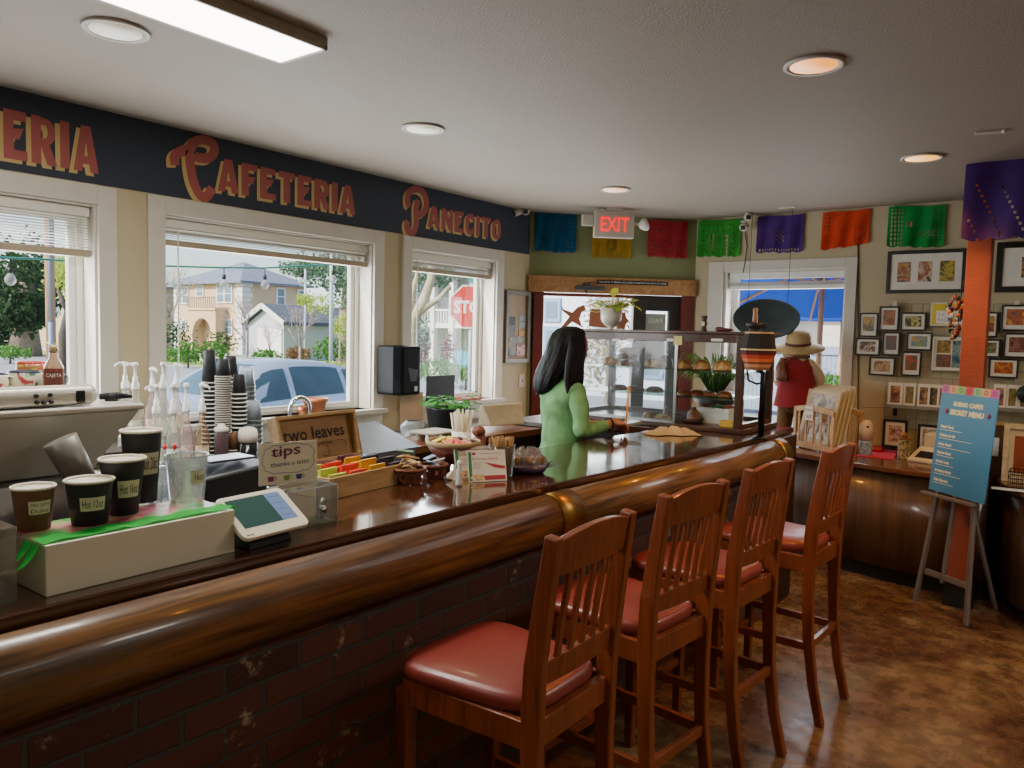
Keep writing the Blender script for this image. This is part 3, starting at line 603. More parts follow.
def arch_rail(zlo, zhi, arch, xlo, xhi, th, n=10):
 m = MB(); vs = []; fs = []
 for i in range(n + 1):
  u = i / n; y = lerp(-HW + .016, HW - .016, u); a = arch * (1 - (2 * u - 1) ** 2); bow = .012 * (1 - (2 * u - 1) ** 2)
  vs += [V((xlo - th / 2 + bow, y, zlo)), V((xlo + th / 2 + bow, y, zlo)), V((xhi + th / 2 + bow, y, zhi + a)), V((xhi - th / 2 + bow, y, zhi + a))]
 for i in range(n):
  for j in range(4): fs.append((i * 4 + j, i * 4 + (j + 1) % 4, i * 4 + 4 + (j + 1) % 4, i * 4 + 4 + j))
 fs += [(3, 2, 1, 0), tuple(range(4 * n, 4 * n + 4))]; m.add(vs, fs); return m
build('top_rail', arch_rail(1.085, 1.172, .022, .222, .236, .022), M_stoolw, st, bevel=.003)
build('lower_rail', arch_rail(.812, .868, .008, .188, .193, .022), M_stoolw, st, bevel=.003)
for k in range(5):
 y = (k - 2) * .052; m = MB(); b = .012 * (1 - (y / HW) ** 2)
 pts = [(.195 + b, y, .862), (.203 + b, y, .93), (.213 + b, y, 1.0), (.222 + b, y, 1.05), (.226 + b, y, 1.09)]; loft_bar(m, pts, .020, .011); build('slat', m, M_stoolw, st, bevel=.002)
SP = [(-1.195, 1.630, .00, None), (-1.190, 2.262, .10, 'second bar stool from the camera, cherry wood with a red vinyl seat'), (-1.165, 2.872, .08, 'third bar stool from the camera, cherry wood with a red vinyl seat'), (-1.088, 3.545, .05, 'farthest cherry wood bar stool, window light on its red seat, near the back counter')]
for x, y, a, lb in SP:
 if lb is None: st.location = (x, y, 0); st.rotation_euler = (0, 0, -a)
 else: dup(st, (x, y, 0), -a, lb)
# ================================================================ PASTRY CASE on the end of the bar
M_case = wood('walnut_case_wood', '#2c170e', '#4a2817', 'x', .35, .2)
cx0, cx1, cy0, cy1, cz0, cz1 = -2.84, -1.635, 4.43, 5.00, ZC, 1.668
pc = thing('pastry_case', 'dark wooden pastry display case with glass sides and shelves on the bar end', 'display case', ((cx0 + cx1) / 2, (cy0 + cy1) / 2, ZC))
m = MB(); m.bb(cx0 - .02, cx1 + .03, cy0 - .025, cy1 + .02, ZC, ZC + .03); build('base', m, M_case, pc, bevel=.005)
m = MB(); m.bb(cx0 - .03, cx1 + .02, cy0 - .015, cy1 + .03, cz1, cz1 + .018); build('top', m, M_case, pc, bevel=.004)
m = MB(); T_ = .042
for x in (cx0, cx1 - T_):
 for y in (cy0, cy1 - T_): m.bb(x, x + T_, y, y + T_, ZC + .03, cz1)
m.bb(cx0 + T_, cx1 - T_, cy0, cy0 + T_ * .7, cz1 - .05, cz1); m.bb(cx0 + T_, cx1 - T_, cy1 - T_ * .7, cy1, cz1 - .05, cz1)
for x in (cx0, cx1 - T_ * .7): m.bb(x, x + T_ * .7, cy0 + T_, cy1 - T_, cz1 - .05, cz1); m.bb(x, x + T_ * .7, cy0 + T_, cy1 - T_, ZC + .03, ZC + .055)
m.bb(cx0 + T_, cx1 - T_, cy1 - T_ * .7, cy1, ZC + .03, ZC + .055)
build('frame', m, M_case, pc, bevel=.002)
build('glass_side', MB().bb(cx1 - .018, cx1 - .013, cy0 + T_, cy1 - T_, ZC + .055, cz1 - .05), M_glass, pc)
build('glass_side', MB().bb(cx0 + .013, cx0 + .018, cy0 + T_, cy1 - T_, ZC + .055, cz1 - .05), M_glass, pc)
build('glass_front', MB().bb(cx0 + T_, cx1 - T_, cy1 - .018, cy1 - .013, ZC + .055, cz1 - .05), M_glass, pc)
xs = Yp(676, 380, cy0).x
d = build('sliding_door', MB().bb(cx0 + T_, xs, cy0 + .004, cy0 + .008, ZC + .045, cz1 - .05), clear('hazy_door_glass', '#f4f6f8', .10, .05, .2, '#cfd4d8'), pc)
build('edge_trim', MB().bb(xs - .014, xs + .004, cy0 - .002, cy0 + .012, ZC + .04, cz1 - .05).bb(cx0 + T_, xs, cy0 - .002, cy0 + .012, ZC + .03, ZC + .045), M_steel, d)
SH = [Yp(700, 371, cy0 + .03).z, Yp(700, 398, cy0 + .03).z]
M_shelf = clear('green_edge_glass', '#dcefe6', .12, .03, .15, '#8fb8a6')
for z in SH: build('glass_shelf', MB().bb(cx0 + .03, cx1 - .03, cy0 + .03, cy1 - .05, z - .006, z), M_shelf, pc)
for px, wpx, lb in ((616, 8, 'leftmost small white price tag on the pastry case top rail'), (630, 8, 'second small white price tag on the pastry case top rail'), (670, 7, 'small white price tag left of the yellow note on the pastry case'), (717, 12, 'wide cream price tag on the right of the pastry case top rail')):
 p = Yp(px, 340, cy0 - .002); k = mpp(p); one('price_tag', lb, 'price tag', MB().bb(p.x - wpx * k / 2, p.x + wpx * k / 2, cy0 - .004, cy0 - .0005, p.z - .008, p.z + .008), M_paper, 'price tags on the pastry case')
p = Yp(678, 340.5, cy0 - .004); one('sticky_note', 'yellow sticky note on the pastry case top rail', 'note', MB().bb(p.x - .028, p.x + .028, cy0 - .006, cy0 - .0045, p.z - .028, p.z + .028), mat('pale_yellow_paper', '#cfc67c', .7))
M_crust = [art('bread_crust_%d' % i, c, 22, i * 3.1, 'noise') for i, c in enumerate((['#8a5528', '#bd8746', '#dcb070'], ['#4a2a18', '#7d4a26', '#9b6a38'], ['#9a7430', '#cfae5a', '#e6cf8a'], ['#3c2416', '#6a4024', '#94653c']))]
def bread(name, label, cat, x, y, z, rx, ry, h, mi, grp, ridges=6, rz=0.0):
 m = MB(); n = 28; rings = 8
 def fn(u, v):
  a = 2 * PI * u; r = math.sin(v * PI / 2) if v < 1 else 1; zz = math.cos(v * PI / 2); rid = 1 + .05 * math.cos(ridges * a) * math.sin(v * PI)
  return V((x, y, z)) + rotz(rz) @ V((rx * r * math.cos(a) * rid, ry * r * math.sin(a) * rid, h * (.12 + .88 * zz) * rid))
 m.grid(fn, n, rings)
 b = [V((x, y, z + .0005)) + rotz(rz) @ V((rx * .9 * math.cos(2 * PI * j / n), ry * .9 * math.sin(2 * PI * j / n), 0)) for j in range(n)]
 t_ = [V((x, y, z)) + rotz(rz) @ V((rx * math.cos(2 * PI * j / n), ry * math.sin(2 * PI * j / n), h * .12)) for j in range(n)]
 m.add(b + t_, [tuple(range(n - 1, -1, -1))] + [(j, (j + 1) % n, n + (j + 1) % n, n + j) for j in range(n)], True)
 return one(name, label, cat, m, M_crust[mi], grp)
def on_shelf(px, z, y): return Yp(px, 380, y).x
z1, z2 = SH; z3 = ZC + .03
for i, (px, lb) in enumerate(((684, 'leftmost of the three golden sweet breads on the upper shelf right of the glass door'), (702, 'middle of the three golden sweet breads on the upper shelf right of the glass door'), (722, 'rightmost of the three golden sweet breads on the upper shelf right of the glass door'))):
 bread('sweet_bread', lb, 'bread', on_shelf(px, z1, 4.6), 4.58 + .01 * i, z1, .062, .06, .062 + .004 * i, 0, 'breads on the upper case shelf')
for px, y, rx, h, mi, lb in ((655, 4.60, .075, .062, 0, 'round brown bread behind the glass door nearest its edge'), (665, 4.75, .05, .085, 1, 'tall small bread at the back behind the glass door edge'), (628, 4.58, .09, .045, 1, 'wide flat loaf at the bottom of the pile on the upper case shelf'), (612, 4.70, .08, .06, 0, 'pale loaf left in the upper case shelf behind the glass door')):
 bread('bread_loaf', lb, 'bread', on_shelf(px, z1, y), y, z1, rx, .06, h, mi, 'breads on the upper case shelf')
X = on_shelf(626, z1, 4.58); bread('bread_loaf', 'middle loaf of the pile on the upper case shelf', 'bread', X, 4.58, z1 + .046, .085, .058, .045, 3, 'breads on the upper case shelf'); bread('bread_loaf', 'topmost loaf of the pile on the upper case shelf', 'bread', X + .01, 4.58, z1 + .092, .075, .055, .035, 1, 'breads on the upper case shelf')
for i, (px, lb) in enumerate(((690, 'leftmost flat brown pastry on the middle shelf'), (700, 'second flat brown pastry on the middle shelf right of the glass door'), (710, 'third flat brown pastry on the middle shelf right of the glass door'), (724, 'rightmost flat brown pastry on the middle shelf'))):
 bread('pastry', lb, 'pastry', on_shelf(px, z2, 4.62), 4.55 + .03 * i, z2, .05, .05, .035 + .006 * (i % 2), 1 if i % 2 else 3, 'pastries on the middle case shelf', 8)
for i, (px, lb) in enumerate(((622, 'leftmost dark flat pastry on the middle shelf behind the glass door'), (637, 'middle dark flat pastry on the middle shelf behind the glass door'), (655, 'rightmost dark flat pastry on the middle shelf behind the glass door'))):
 bread('pastry', lb, 'pastry', on_shelf(px, z2, 4.66), 4.62 + .02 * i, z2, .065, .06, .04, 3, 'pastries on the middle case shelf', 8)
for i, (px, mi, rx, h, lb) in enumerate(((651, 0, .05, .045, 'small brown roll on the case floor behind the glass door'), (664, 2, .06, .04, 'yellow sweet bread on the case floor beside the glass door edge'), (668, 3, .045, .085, 'dark roll on the case floor behind the yellow sweet bread'))):
 bread('sweet_bread', lb, 'bread', on_shelf(px, z3, 4.52 + .08 * (i == 2)), 4.52 + .12 * (i == 2), z3, rx, .05, h, mi, 'breads on the case floor')
t = thing('bread_basket', 'small dark basket holding a brown loaf on the case floor', 'basket', (on_shelf(694, z3, 4.53), 4.53, z3))
m = MB(); m.lathe([(.055, 0), (.068, .03), (.064, .03), (.052, .004), (.0001, .004)], (on_shelf(694, z3, 4.53), 4.53, z3), 24); build('bowl', m, mat('dark_wicker', '#3a2316', .7, bump=.4), t)
bread('bread_loaf', 'tall brown loaf standing in the small dark basket', 'bread', on_shelf(695, z3, 4.53), 4.53, z3 + .012, .045, .04, .08, 3, None, 4)
a, b = on_shelf(697, 0, 4.6), on_shelf(731, 0, 4.6)
for i in range(3): one('pastry_box', ['bottom', 'middle', 'top'][i] + ' white pastry box of the stack on the case floor', 'box', MB().bb(a + .01, b, 4.585, 4.84, z3 + i * .033, z3 + i * .033 + .0325), mat('white_card_box', '#d9dcd8', .6), 'white boxes on the case floor', bevel=.002)
for i, (c, f0, f1) in enumerate((('#b3342b', 0, .3), ('#2d8a4e', .33, .68), ('#c94b4b', .7, 1.0))): one('folded_napkin', ['red', 'green', 'pink'][i] + ' folded cloth on top of the white box stack', 'napkin', MB().grid(lambda u, v, f0=f0, f1=f1: V((lerp(a + .012, b - .002, lerp(f0, f1, u)), 4.60 + .2 * v, z3 + .105 + .006 * math.sin(6 * u + 3 * v))), 6, 4), mat('cloth_%d' % i, c, .8), 'cloths in the case')
one('yellow_box', 'flat yellow box on the case floor by the right glass side', 'box', MB().bb(on_shelf(722, 0, 4.49), cx1 - .06, 4.475, 4.57, z3, z3 + .035), mat('yellow_card', '#c9a52f', .6), bevel=.002)
p = Xp(762, 415, cx1 - .04); one('wooden_disc', 'round tan wooden disc with red mark leaning in the case right side', 'ornament', MB().lathe([(.0001, 0), (.048, 0), (.05, .004), (.048, .008), (.0001, .008)], (cx1 - .03, 4.86, z3 + .051), 24, R=roty(PI / 2) @ Matrix.Identity(3)), art('tan_disc', ['#a8522f', '#c08a52', '#c9985e'], 30, 1, 'noise'))
zt = cz1 + .018
def leafshape(mb, base, tip, w, droop=.0, up=V((0, 0, 1))):
 base, tip = V(base), V(tip); ax = tip - base; side = ax.cross(up)
 side = side.normalized() if side.length > 1e-5 else UX; n = 6
 def fn(u, v): r = math.sin(PI * min(1, v * 1.02)) ** .7 * w / 2 if 0 < v < 1 else 0; return base + ax * v + side * (u - .5) * 2 * r + V((0, 0, -droop * v * v + abs(u - .5) * r * .5))
 mb.grid(fn, 2, n)
P = Yp(611, 329, 4.72); k = mpp(P); P.z = zt
t = thing('potted_vine', 'trailing green vine in a white pot on the pastry case', 'potted plant', P)
m = MB(); m.lathe([(.02, .0), (.02, .008), (.015, .012), (.05, .035), (.072, .07), (.076, .15), (.07, .15), (.066, .12), (.0001, .12)], P, 28); build('pot', m, mat('white_glazed_pot', '#cfcabd', .35), t)
m = MB(); random.seed(5)
for i in range(22):
 a = i * 2.4; r = random.uniform(.03, .16); z0 = random.uniform(.15, .21); b = P + V((r * math.cos(a), r * .6 * math.sin(a), z0)); L = random.uniform(.07, .11); a2 = a + random.uniform(-.6, .6)
 leafshape(m, b, b + V((L * math.cos(a2), L * .7 * math.sin(a2), random.uniform(-.03, .05))), .05, .02)
 m.tube([P + V((0, 0, .14)), b.lerp(P + V((0, 0, .2)), .4), b], .0025, 5)
for (dx, dz) in ((.02, .22), (.085, .19), (.13, .21), (-.12, .12), (-.07, .17)):
 b = P + V((dx, -.02, dz)); leafshape(m, b, b + V((.03 if dx > 0 else -.10, -.02, .09 if dx > 0 and dx < .05 else .02)), .06, .02); m.tube([P + V((0, 0, .14)), b], .003, 5)
build('foliage', m, sheet('vine_leaf', '#8fae4a', .35, .3), t)
P = Yp(704, 331, 4.68); P.z = zt
t = thing('carved_figurine', 'small dark carved totem figurine on the pastry case', 'figurine', P); m = MB(); m.lathe([(.018, 0), (.02, .01), (.014, .025), (.02, .045), (.022, .055), (.014, .066), (.020, .085), (.022, .10), (.012, .098), (.0001, .098)], P, 8); build('body', m, mat('dark_carved_wood', '#3a2416', .5, var=.5, scale=60), t)
build('face_plate', MB().box(P + V((0, -.0205, .048)), (.02, .006, .026)), M_cardw, t)
P = Yp(724, 330, 4.60); P.z = zt + .012
one('red_chili_ornament', 'dark red chili shaped ornament lying on the pastry case', 'ornament', MB().tube([P + V((-.055, 0, .006)), P + V((-.04, 0, .003)), P, P + V((.035, 0, -.001)), P + V((.06, 0, .0))], [.008, .016, .013, .01, .004], 10), mat('dark_red_gloss', '#571a1c', .3))
P = Yp(750, 331, 4.70); P = V((-1.675, 4.72, zt))
t = thing('mortar_and_pestle', 'dark clay mortar with a wooden pestle on the pastry case', 'mortar', P)
build('bowl', MB().lathe([(.035, 0), (.04, .006), (.03, .012), (.048, .03), (.055, .05), (.05, .06), (.042, .055), (.03, .03), (.0001, .03)], P, 24).tube([P + V((.05, 0, .05)), P + V((.075, 0, .045)), P + V((.07, 0, .03)), P + V((.048, 0, .03))], .006, 8), mat('black_clay', '#2a2522', .45), t)
build('pestle', MB().lathe([(.014, 0), (.016, .05), (.013, .09), (.017, .11), (.010, .12), (.0001, .12)], P + V((0, 0, .032)), 14), wood('pestle_wood', '#7a4a2a', '#b0825a', 'z'), t)
P = Zp(672, 434.5, ZC)
def fn(u, v):
 a, b = u * 2 - 1, v * 2 - 1; r = max(abs(a), abs(b)); e = max(0, 1 - (a * a) ** 1.2) * max(0, 1 - (b * b) ** 1.5)
 return P + rotz(.75) @ V((a * .155 * (1 + .06 * math.sin(9 * b)), b * .07 * (1 + .15 * math.sin(7 * a)), .004 + .042 * e * (.8 + .25 * math.sin(13 * a + 2 * b) + .12 * math.sin(21 * b))))
one('folded_cloth', 'crumpled tan cloth lying on the bar in front of the pastry case', 'cloth', MB().grid(fn, 30, 16), mat('tan_cloth', '#b9a174', .85, bump=.2, bscale=300))
# ================================================================ PERSON BEHIND THE BAR
def skin_mesh(joints, edges, sub=2, smooth_root=0):
 names = list(joints); me = bpy.data.meshes.new('s'); me.from_pydata([tuple(joints[n][0]) for n in names], [(names.index(a), names.index(b)) for a, b in edges], [])
 ob = bpy.data.objects.new('s', me); COL.objects.link(ob); ob.modifiers.new('skin', 'SKIN').use_smooth_shade = True
 for i, n in enumerate(names):
  r = joints[n][1]; r = r if isinstance(r, tuple) else (r, r); me.skin_vertices[0].data[i].radius = r; me.skin_vertices[0].data[i].use_root = (i == 0)
 s = ob.modifiers.new('sub', 'SUBSURF'); s.levels = sub; s.render_levels = sub
 ev = ob.evaluated_get(bpy.context.evaluated_depsgraph_get()); m2 = bpy.data.meshes.new_from_object(ev)
 vs = [p.co.copy() for p in m2.vertices]; fs = [tuple(p.vertices) for p in m2.polygons]
 bpy.data.objects.remove(ob); bpy.data.meshes.remove(me); bpy.data.meshes.remove(m2); return vs, fs
PX, PY = -2.355, 3.62
f = V((.42, .907, 0)).normalized(); rr = V((f.y, -f.x, 0))
def B(a, b, z): return V((PX, PY, 0)) + rr * a + f * b + V((0, 0, z))       # right, forward, up
per = thing('person', 'long dark haired person in a green long sleeved top facing away toward the pastry case', 'person', (PX, PY, 0))
M_skin = mat('skin', '#a8714f', .5, var=.04)
wr = B(.135, .235, 1.155); hd = B(.13, .30, 1.16); el = B(.188, -.005, 1.115); wl = B(-.06, .25, 1.125); ell = B(-.205, .03, 1.10)
J = {'pelvis': (B(0, -.01, .94), (.11, .08)), 'waist': (B(0, 0, 1.10), (.10, .072)), 'chest': (B(0, -.005, 1.26), (.105, .08)), 'neckb': (B(0, -.005, 1.37), (.07, .055)), 'neck': (B(0, .02, 1.43), .046), 'headb': (B(0, .035, 1.49), .05),
     'shr': (B(.125, -.005, 1.33), .04), 'umr': (B(.172, .01, 1.22), .036), 'uml': (B(-.180, .01, 1.22), .036), 'elr': (el, .031), 'wrr': (wr, .026), 'hdr': (hd, (.030, .016)), 'shl': (B(-.125, -.005, 1.33), .04), 'ell': (ell, .031), 'wrl': (wl, .026), 'hdl': (B(-.04, .32, 1.12), (.030, .016)),
     'hipr': (B(.085, 0, .86), .085), 'kner': (B(.09, .02, .48), .058), 'ankr': (B(.09, -.01, .09), .036), 'toer': (B(.10, .13, .035), (.036, .028)), 'hipl': (B(-.085, 0, .86), .085), 'knel': (B(-.09, .03, .48), .058), 'ankl': (B(-.09, 0, .09), .036), 'toel': (B(-.10, .14, .035), (.036, .028))}
Ed = [('pelvis', 'waist'), ('waist', 'chest'), ('chest', 'neckb'), ('neckb', 'neck'), ('neck', 'headb'), ('neckb', 'shr'), ('shr', 'umr'), ('umr', 'elr'), ('elr', 'wrr'), ('wrr', 'hdr'), ('neckb', 'shl'), ('shl', 'uml'), ('uml', 'ell'), ('ell', 'wrl'), ('wrl', 'hdl'), ('pelvis', 'hipr'), ('hipr', 'kner'), ('kner', 'ankr'), ('ankr', 'toer'), ('pelvis', 'hipl'), ('hipl', 'knel'), ('knel', 'ankl'), ('ankl', 'toel')]
m = MB(); vs, fs = skin_mesh(J, Ed); m.add(vs, fs, True)
HC = B(0, .05, 1.575)       # head centre; face looks along hf
hf = (f + V((0, 0, -.18))).normalized(); hr = rr; hu = hr.cross(hf).normalized(); HM = Matrix((hr, hf, hu)).transposed()
hv = []; hn, hm = 24, 18
for i in range(hm + 1):
 a = PI * i / hm
 for j in range(hn):
  b = 2 * PI * j / hn; x, y, z = math.sin(a) * math.cos(b), math.sin(a) * math.sin(b), -math.cos(a)
  jaw = 1 - .30 * max(0, -z - .1) if z < 0 else 1
  p = V((x * .074 * jaw, y * .094 * (1 - .12 * max(0, -z)) + (.012 if z < -.3 and y > 0 else 0), z * .112))
  if y > .6: p.y += .020 * math.exp(-((x / .16) ** 2 + ((z + .12) / .14) ** 2)) + .006 * math.exp(-((x / .3) ** 2 + ((z + .48) / .08) ** 2)) - .006 * math.exp(-(((abs(x) - .38) / .2) ** 2 + ((z - .08) / .12) ** 2))
  hv.append(HC + HM @ p)
m.add(hv, [(i * hn + j, i * hn + (j + 1) % hn, (i + 1) * hn + (j + 1) % hn, (i + 1) * hn + j) for i in range(hm) for j in range(hn)], True)
for s_ in (-1, 1): m.ball(HC + HM @ V((s_ * .074, -.005, -.005)), (.010, .02, .03), 10, HM)
def hand(m, w, dirn, side, up, curl):
 dirn, up = V(dirn).normalized(), V(up).normalized(); sd = dirn.cross(up).normalized() * side; up = sd.cross(dirn).normalized() * side
 m.ball(w + dirn * .045, (.020, .045, .040), 12, Matrix((up, dirn, sd)).transposed())
 for i, (o, L) in enumerate(((.029, .066), (.010, .076), (-.010, .070), (-.028, .055))):
  b = w + dirn * .075 + sd * o; c, s2 = math.cos(curl), math.sin(curl); d2 = dirn * c - up * s2; d3 = dirn * math.cos(2.1 * curl) - up * math.sin(2.1 * curl)
  m.tube([b - dirn * .02, b, b + d2 * L * .45, b + d2 * L * .45 + d3 * L * .3, b + d2 * L * .45 + (d3 - up * .4).normalized() * L * .55], [.0085, .009, .008, .0072, .005], 8)
 b = w + dirn * .025 + sd * .028; t1 = (dirn * .6 + sd * .75 - up * .35).normalized(); t2 = (dirn * .9 - up * .5 + sd * .1).normalized()
 m.tube([b, b + t1 * .03, b + t1 * .03 + t2 * .028, b + t1 * .03 + t2 * .05], [.012, .0105, .009, .006], 8)
hand(m, wr, hd - wr + V((0, 0, -.01)), -1, (0, 0, 1), .55)
hand(m, wl, B(-.04, .32, 1.12) - wl, 1, (0, 0, 1), .35)
build('body', m, M_skin, per)
m = MB()
for s_ in (-1, 1): m.ball(HC + HM @ V((s_ * .028, .083, .008)), .0105, 10)
build('eyes', m, mat('eye_white', '#d8d4cc', .3), per)
m = MB(); m.tube([HC + HM @ V((-.02, .088, -.055)), HC + HM @ V((0, .096, -.053)), HC + HM @ V((.02, .088, -.055))], [.003, .007, .003], 8); build('lips', m, mat('lip', '#8a4a42', .4), per)
JS = {'pelvis': (B(0, -.01, .93), (.142, .112)), 'hem0': (B(0, -.01, 1.0), (.139, .108)), 'waist': (B(0, 0, 1.10), (.124, .098)), 'chest': (B(0, -.008, 1.26), (.134, .106)), 'neckb': (B(0, -.008, 1.365), (.09, .074)), 'coll': (B(0, .012, 1.405), .058),
      'shr': (B(.130, -.005, 1.335), .060), 'umr': (B(.172, .01, 1.22), .052), 'elr': (el, .046), 'fmr': (el.lerp(wr, .5), .041), 'wrr': (el.lerp(wr, .86), .033), 'shl': (B(-.130, -.005, 1.335), .060), 'uml': (B(-.180, .01, 1.22), .052), 'ell': (ell, .046), 'fml': (ell.lerp(wl, .5), .041), 'wrl': (ell.lerp(wl, .86), .033)}
ES = [('pelvis', 'hem0'), ('hem0', 'waist'), ('waist', 'chest'), ('chest', 'neckb'), ('neckb', 'coll'), ('neckb', 'shr'), ('shr', 'umr'), ('umr', 'elr'), ('elr', 'fmr'), ('fmr', 'wrr'), ('neckb', 'shl'), ('shl', 'uml'), ('uml', 'ell'), ('ell', 'fml'), ('fml', 'wrl')]
vs, fs = skin_mesh(JS, ES, 3)
vs = [p + V((math.sin(p.z * 55 + p.x * 20), math.cos(p.z * 48 + p.y * 25), 0)) * .0022 for p in vs]
def greenknit():
 m = bpy.data.materials.new('green_knit'); m.use_nodes = True; T = NT(m); p = T.n['Principled BSDF']; p.inputs['Roughness'].default_value = .85; tc = T.add('ShaderNodeTexCoord')
 n = T.add('ShaderNodeTexNoise', i_Scale=7.0, i_Detail=3.0, i_Distortion=1.4); T.link(tc.outputs['Object'], n.inputs['Vector']); r = T.ramp([(.3, '#5a8a55'), (.7, '#7fb277')]); T.link(n.outputs['Fac'], r.inputs['Fac']); T.link(r.outputs['Color'], p.inputs['Base Color'])
 b = T.add('ShaderNodeBump', i_Strength=.5, i_Distance=.02); T.link(n.outputs['Fac'], b.inputs['Height']); T.link(b.outputs['Normal'], p.inputs['Normal']); return m
build('long_sleeved_top', MB().add(vs, fs, True), greenknit(), per)
JP = {'pelvis': (B(0, -.01, .93), (.143, .11)), 'cr': (B(0, -.01, .86), (.14, .10)), 'hipr': (B(.088, 0, .78), .096), 'kner': (B(.09, .02, .48), .075), 'ankr': (B(.09, -.01, .11), .060), 'hipl': (B(-.088, 0, .78), .096), 'knel': (B(-.09, .03, .48), .075), 'ankl': (B(-.09, 0, .11), .060)}
vs, fs = skin_mesh(JP, [('pelvis', 'cr'), ('cr', 'hipr'), ('hipr', 'kner'), ('kner', 'ankr'), ('cr', 'hipl'), ('hipl', 'knel'), ('knel', 'ankl')]); build('trousers', MB().add(vs, fs, True), mat('khaki_cloth', '#7d7148', .85), per)
m = MB()
for s_ in (-1, 1): m.ball(B(s_ * .10, .06, .045), (.05, .14, .045), 14, Matrix((rr, f, UZ)).transposed())
build('shoes', m, M_black, per)
levels = [(1.694, .012, .012, .035), (1.690, .040, .042, .034), (1.676, .066, .076, .030), (1.650, .084, .098, .022), (1.610, .094, .110, .012), (1.565, .096, .112, .004), (1.52, .100, .100, -.018), (1.47, .108, .088, -.045), (1.43, .110, .074, -.070), (1.39, .104, .060, -.085), (1.355, .088, .048, -.095), (1.33, .066, .036, -.10), (1.312, .038, .022, -.104), (1.305, .004, .004, -.104)]
nh = 72; vs = []
for li, (z, a, b, off) in enumerate(levels):
 for j in range(nh):
  t_ = 2 * PI * j / nh; w = 1 + .035 * math.sin(9 * t_ + z * 14) + .025 * math.sin(23 * t_ - z * 20)
  shx = -.075 * max(0, 1.55 - z) / .25
  vs.append(B(math.cos(t_) * a * w + shx, math.sin(t_) * b * w + off + (-.045 if (z < 1.62 and math.sin(t_) > .35) else 0) * max(0, math.sin(t_)), z))
fs = [(i * nh + j, i * nh + (j + 1) % nh, (i + 1) * nh + (j + 1) % nh, (i + 1) * nh + j) for i in range(len(levels) - 1) for j in range(nh)] + [tuple(range(nh)), tuple(range(len(levels) * nh - 1, (len(levels) - 1) * nh - 1, -1))]
m = MB(); m.add(vs, fs, True)
for s_, n_ in ((1, 5), (-1, 4)):      # locks falling over the shoulders
 for k in range(n_):
  a = .084 + .010 * k * .6; m.tube([B(s_ * .07, .07 - .02 * k, 1.66), B(s_ * (a + .012), .055 - .022 * k, 1.58), B(s_ * (a + .022), .04 - .024 * k, 1.48), B(s_ * (a + .034), .035 - .026 * k, 1.40), B(s_ * (a + .03 + .01 * math.sin(k)), .03 - .02 * k, 1.32 - .02 * (k % 2)), B(s_ * (a + .02), .035 - .02 * k, 1.28)], [.012, .02, .02, .018, .012, .002], 8)
def hairmat():
 m = bpy.data.materials.new('dark_hair'); m.use_nodes = True; T = NT(m); p = T.n['Principled BSDF']; p.inputs['Roughness'].default_value = .6; p.inputs['Specular IOR Level'].default_value = .25; tc = T.add('ShaderNodeTexCoord'); mp = T.add('ShaderNodeMapping'); mp.inputs['Scale'].default_value = (90, 90, 5); T.link(tc.outputs['Object'], mp.inputs['Vector'])
 n = T.add('ShaderNodeTexNoise', i_Scale=1.0, i_Detail=4.0); T.link(mp.outputs['Vector'], n.inputs['Vector']); r = T.ramp([(.35, '#08070a'), (.7, '#1a171c')]); T.link(n.outputs['Fac'], r.inputs['Fac']); T.link(r.outputs['Color'], p.inputs['Base Color'])
 b = T.add('ShaderNodeBump', i_Strength=.6, i_Distance=.006); T.link(n.outputs['Fac'], b.inputs['Height']); T.link(b.outputs['Normal'], p.inputs['Normal']); return m
build('hair', m, hairmat(), per)
m = MB(); c = el.lerp(wr, .93); dr = (wr - el).normalized(); q = dr.to_track_quat('Z', 'Y').to_matrix(); m.tube([c + q @ V((.034 * math.cos(2 * PI * i / 20), .034 * math.sin(2 * PI * i / 20), 0)) for i in range(20)], .005, 6, closed=True); build('bracelet', m, M_black, per)
g = hd + (hd - wr).normalized() * .045 + V((0, 0, -.012)); tip = g + (Yp(629, 386, 4.22) - g)
t = thing('serving_tongs', 'thin wooden tongs held in the right hand of the person', 'tongs', g); m = MB()
for o in (-.006, .006): m.bar(g + V((o * .3, 0, 0)) - (tip - g).normalized() * .03, tip + V((o, 0, o * .5)), .007, .004)
build('arms', m, wood('tongs_wood', '#5a3018', '#80492a', 'z'), t)
P = B(.0, .36, 1.118); t = thing('serving_tray', 'flat grey metal tray held by the person in front of the pastry case', 'tray', P); m = MB(); Rt = rotz(math.atan2(f.y, f.x)) @ roty(-.12)
m.box(P + V((0, 0, .004)), (.25, .17, .004), Rt);
for dx, dy, sx_, sy_ in ((.125, 0, .006, .176), (-.125, 0, .006, .176), (0, .085, .25, .006), (0, -.085, .25, .006)): m.box(P + V((0, 0, .008)) + Rt @ V((dx, dy, .004)), (sx_, sy_, .014), Rt)
build('pan', m, M_steel, t)
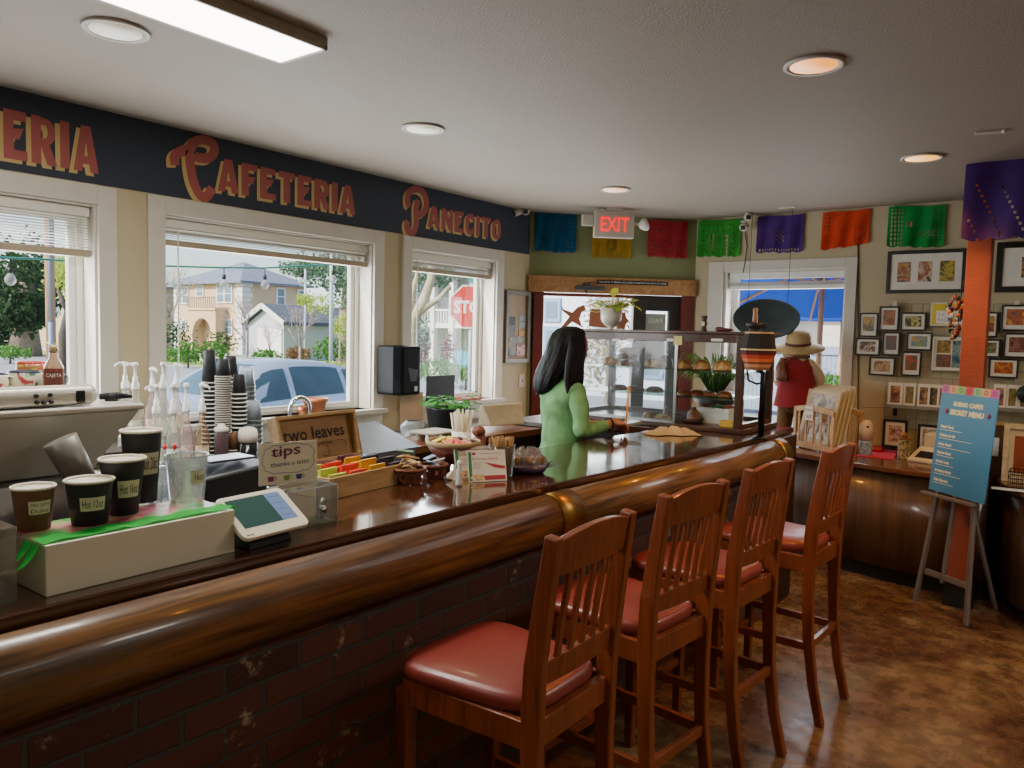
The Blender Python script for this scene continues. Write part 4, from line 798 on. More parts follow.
# ================================================================ THINGS ON THE BAR
def bardir(y): return (V((edge(y + .1), y + .1, 0)) - V((edge(y - .1), y - .1, 0))).normalized()
def frame_of(y): u = bardir(y); return u, V((-u.y, u.x, 0))     # along the bar (away), back (toward the windows)
def obox(mb, o, u, b, du, db, dz): o = V(o); q = [o, o + u * du, o + u * du + b * db, o + b * db]; return mb.hexa(q, [p + UZ * dz for p in q])
A, Bq = Zp(46, 598, ZC), Zp(235, 552, ZC); u = (Bq - A).normalized(); b = V((-u.y, u.x, 0)); RL = (Bq - A).length; RH = zat(A, 46, 546) - ZC
RZ = ZC + RH
t = one('riser_box', 'long white riser box on the bar under the sample cups', 'box', obox(MB(), A, u, b, RL, .20, RH), mat('white_laminate', '#d3cdb8', .4, var=.02), bevel=.003)
gm = art('runner_paper', ['#2f9a3c', '#2f9a3c', '#8f9a68', '#b99a78', '#c0407f', '#7f8a5a'], 7, 3, 'noise'); M_gr = sheet('green_tissue', '#22a83a', .3, .1)
m = MB()
def fn(u_, v_): p = A + b * (.004 + .19 * v_) + u * (RL * (u_ * 1.0)) + UZ * (RH + .0015 + .002 * math.sin(20 * u_ + 9 * v_) ** 2); return p
m.m = 1; m.grid(lambda a_, c_: fn(a_, .30 + .70 * c_), 30, 8); m.m = 0; m.grid(lambda a_, c_: fn(a_, .02 + .28 * c_) + UZ * (.004 * math.sin(14 * a_) ** 2), 40, 4)
def tail(o, dirn, wd, L, fr=6):
 for k in range(fr):
  w0 = wd * k / fr; w1 = wd * (k + .85) / fr; l = L * (.8 + .25 * ((k * 7) % 3) / 2)
  m.grid(lambda a_, c_, w0=w0, w1=w1, l=l: o + b * lerp(w0, w1, a_) + dirn * (.012 + .02 * c_ ** 2 + .01 * c_) + UZ * (-l * c_ + .004), 2, 6)
tail(A + UZ * RH - u * .0, -u, .075, .05); tail(A + u * (RL + .0) + UZ * RH + b * .02, u, .06, RH - .012)
one('paper_runner', 'green paper runner with fringed ends draped over the white riser box', 'runner', m, [M_gr, gm])
def paper_cup(P, h, rb, rt, body, label, text, lw=.6, lz=.5, ang=None, yaw=0, group=None, sticker=True):
 t = thing('paper_cup', label, 'cup', P, 0, group)
 m = MB(); m.lathe([(.0001, .004), (rb * .9, .004), (rb * .96, 0), (rb, .001), (rt, h - .004)], P, 36, op=True); build('body', m, body, t)
 m = MB(); m.lathe([(rt - .0012, h - .006), (rt + .002, h - .006), (rt + .0035, h - .003), (rt + .002, h), (rt - .001, h - .0005), (rt - .003, h - .004), (rb - .002, .01), (.0001, .01)], P, 36); build('rim', m, mat('cup_white_paper', '#d9d2c0', .55), t)
 if sticker:
  ca = math.atan2(-P.y, -P.x) + yaw; hh = h * .30; z0 = h * lz - hh / 2; rr_ = lambda z: lerp(rb, rt, z / h) + .0006
  def sp(uu, vv): z = z0 + hh * vv; a = ca + (uu - .5) * 2 * lw; return P + V((rr_(z) * math.cos(a), rr_(z) * math.sin(a), z))
  s = build('label_sticker', MB().grid(sp, 14, 2), mat('cream_sticker', '#cfc8a8', .6), t)
  m = MB(); tm = MB(); lines = text.split('|'); n = len(lines)
  for li, ln in enumerate(lines):
   q = MB(); q.text(ln, 1.0, (0, 0, 0), UX, UY, 0)
   if not q.v: continue
   x0, x1 = min(p.x for p in q.v), max(p.x for p in q.v); y0, y1 = min(p.y for p in q.v), max(p.y for p in q.v)
   for p in q.v:
    uu = .1 + .8 * (p.x - x0) / (x1 - x0); vv = (n - 1 - li) / n + (.22 + .58 * (p.y - y0) / (y1 - y0)) / n
    w_ = sp(uu, vv); p.x, p.y, p.z = w_ + (w_ - V((P.x, P.y, w_.z))).normalized() * .0005
   m.add([V(p) for p in q.v], q.f)
  build('writing', m, M_ink, s)
 return t
M_kraft = mat('brown_kraft', '#6b4a33', .7); M_bcup = mat('black_paper', '#23242a', .6, var=.05)
P = Zp(34, 530, RZ); k = mpp(P)
def cup_at(px, pyb, pyt, wt, wb, body, label, text, **kw):
 P = Zp(px, pyb, RZ + .002); k = mpp(P + V((0, 0, .08))) * math.cos(math.atan((512 - px) / F_PX)); hh = zat(P, px, pyt) - RZ; return paper_cup(P, hh, wb * k / 2, wt * k / 2, body, label, text, **kw)
cup_at(34, 529, 486, 45, 34, M_kraft, 'brown paper cup with a handwritten label on the riser box, leftmost of the sample cups', 'Hot Leche|Dulce', yaw=.35, lz=.55)
cup_at(90, 523, 479, 50, 37, M_bcup, 'short black paper cup labelled Hot 12oz on the riser box', 'Hot 12oz', yaw=.15, lz=.5)
cup_at(123, 513, 458, 47, 31, M_bcup, 'middle height black paper cup labelled Hot 16oz on the riser box', 'Hot 16oz', yaw=.35, lz=.48)
cup_at(142, 501, 430, 42, 30, M_bcup, 'tallest black paper cup labelled Hot 20oz at the back of the riser box', 'Hot 20oz', yaw=.5, lz=.55)
P = Zp(187, 501, RZ + .002); k = mpp(P) * .92; h = zat(P, 187, 455) - RZ
t = thing('plastic_cup', 'clear plastic cup labelled 16oz on the right of the riser box', 'cup', P)
m = MB(); m.lathe([(17 * k, 0), (21.5 * k, h - .006), (22.5 * k, h - .004), (22.5 * k, h), (21.2 * k, h - .001), (16.6 * k, .003), (.0001, .003)], P, 36); build('body', m, M_plast, t)
m = MB(); m.tube([P + V((22.2 * k * math.cos(2 * PI * i / 32), 22.2 * k * math.sin(2 * PI * i / 32), h - .003)) for i in range(32)], .0022, 6, closed=True); build('rim', m, clear('cup_rim', '#f0f2f2', .45, .1, .25), t)
ca = math.atan2(-P.y, -P.x) + .6
m = MB(); m.grid(lambda a_, c_: P + V((20.2 * k * math.cos(ca + (a_ - .5) * .8), 20.2 * k * math.sin(ca + (a_ - .5) * .8), h * (.42 + .28 * c_))), 8, 2); s = build('label_sticker', m, mat('cream_sticker', '#cfc8a8', .6), t)
q = MB().text('16oz', .026, P + V((20.6 * k * math.cos(ca), 20.6 * k * math.sin(ca), h * .5)) - V((-math.sin(ca), math.cos(ca), 0)) * .014, V((-math.sin(ca), math.cos(ca), 0)), UZ, .0005, maxw=.028); build('writing', q, M_ink, s)
A2 = Zp(23, 600, ZC + .0005);
t = thing('acrylic_bin', 'clear grey acrylic bin at the left end of the bar beside the riser box', 'bin', A2); H2 = zat(A2, 23, 528) - ZC
m = MB(); obox(m, A2 - u * .21, u, b, .20, .16, H2); build('shell', m, clear('smoky_acrylic', '#dddbd4', .38, .1, .15, '#a5a296'), t)
m = MB(); obox(m, A2 - u * .212 + UZ * H2, u, b, .204, .164, .004); build('lid', m, clear('acrylic_lid', '#e8e6e0', .35, .06, .2, '#a39a92'), t)
for i, (du, db) in enumerate(((.03, .05), (.075, .09), (.13, .06), (.16, .11))):
 P = A2 - u * .2 + u * du + b * db + UZ * .006; one('creamer_tub', 'small white tub inside the clear acrylic bin', 'tub', MB().lathe([(.014, 0), (.018, .022), (.021, .024), (.0001, .025)], P, 16), M_paper, 'white tubs in the acrylic bin')
m = MB(); o = A2 - u * .15 + b * .02 + UZ * (H2 + .006); obox(m, o, (u + UZ * .18).normalized(), b, .10, .12, .002); one('white_card', 'white card lying tilted on the acrylic bin at the left edge', 'card', m, M_paper)
q = [Zp(240, 541, ZC + .042), Zp(311, 523, ZC + .042), Zp(283, 487.5, ZC + .125), Zp(216, 498, ZC + .125)]
tb = thing('tablet_register', 'white tablet register tilted on the bar beside the riser box', 'tablet', V((((q[0] + q[2]) / 2).x, ((q[0] + q[2]) / 2).y, ZC)))
ux = (q[1] - q[0]).normalized(); uy = ((q[3] + q[2]) / 2 - (q[0] + q[1]) / 2); hh = uy.length; uy = (uy - ux * uy.dot(ux)).normalized(); un = ux.cross(uy); ww = ((q[1] - q[0]).length + (q[2] - q[3]).length) / 2
oc = (q[0] + q[1] + q[2] + q[3]) / 4
def rrect(w, h, r, n=6): return [(cx + r * math.cos(a0 + PI / 2 * i / n), cy + r * math.sin(a0 + PI / 2 * i / n)) for cx, cy, a0 in ((w / 2 - r, h / 2 - r, 0), (-w / 2 + r, h / 2 - r, PI / 2), (-w / 2 + r, -h / 2 + r, PI), (w / 2 - r, -h / 2 + r, 1.5 * PI)) for i in range(n + 1)]
build('frame', MB().prism(rrect(ww, hh, .018), oc - un * .012, ux, uy, .012), mat('ivory_tablet', '#ddd6c2', .35, var=.02), tb, bevel=.002)
def srect(x0, x1, y0, y1): return [(x0, y0), (x1, y0), (x1, y1), (x0, y1)]
build('screen', MB().prism(srect(-ww * .40, ww * .17, -hh * .28, hh * .40), oc, ux, uy, .0006), mat('dark_teal_screen', '#27423f', .2, emit='#2c4a46', es=.25, var=.02), tb)
s = build('side_panel', MB().prism(srect(ww * .17, ww * .40, -hh * .28, hh * .40), oc, ux, uy, .0008), mat('blue_screen_panel', '#5f7396', .2, emit='#5f7396', es=.35, var=.02), tb)
m = MB()
for i in range(4): m.prism(srect(ww * .21, ww * .35, hh * (.30 - i * .16), hh * (.305 - i * .16)), oc, ux, uy, .0012)
build('text_lines', m, M_ink, s); build('logo', MB().prism(srect(-ww * .44, -ww * .415, -hh * .44, -hh * .415), oc, ux, uy, .0006).prism(srect(-ww * .405, -ww * .34, -hh * .435, -hh * .42), oc, ux, uy, .0006), M_ink, tb)
m = MB(); base = V((oc.x, oc.y, ZC)); m.hexa([base + ux * a_ + V((-ux.y, ux.x, 0)) * c_ + UZ * .0005 for a_, c_ in ((-.07, -.03), (.07, -.03), (.07, .07), (-.07, .07))], [oc - un * .013 + ux * a_ + uy * c_ for a_, c_ in ((-.05, -.03), (.05, -.03), (.05, .04), (-.05, .04))]); build('stand', m, M_black, tb, bevel=.002)
P = Zp(262, 500, ZC); P = V((-2.10, 1.37, ZC)); u2, b2 = frame_of(1.4)
t = thing('receipt_printer', 'black receipt printer standing behind the tablet register', 'printer', P)
m = MB(); o = P - u2 * .10; a0 = [o, o + u2 * .23, o + u2 * .23 + b2 * .16, o + b2 * .16]; h1 = zat(P, 240, 463) - ZC
m.hexa(a0, [a0[0] + UZ * h1 * .75, a0[1] + UZ * h1 * .9, a0[2] + UZ * h1, a0[3] + UZ * h1]); build('body', m, mat('black_printer', '#1c2027', .35), t, bevel=.008)
m = MB(); m.box(P + b2 * .08 + u2 * .02 + UZ * (h1 + .004), (.10, .16, .008), rotz(math.atan2(u2.y, u2.x) - PI / 2)); build('paper_cover', m, mat('dark_grey_plastic', '#3a3f48', .3), t, bevel=.003)
Pf = Zp(337, 521, ZC); u3, b3 = frame_of(1.45); tw, td, th = .175, .10, zat(Pf, 337, 484) - ZC
t = thing('tip_box', 'clear acrylic tip box on the bar with a handwritten tips sign', 'tip box', Pf - u3 * tw / 2 + b3 * td / 2)
o = Pf - u3 * tw; m = MB(); w_ = .003
obox(m, o, u3, b3, tw, w_, th); obox(m, o + b3 * (td - w_), u3, b3, tw, w_, th); obox(m, o + b3 * w_, u3, b3, w_, td - 2 * w_, th); obox(m, o + u3 * (tw - w_) + b3 * w_, u3, b3, w_, td - 2 * w_, th); obox(m, o + UZ * .0005 + u3 * w_ + b3 * w_, u3, b3, tw - 2 * w_, td - 2 * w_, w_)
obox(m, o + UZ * th, u3, b3, tw, td * .42, w_); obox(m, o + UZ * th + b3 * td * .55, u3, b3, tw, td * .45, w_); build('box', m, M_acryl, t)
m = MB()
for p, q_ in ((o, o + UZ * th), (o + u3 * tw, o + u3 * tw + UZ * th), (o + UZ * th, o + u3 * tw + UZ * th), (o + u3 * tw + UZ * th, o + u3 * tw + b3 * td + UZ * th), (o + u3 * tw, o + u3 * tw + b3 * td), (o + u3 * tw + b3 * td, o + u3 * tw + b3 * td + UZ * th)): m.cyl(p, q_, .0016, n=6)
build('edges', m, clear('bright_edge', '#ffffff', .6, .05, .3, '#d8d4d8'), t)
m = MB(); c = o + u3 * (tw * .72) + b3 * .012 + UZ * .045; m.cyl(c, c + b3 * -.018, .011, n=12); m.tube([c - UZ * .03, c - UZ * .006, c + UZ * .018, c + UZ * .026 + u3 * .012], [.007, .004, .005, .009], 8); build('lock', m, M_chrome, t)
sy0, sz = b3 * (td + .001), zat(Pf + b3 * td, 290, 482)
so = Pf + b3 * (td + .004); so = V((so.x, so.y, 0)); c0 = o - u3 * .02 + b3 * (td + .006)
sl = Xp(262, 460, c0.x); zb = ZC + th + .006; s0 = c0 + u3 * 0 + UZ * (zb - ZC);
uS = (u3 * 1.0 - b3 * .22).normalized(); wS = .178; hS = zat(c0, 262, 444) - zb
sg = build('sign_card', MB().prism([(0, 0), (wS, 0), (wS * .985, hS), (.0, hS)], s0, uS, UZ, .002), M_cardw, t)
nS = uS.cross(UZ); fr0 = s0 + nS * .0024
m = MB(); m.text('tips', hS * .36, fr0 + uS * .036 + UZ * hS * .66, (uS + UZ * .06), UZ, .0004, bold=.0006, maxw=wS * .50); m.ribbon([(.035, hS * .70), (.07, hS * .78), (.11, hS * .80)], .002, fr0, uS, UZ, .0005); build('tips_lettering', m, mat('purple_ink', '#6d2352', .6), sg)
build('thanks_lettering', MB().text('thanks a latte', hS * .16, fr0 + uS * .034 + UZ * hS * .42, (uS + UZ * .04), UZ, .0004, maxw=wS * .66), mat('slate_ink', '#4c5262', .6), sg)
m = MB(); cl = []
for i in range(61):
 a = 2 * PI * i / 60; r = 1 + .07 * abs(math.sin(5.5 * a)); cl.append((wS * .5 + wS * .42 * r * math.copysign(abs(math.cos(a)) ** .6, math.cos(a)), hS * .60 + hS * .33 * r * math.copysign(abs(math.sin(a)) ** .6, math.sin(a))))
m.ribbon(cl, .0018, fr0, uS, UZ, .0004); build('cloud_outline', m, mat('blue_ink', '#6b7690', .6), sg)
for cx_, col in ((.20, '#7a3a52'), (.47, '#7d9a4a'), (.68, '#3a3f78')):
 m = MB(); m.prism([(wS * cx_ - .011, hS * .20), (wS * cx_ - .008, hS * .08), (wS * cx_ + .006, hS * .08), (wS * cx_ + .009, hS * .20)], fr0, uS, UZ, .0005); m.ribbon([(wS * cx_ + .009, hS * .19), (wS * cx_ + .015, hS * .17), (wS * cx_ + .014, hS * .12), (wS * cx_ + .007, hS * .11)], .0018, fr0, uS, UZ, .0005); build('cup_drawing', m, mat('mug_' + col[1:], col, .6), sg)
Fr = Zp(407, 482, ZC); a3 = V((.10, -.995, 0)).normalized(); n3 = V((-a3.y, a3.x, 0)); n3 = -n3 if n3.x > 0 else n3
TL_, TD, TH = .40, .25, zat(Fr, 407, 463) - ZC
M_tea = wood('light_box_wood', '#94774c', '#bfa276', 'y', .5, 0, .7); M_tea2 = wood('lid_box_wood', '#7f6440', '#a88a5e', 'y', .5, 0, .7)
t = thing('tea_chest', 'open wooden tea chest with black lettering inside its raised lid', 'tea chest', Fr + a3 * TL_ / 2 + n3 * TD / 2)
m = MB(); w_ = .012
obox(m, Fr, a3, n3, TL_, w_, TH); obox(m, Fr + n3 * (TD - w_), a3, n3, TL_, w_, TH); obox(m, Fr + n3 * w_, a3, n3, w_, TD - 2 * w_, TH); obox(m, Fr + a3 * (TL_ - w_) + n3 * w_, a3, n3, w_, TD - 2 * w_, TH); obox(m, Fr + a3 * w_ + n3 * w_ + UZ * .001, a3, n3, TL_ - 2 * w_, TD - 2 * w_, .008)
for i in (1, 2, 3): obox(m, Fr + a3 * (TL_ * i / 4) + n3 * w_ + UZ * .009, a3, n3, .005, TD - 2 * w_, TH - .02)
build('tray', m, M_tea, t, bevel=.002)
hinge = Fr + n3 * (TD + .002) + UZ * TH; lt = (UZ * .97 + n3 * .25).normalized(); ln = a3.cross(lt); ln = ln if ln.dot(n3) < 0 else -ln   # ln faces the room
LH = (zat(hinge, 365, 411) - hinge.z) / lt.z
lid = MB(); ld = .035
def lbox(s0, s1, h0, h1, d0, d1): return lid.hexa([hinge + a3 * s + lt * h_ + ln * d for s, h_, d in ((s0, h0, d0), (s1, h0, d0), (s1, h0, d1), (s0, h0, d1))], [hinge + a3 * s + lt * h_ + ln * d for s, h_, d in ((s0, h1, d0), (s1, h1, d0), (s1, h1, d1), (s0, h1, d1))])
lbox(0, TL_, .002, LH, -.008, .0); lbox(0, .014, .002, LH, 0, ld); lbox(TL_ - .014, TL_, .002, LH, 0, ld); lbox(.014, TL_ - .014, LH - .014, LH, 0, ld); lbox(.014, TL_ - .014, .002, .014, 0, ld)
L = build('lid', lid, M_tea2, t, bevel=.002)
ru = -a3; ro = hinge + a3 * TL_ + ln * .001; wn = ru.cross(lt); sg_ = 1 if wn.dot(ln) > 0 else -1
m = MB(); m.text('two leaves', LH * .36, ro + ru * .05 + lt * LH * .50, ru, lt, .0008 * sg_, maxw=TL_ * .76, bold=.001); build('lettering', m, M_ink, L)
m = MB(); m.text('and a bud', LH * .11, ro + ru * (TL_ * .52) + lt * LH * .36, ru, lt, .0006 * sg_, maxw=.07); m.text('tea company', LH * .08, ro + ru * (TL_ * .50) + lt * LH * .06, ru, lt, .0006 * sg_, maxw=.10); build('small_lettering', m, M_ink, L)
m = MB(); m.ribbon([(TL_ * .60 + .02 * math.cos(x), LH * .22 + .02 * math.sin(x)) for x in [i * .5 - 2.6 for i in range(9)]], .002, ro, ru, lt, .0006 * sg_); build('leaf_drawing', m, M_ink, L); build('scroll_drawing', MB().ribbon([(TL_ * .74, LH * .40), (TL_ * .8, LH * .41), (TL_ * .87, LH * .38), (TL_ * .88, LH * .30)], .0016, ro, ru, lt, .0006 * sg_), M_ink, L)
random.seed(11)
def packet(P, ax, w, h, th, lean, col, label, grp):
 m = MB(); lx = (UZ * math.cos(lean) + n3 * math.sin(lean)); m.hexa([P - ax * w / 2, P + ax * w / 2, P + ax * w / 2 + n3 * th, P - ax * w / 2 + n3 * th], [P - ax * w / 2 + lx * h, P + ax * w / 2 + lx * h, P + ax * w / 2 + lx * h + n3 * th * .4, P - ax * w / 2 + lx * h + n3 * th * .4])
 return one('tea_packet', label, 'tea packet', m, mat('tea_' + col[1:], col, .45, var=.12, scale=30), grp, bevel=.002)
slots = [('#b5bf58', 'green and white tea packet at the near left of the open tea chest', 3), ('#d8433f', 'bright red tea packet in the open tea chest', 2), ('#d09a22', 'yellow tea packet in the open tea chest', 1), ('#33263f', 'dark purple tea packet at the far right of the open tea chest', 0)]
for si, (col, lb, slot) in enumerate(slots):
 c = Fr + a3 * (TL_ * (slot + .5) / 4) + UZ * .010
 for k in range(5):
  packet(c + n3 * (.018 + .040 * k), a3, .078, .072 + .014 * (k % 2) + .006 * (si == 2), .026, -.10 + .25 * (k % 3) * .2, col, lb, lb.split(' tea')[0] + ' tea packets')
for k in range(2): packet(Fr + a3 * (TL_ * .375) + n3 * (.13 + .03 * k) + UZ * .085, a3, .07, .02, .028, .2, '#4a2230', 'maroon tea packet lying over the yellow ones in the tea chest', 'maroon tea packets')
M_wick = mat('brown_wicker', '#6f3f28', .65, bump=.7, bscale=120, var=.3, scale=50)
def basket(P, r, h, label):
 t = thing('wicker_basket', label, 'basket', P); m = MB(); n = 28
 def fn(u_, v_): a = 2 * PI * u_; rr2 = r * (.72 + .28 * v_) + .002 * (1 if int(u_ * n + v_ * 5) % 2 else -1); return P + V((rr2 * math.cos(a), rr2 * math.sin(a), .001 + h * v_))
 m.grid(fn, n, 6, keep=lambda i, j: not (2 <= j <= 3 and i % 3 == 1)); m.lathe([(.0001, .001), (r * .72, .001)], P, n); build('weave', m, M_wick, t)
 build('rim', MB().tube([P + V((r * math.cos(2 * PI * i / 24), r * math.sin(2 * PI * i / 24), h)) for i in range(24)], .006, 7, closed=True), M_wick, t); return t
P1 = Zp(417, 486, ZC) + n3 * .06 + V((0, .025, 0)); P1.z = ZC; basket(P1, .062, .055, 'brown wicker basket of tan packets on the bar beside the tea chest')
P2 = Zp(441, 482, ZC) + V((-.05, .02, 0)); P2.z = ZC; P2 = P1 + V((-.01, .145, 0)); basket(P2, .055, .05, 'brown wicker basket of white and blue packets on the bar beside the clay bowl')
def sachet(P, s, col, label, grp, rz, tilt, name='sugar_packet'):
 m = MB(); m.box((0, 0, 0), (s, s * .62, .006)); R = rotz(rz) @ roty(tilt); m.v = [P + R @ p for p in m.v]; return one(name, label, 'packet', m, mat('sachet_' + col[1:], col, .55), grp, bevel=.002)
for i in range(8): sachet(P1 + V((.026 * math.cos(i * 2.4) * (.4 + .08 * i), .026 * math.sin(i * 2.4) * (.4 + .08 * i), .050 + .0075 * i)), .05, '#c9a878', 'tan sugar packet in the wicker basket beside the tea chest', 'tan packets in the first wicker basket', i * 1.3, .25)
sachet(P1 + V((-.03, .01, .116)), .06, '#3f5f3a', 'dark green packet lying on top of the tan packets in the basket', None, .6, .1)
for i in range(5): sachet(P2 + V((.02 * math.cos(i * 2.4), .02 * math.sin(i * 2.4), .046 + .0078 * i)), .045, '#dfe0e2' if i % 2 else '#8fa3c0', ('white' if i % 2 else 'blue') + ' packet in the wicker basket beside the clay bowl', ('white' if i % 2 else 'blue') + ' packets in the second wicker basket', i * 1.1, .3)
P = Zp(467, 475, ZC) + V((-.075, .0, 0)); P.z = ZC; k = mpp(P); HB = zat(P, 470, 440) - ZC
t = thing('clay_bowl', 'reddish clay bowl on short legs holding sweetener packets on the bar', 'bowl', P); M_clay = mat('red_clay', '#6f3a28', .5, var=.12); M_rimc = mat('tan_clay_rim', '#a08a62', .5)
RB = 27.5 * k
m = MB(); m.lathe([(.0001, HB * .26), (RB * .40, HB * .30), (RB * .80, HB * .62), (RB * .98, HB * .9), (RB * .93, HB * .9), (RB * .76, HB * .66), (RB * .36, HB * .40), (.0001, HB * .38)], P, 32)
for i in range(3): a = i * 2 * PI / 3 + .5; m.tube([P + V((RB * .55 * math.cos(a), RB * .55 * math.sin(a), HB * .5)), P + V((RB * .62 * math.cos(a), RB * .62 * math.sin(a), HB * .25)), P + V((RB * .70 * math.cos(a), RB * .70 * math.sin(a), .001))], [.022, .017, .013], 10)
build('bowl', m, M_clay, t); build('rim', MB().lathe([(RB * .975, HB * .86), (RB * 1.0, HB * .88), (RB * 1.0, HB * .99), (RB * .97, HB), (RB * .93, HB * .99), (RB * .93, HB * .90), (RB * .975, HB * .86)], P, 32), M_rimc, t)
hp = P + (u3 * .9 + b3 * -.2).normalized() * RB * .95 + UZ * (HB * .8 - .035)
build('handle', MB().tube([hp, hp + u3 * .02 + UZ * .02, hp + u3 * .035 + UZ * .055, hp + u3 * .03 + UZ * .085], [.036, .034, .026, .022], 12).ball(hp + u3 * .025 + UZ * .088, (.030, .030, .024), 12), M_clay, t)
for i in range(14):
 a = i * 2.4; r = RB * .75 * math.sqrt((i + .5) / 14); col, nm = [('#d3c04a', 'yellow'), ('#d9605e', 'pink'), ('#dcd9d2', 'white')][(0 if math.cos(a + 2.6) > .3 else 1 if math.cos(a + 1.2) > .5 else 2)]
 sachet(P + V((r * math.cos(a), r * math.sin(a), HB * .86 + .004 * (i % 4) + .022 * (1 - r / RB))), .055, col, nm + ' sweetener packet in the clay bowl', nm + ' sweetener packets in the clay bowl', a, .35)
P = Zp(466, 468, ZC) + V((-.16, .10, 0)); P.z = ZC
P = V((-2.16, 2.52, ZC)); k = mpp(P + UZ * .1); ztop = zat(P, 466, 412)
t = thing('straw_holder', 'white paper holder on the bar behind the clay bowl', 'holder', P); build('cup', MB().lathe([(.034, 0), (.043, .14), (.041, .14), (.032, .006), (.0001, .006)], P, 24), M_paper, t)
for i in range(26):
 a = i * 2.4; r = .030 * math.sqrt((i + .5) / 26); p0 = P + V((r * .7 * math.cos(a), r * .7 * math.sin(a), .008)); p1 = P + V((r * 1.75 * math.cos(a), r * 1.75 * math.sin(a), ztop - ZC + .012 * math.sin(i * 5)))
 one('paper_straw', 'cream paper straw standing in the white holder', 'straw', MB().cyl(p0, p1, .0035, n=8), mat('cream_straw', '#d6ccb4', .6), 'cream paper straws in the holder')
P = Zp(511, 478, ZC) + b3 * .05; P.z = ZC; k = mpp(P); zt2 = zat(P, 511, 437) - ZC
t = thing('stirrer_jar', 'clear jar packed with wooden stirrers on the bar behind the menu cards', 'jar', P); build('jar', MB().lathe([(11 * k, 0), (13.5 * k, zt2 * .8), (13.2 * k, zt2 * .8), (10.6 * k, .004), (.0001, .004)], P, 24), M_acryl, t)
for i in range(60):
 a = i * 2.4; r = math.sqrt((i + .5) / 60); p0 = P + V((r * 9.0 * k * math.cos(a), r * 9.0 * k * math.sin(a), .006)); p1 = P + V((r * 13.2 * k * math.cos(a + .18), r * 13.2 * k * math.sin(a + .18), zt2 * (.93 + .09 * ((i * 37) % 10) / 10)))
 m = MB(); m.bar(p0, p1, .0055, .0022, (math.cos(a), math.sin(a), 0)); one('wooden_stirrer', 'thin wooden stirrer standing in the clear jar', 'stirrer', m, mat('stirrer_wood', '#b08a5a', .7, var=.2), 'wooden stirrers in the jar')
def menu_card(px0, px1, pyb, pyt, z0, label, off):
 a_, b_ = Zp(px0, pyb[0], ZC), Zp(px1, pyb[1], ZC); a_ += off; b_ += off; ux_ = (b_ - a_).normalized(); back = V((-ux_.y, ux_.x, 0)); w_ = (b_ - a_).length; hz = zat((a_ + b_) / 2, (px0 + px1) / 2, pyt) - ZC
 uy_ = (UZ + back * .28).normalized(); h_ = hz / uy_.z; o_ = a_ + UZ * .002; nn = ux_.cross(uy_); t = thing('menu_card', label, 'menu card', (a_ + b_) / 2)
 build('card', MB().prism([(0, 0), (w_, 0), (w_, h_), (0, h_)], o_, ux_, uy_, -.0025), mat('pale_card', '#d9d5c4', .4), t)
 rc = lambda x0, x1, y0, y1: [(x0 * w_, y0 * h_), (x1 * w_, y0 * h_), (x1 * w_, y1 * h_), (x0 * w_, y1 * h_)]
 build('green_stripe', MB().prism(rc(.02, .10, .04, .96), o_, ux_, uy_, .0006), mat('flag_green', '#2f7a4a', .5), t)
 m = MB(); m.prism(rc(.12, .22, .86, .94), o_, ux_, uy_, .0006); m.prism(rc(.42, .97, .05, .19), o_, ux_, uy_, .0006); m.prism([(.42 * w_, .62 * h_), (.97 * w_, .48 * h_), (.97 * w_, .38 * h_), (.70 * w_, .44 * h_)], o_, ux_, uy_, .0006); build('red_print', m, mat('flag_red', '#a5303a', .5), t)
 build('picture', MB().prism([(.24 * w_ + .19 * w_ * math.cos(i * PI / 8), .14 * h_ + .10 * h_ * math.sin(i * PI / 8)) for i in range(16)], o_, ux_, uy_, .0008), art('cake_print', ['#7a4520', '#d8c9a0', '#c98a3a'], 60, 1, 'noise'), t)
 build('title', MB().text('Eat Marvelous Catering!', h_ * .12, o_ + ux_ * w_ * .12 + uy_ * h_ * .70, ux_, uy_, .0008, maxw=w_ * .66), mat('flag_red', '#a5303a', .5), t)
 m = MB()
 for i in range(4): m.prism(rc(.14, .40 - .03 * i, .60 - .06 * i, .612 - .06 * i), o_, ux_, uy_, .0005)
 m.prism(rc(.32, .9, .89, .905), o_, ux_, uy_, .0005); build('text_lines', m, mat('grey_ink', '#77746c', .6), t)
menu_card(469, 507, (483, 481), 452, 0, 'front smaller menu card with red title standing on the bar before the clay bowl', V((0, 0, 0)))
menu_card(462, 502, (480, 477), 448, 0, 'rear larger menu card with a green stripe standing on the bar behind another card', b3 * .03)
P = Zp(459, 486, ZC); k = mpp(P); t = thing('skull_figurine', 'tiny white figurine standing on the bar left of the menu cards', 'figurine', P); hF = zat(P, 459, 460) - ZC
build('body', MB().lathe([(.012, 0), (.014, .01), (.009, hF * .35), (.012, hF * .6), (.007, hF * .72), (.011, hF * .86), (.008, hF * .97), (.0001, hF)], P, 14), mat('white_ceramic', '#d8d6d2', .3), t)
P = P + V((-.05, -.02, 0)); P = Zp(447, 480, ZC); one('napkin_bird', 'small folded white paper shape on the bar beside the wicker basket', 'paper', MB().add([P, P + V((.02, .015, .0)), P + V((.012, .04, .05)), P + V((-.012, .01, .02)), P + V((.01, -.01, .012))], [(0, 1, 2), (0, 2, 3), (1, 4, 2), (0, 4, 1), (3, 2, 4)]), M_paper)
P = Zp(536, 474, ZC) + b3 * .05; P.z = ZC
t = thing('candy_bag', 'purple based clear wrapped bag of candies on the bar beside the stirrers', 'bag', P); random.seed(3)
build('tray', MB().lathe([(.07, .0), (.082, .012), (.088, .03), (.078, .026), (.0001, .02)], P, 20, sx=1.0, sy=.75, R=rotz(.9)), mat('purple_foil', '#3c2348', .35), t)
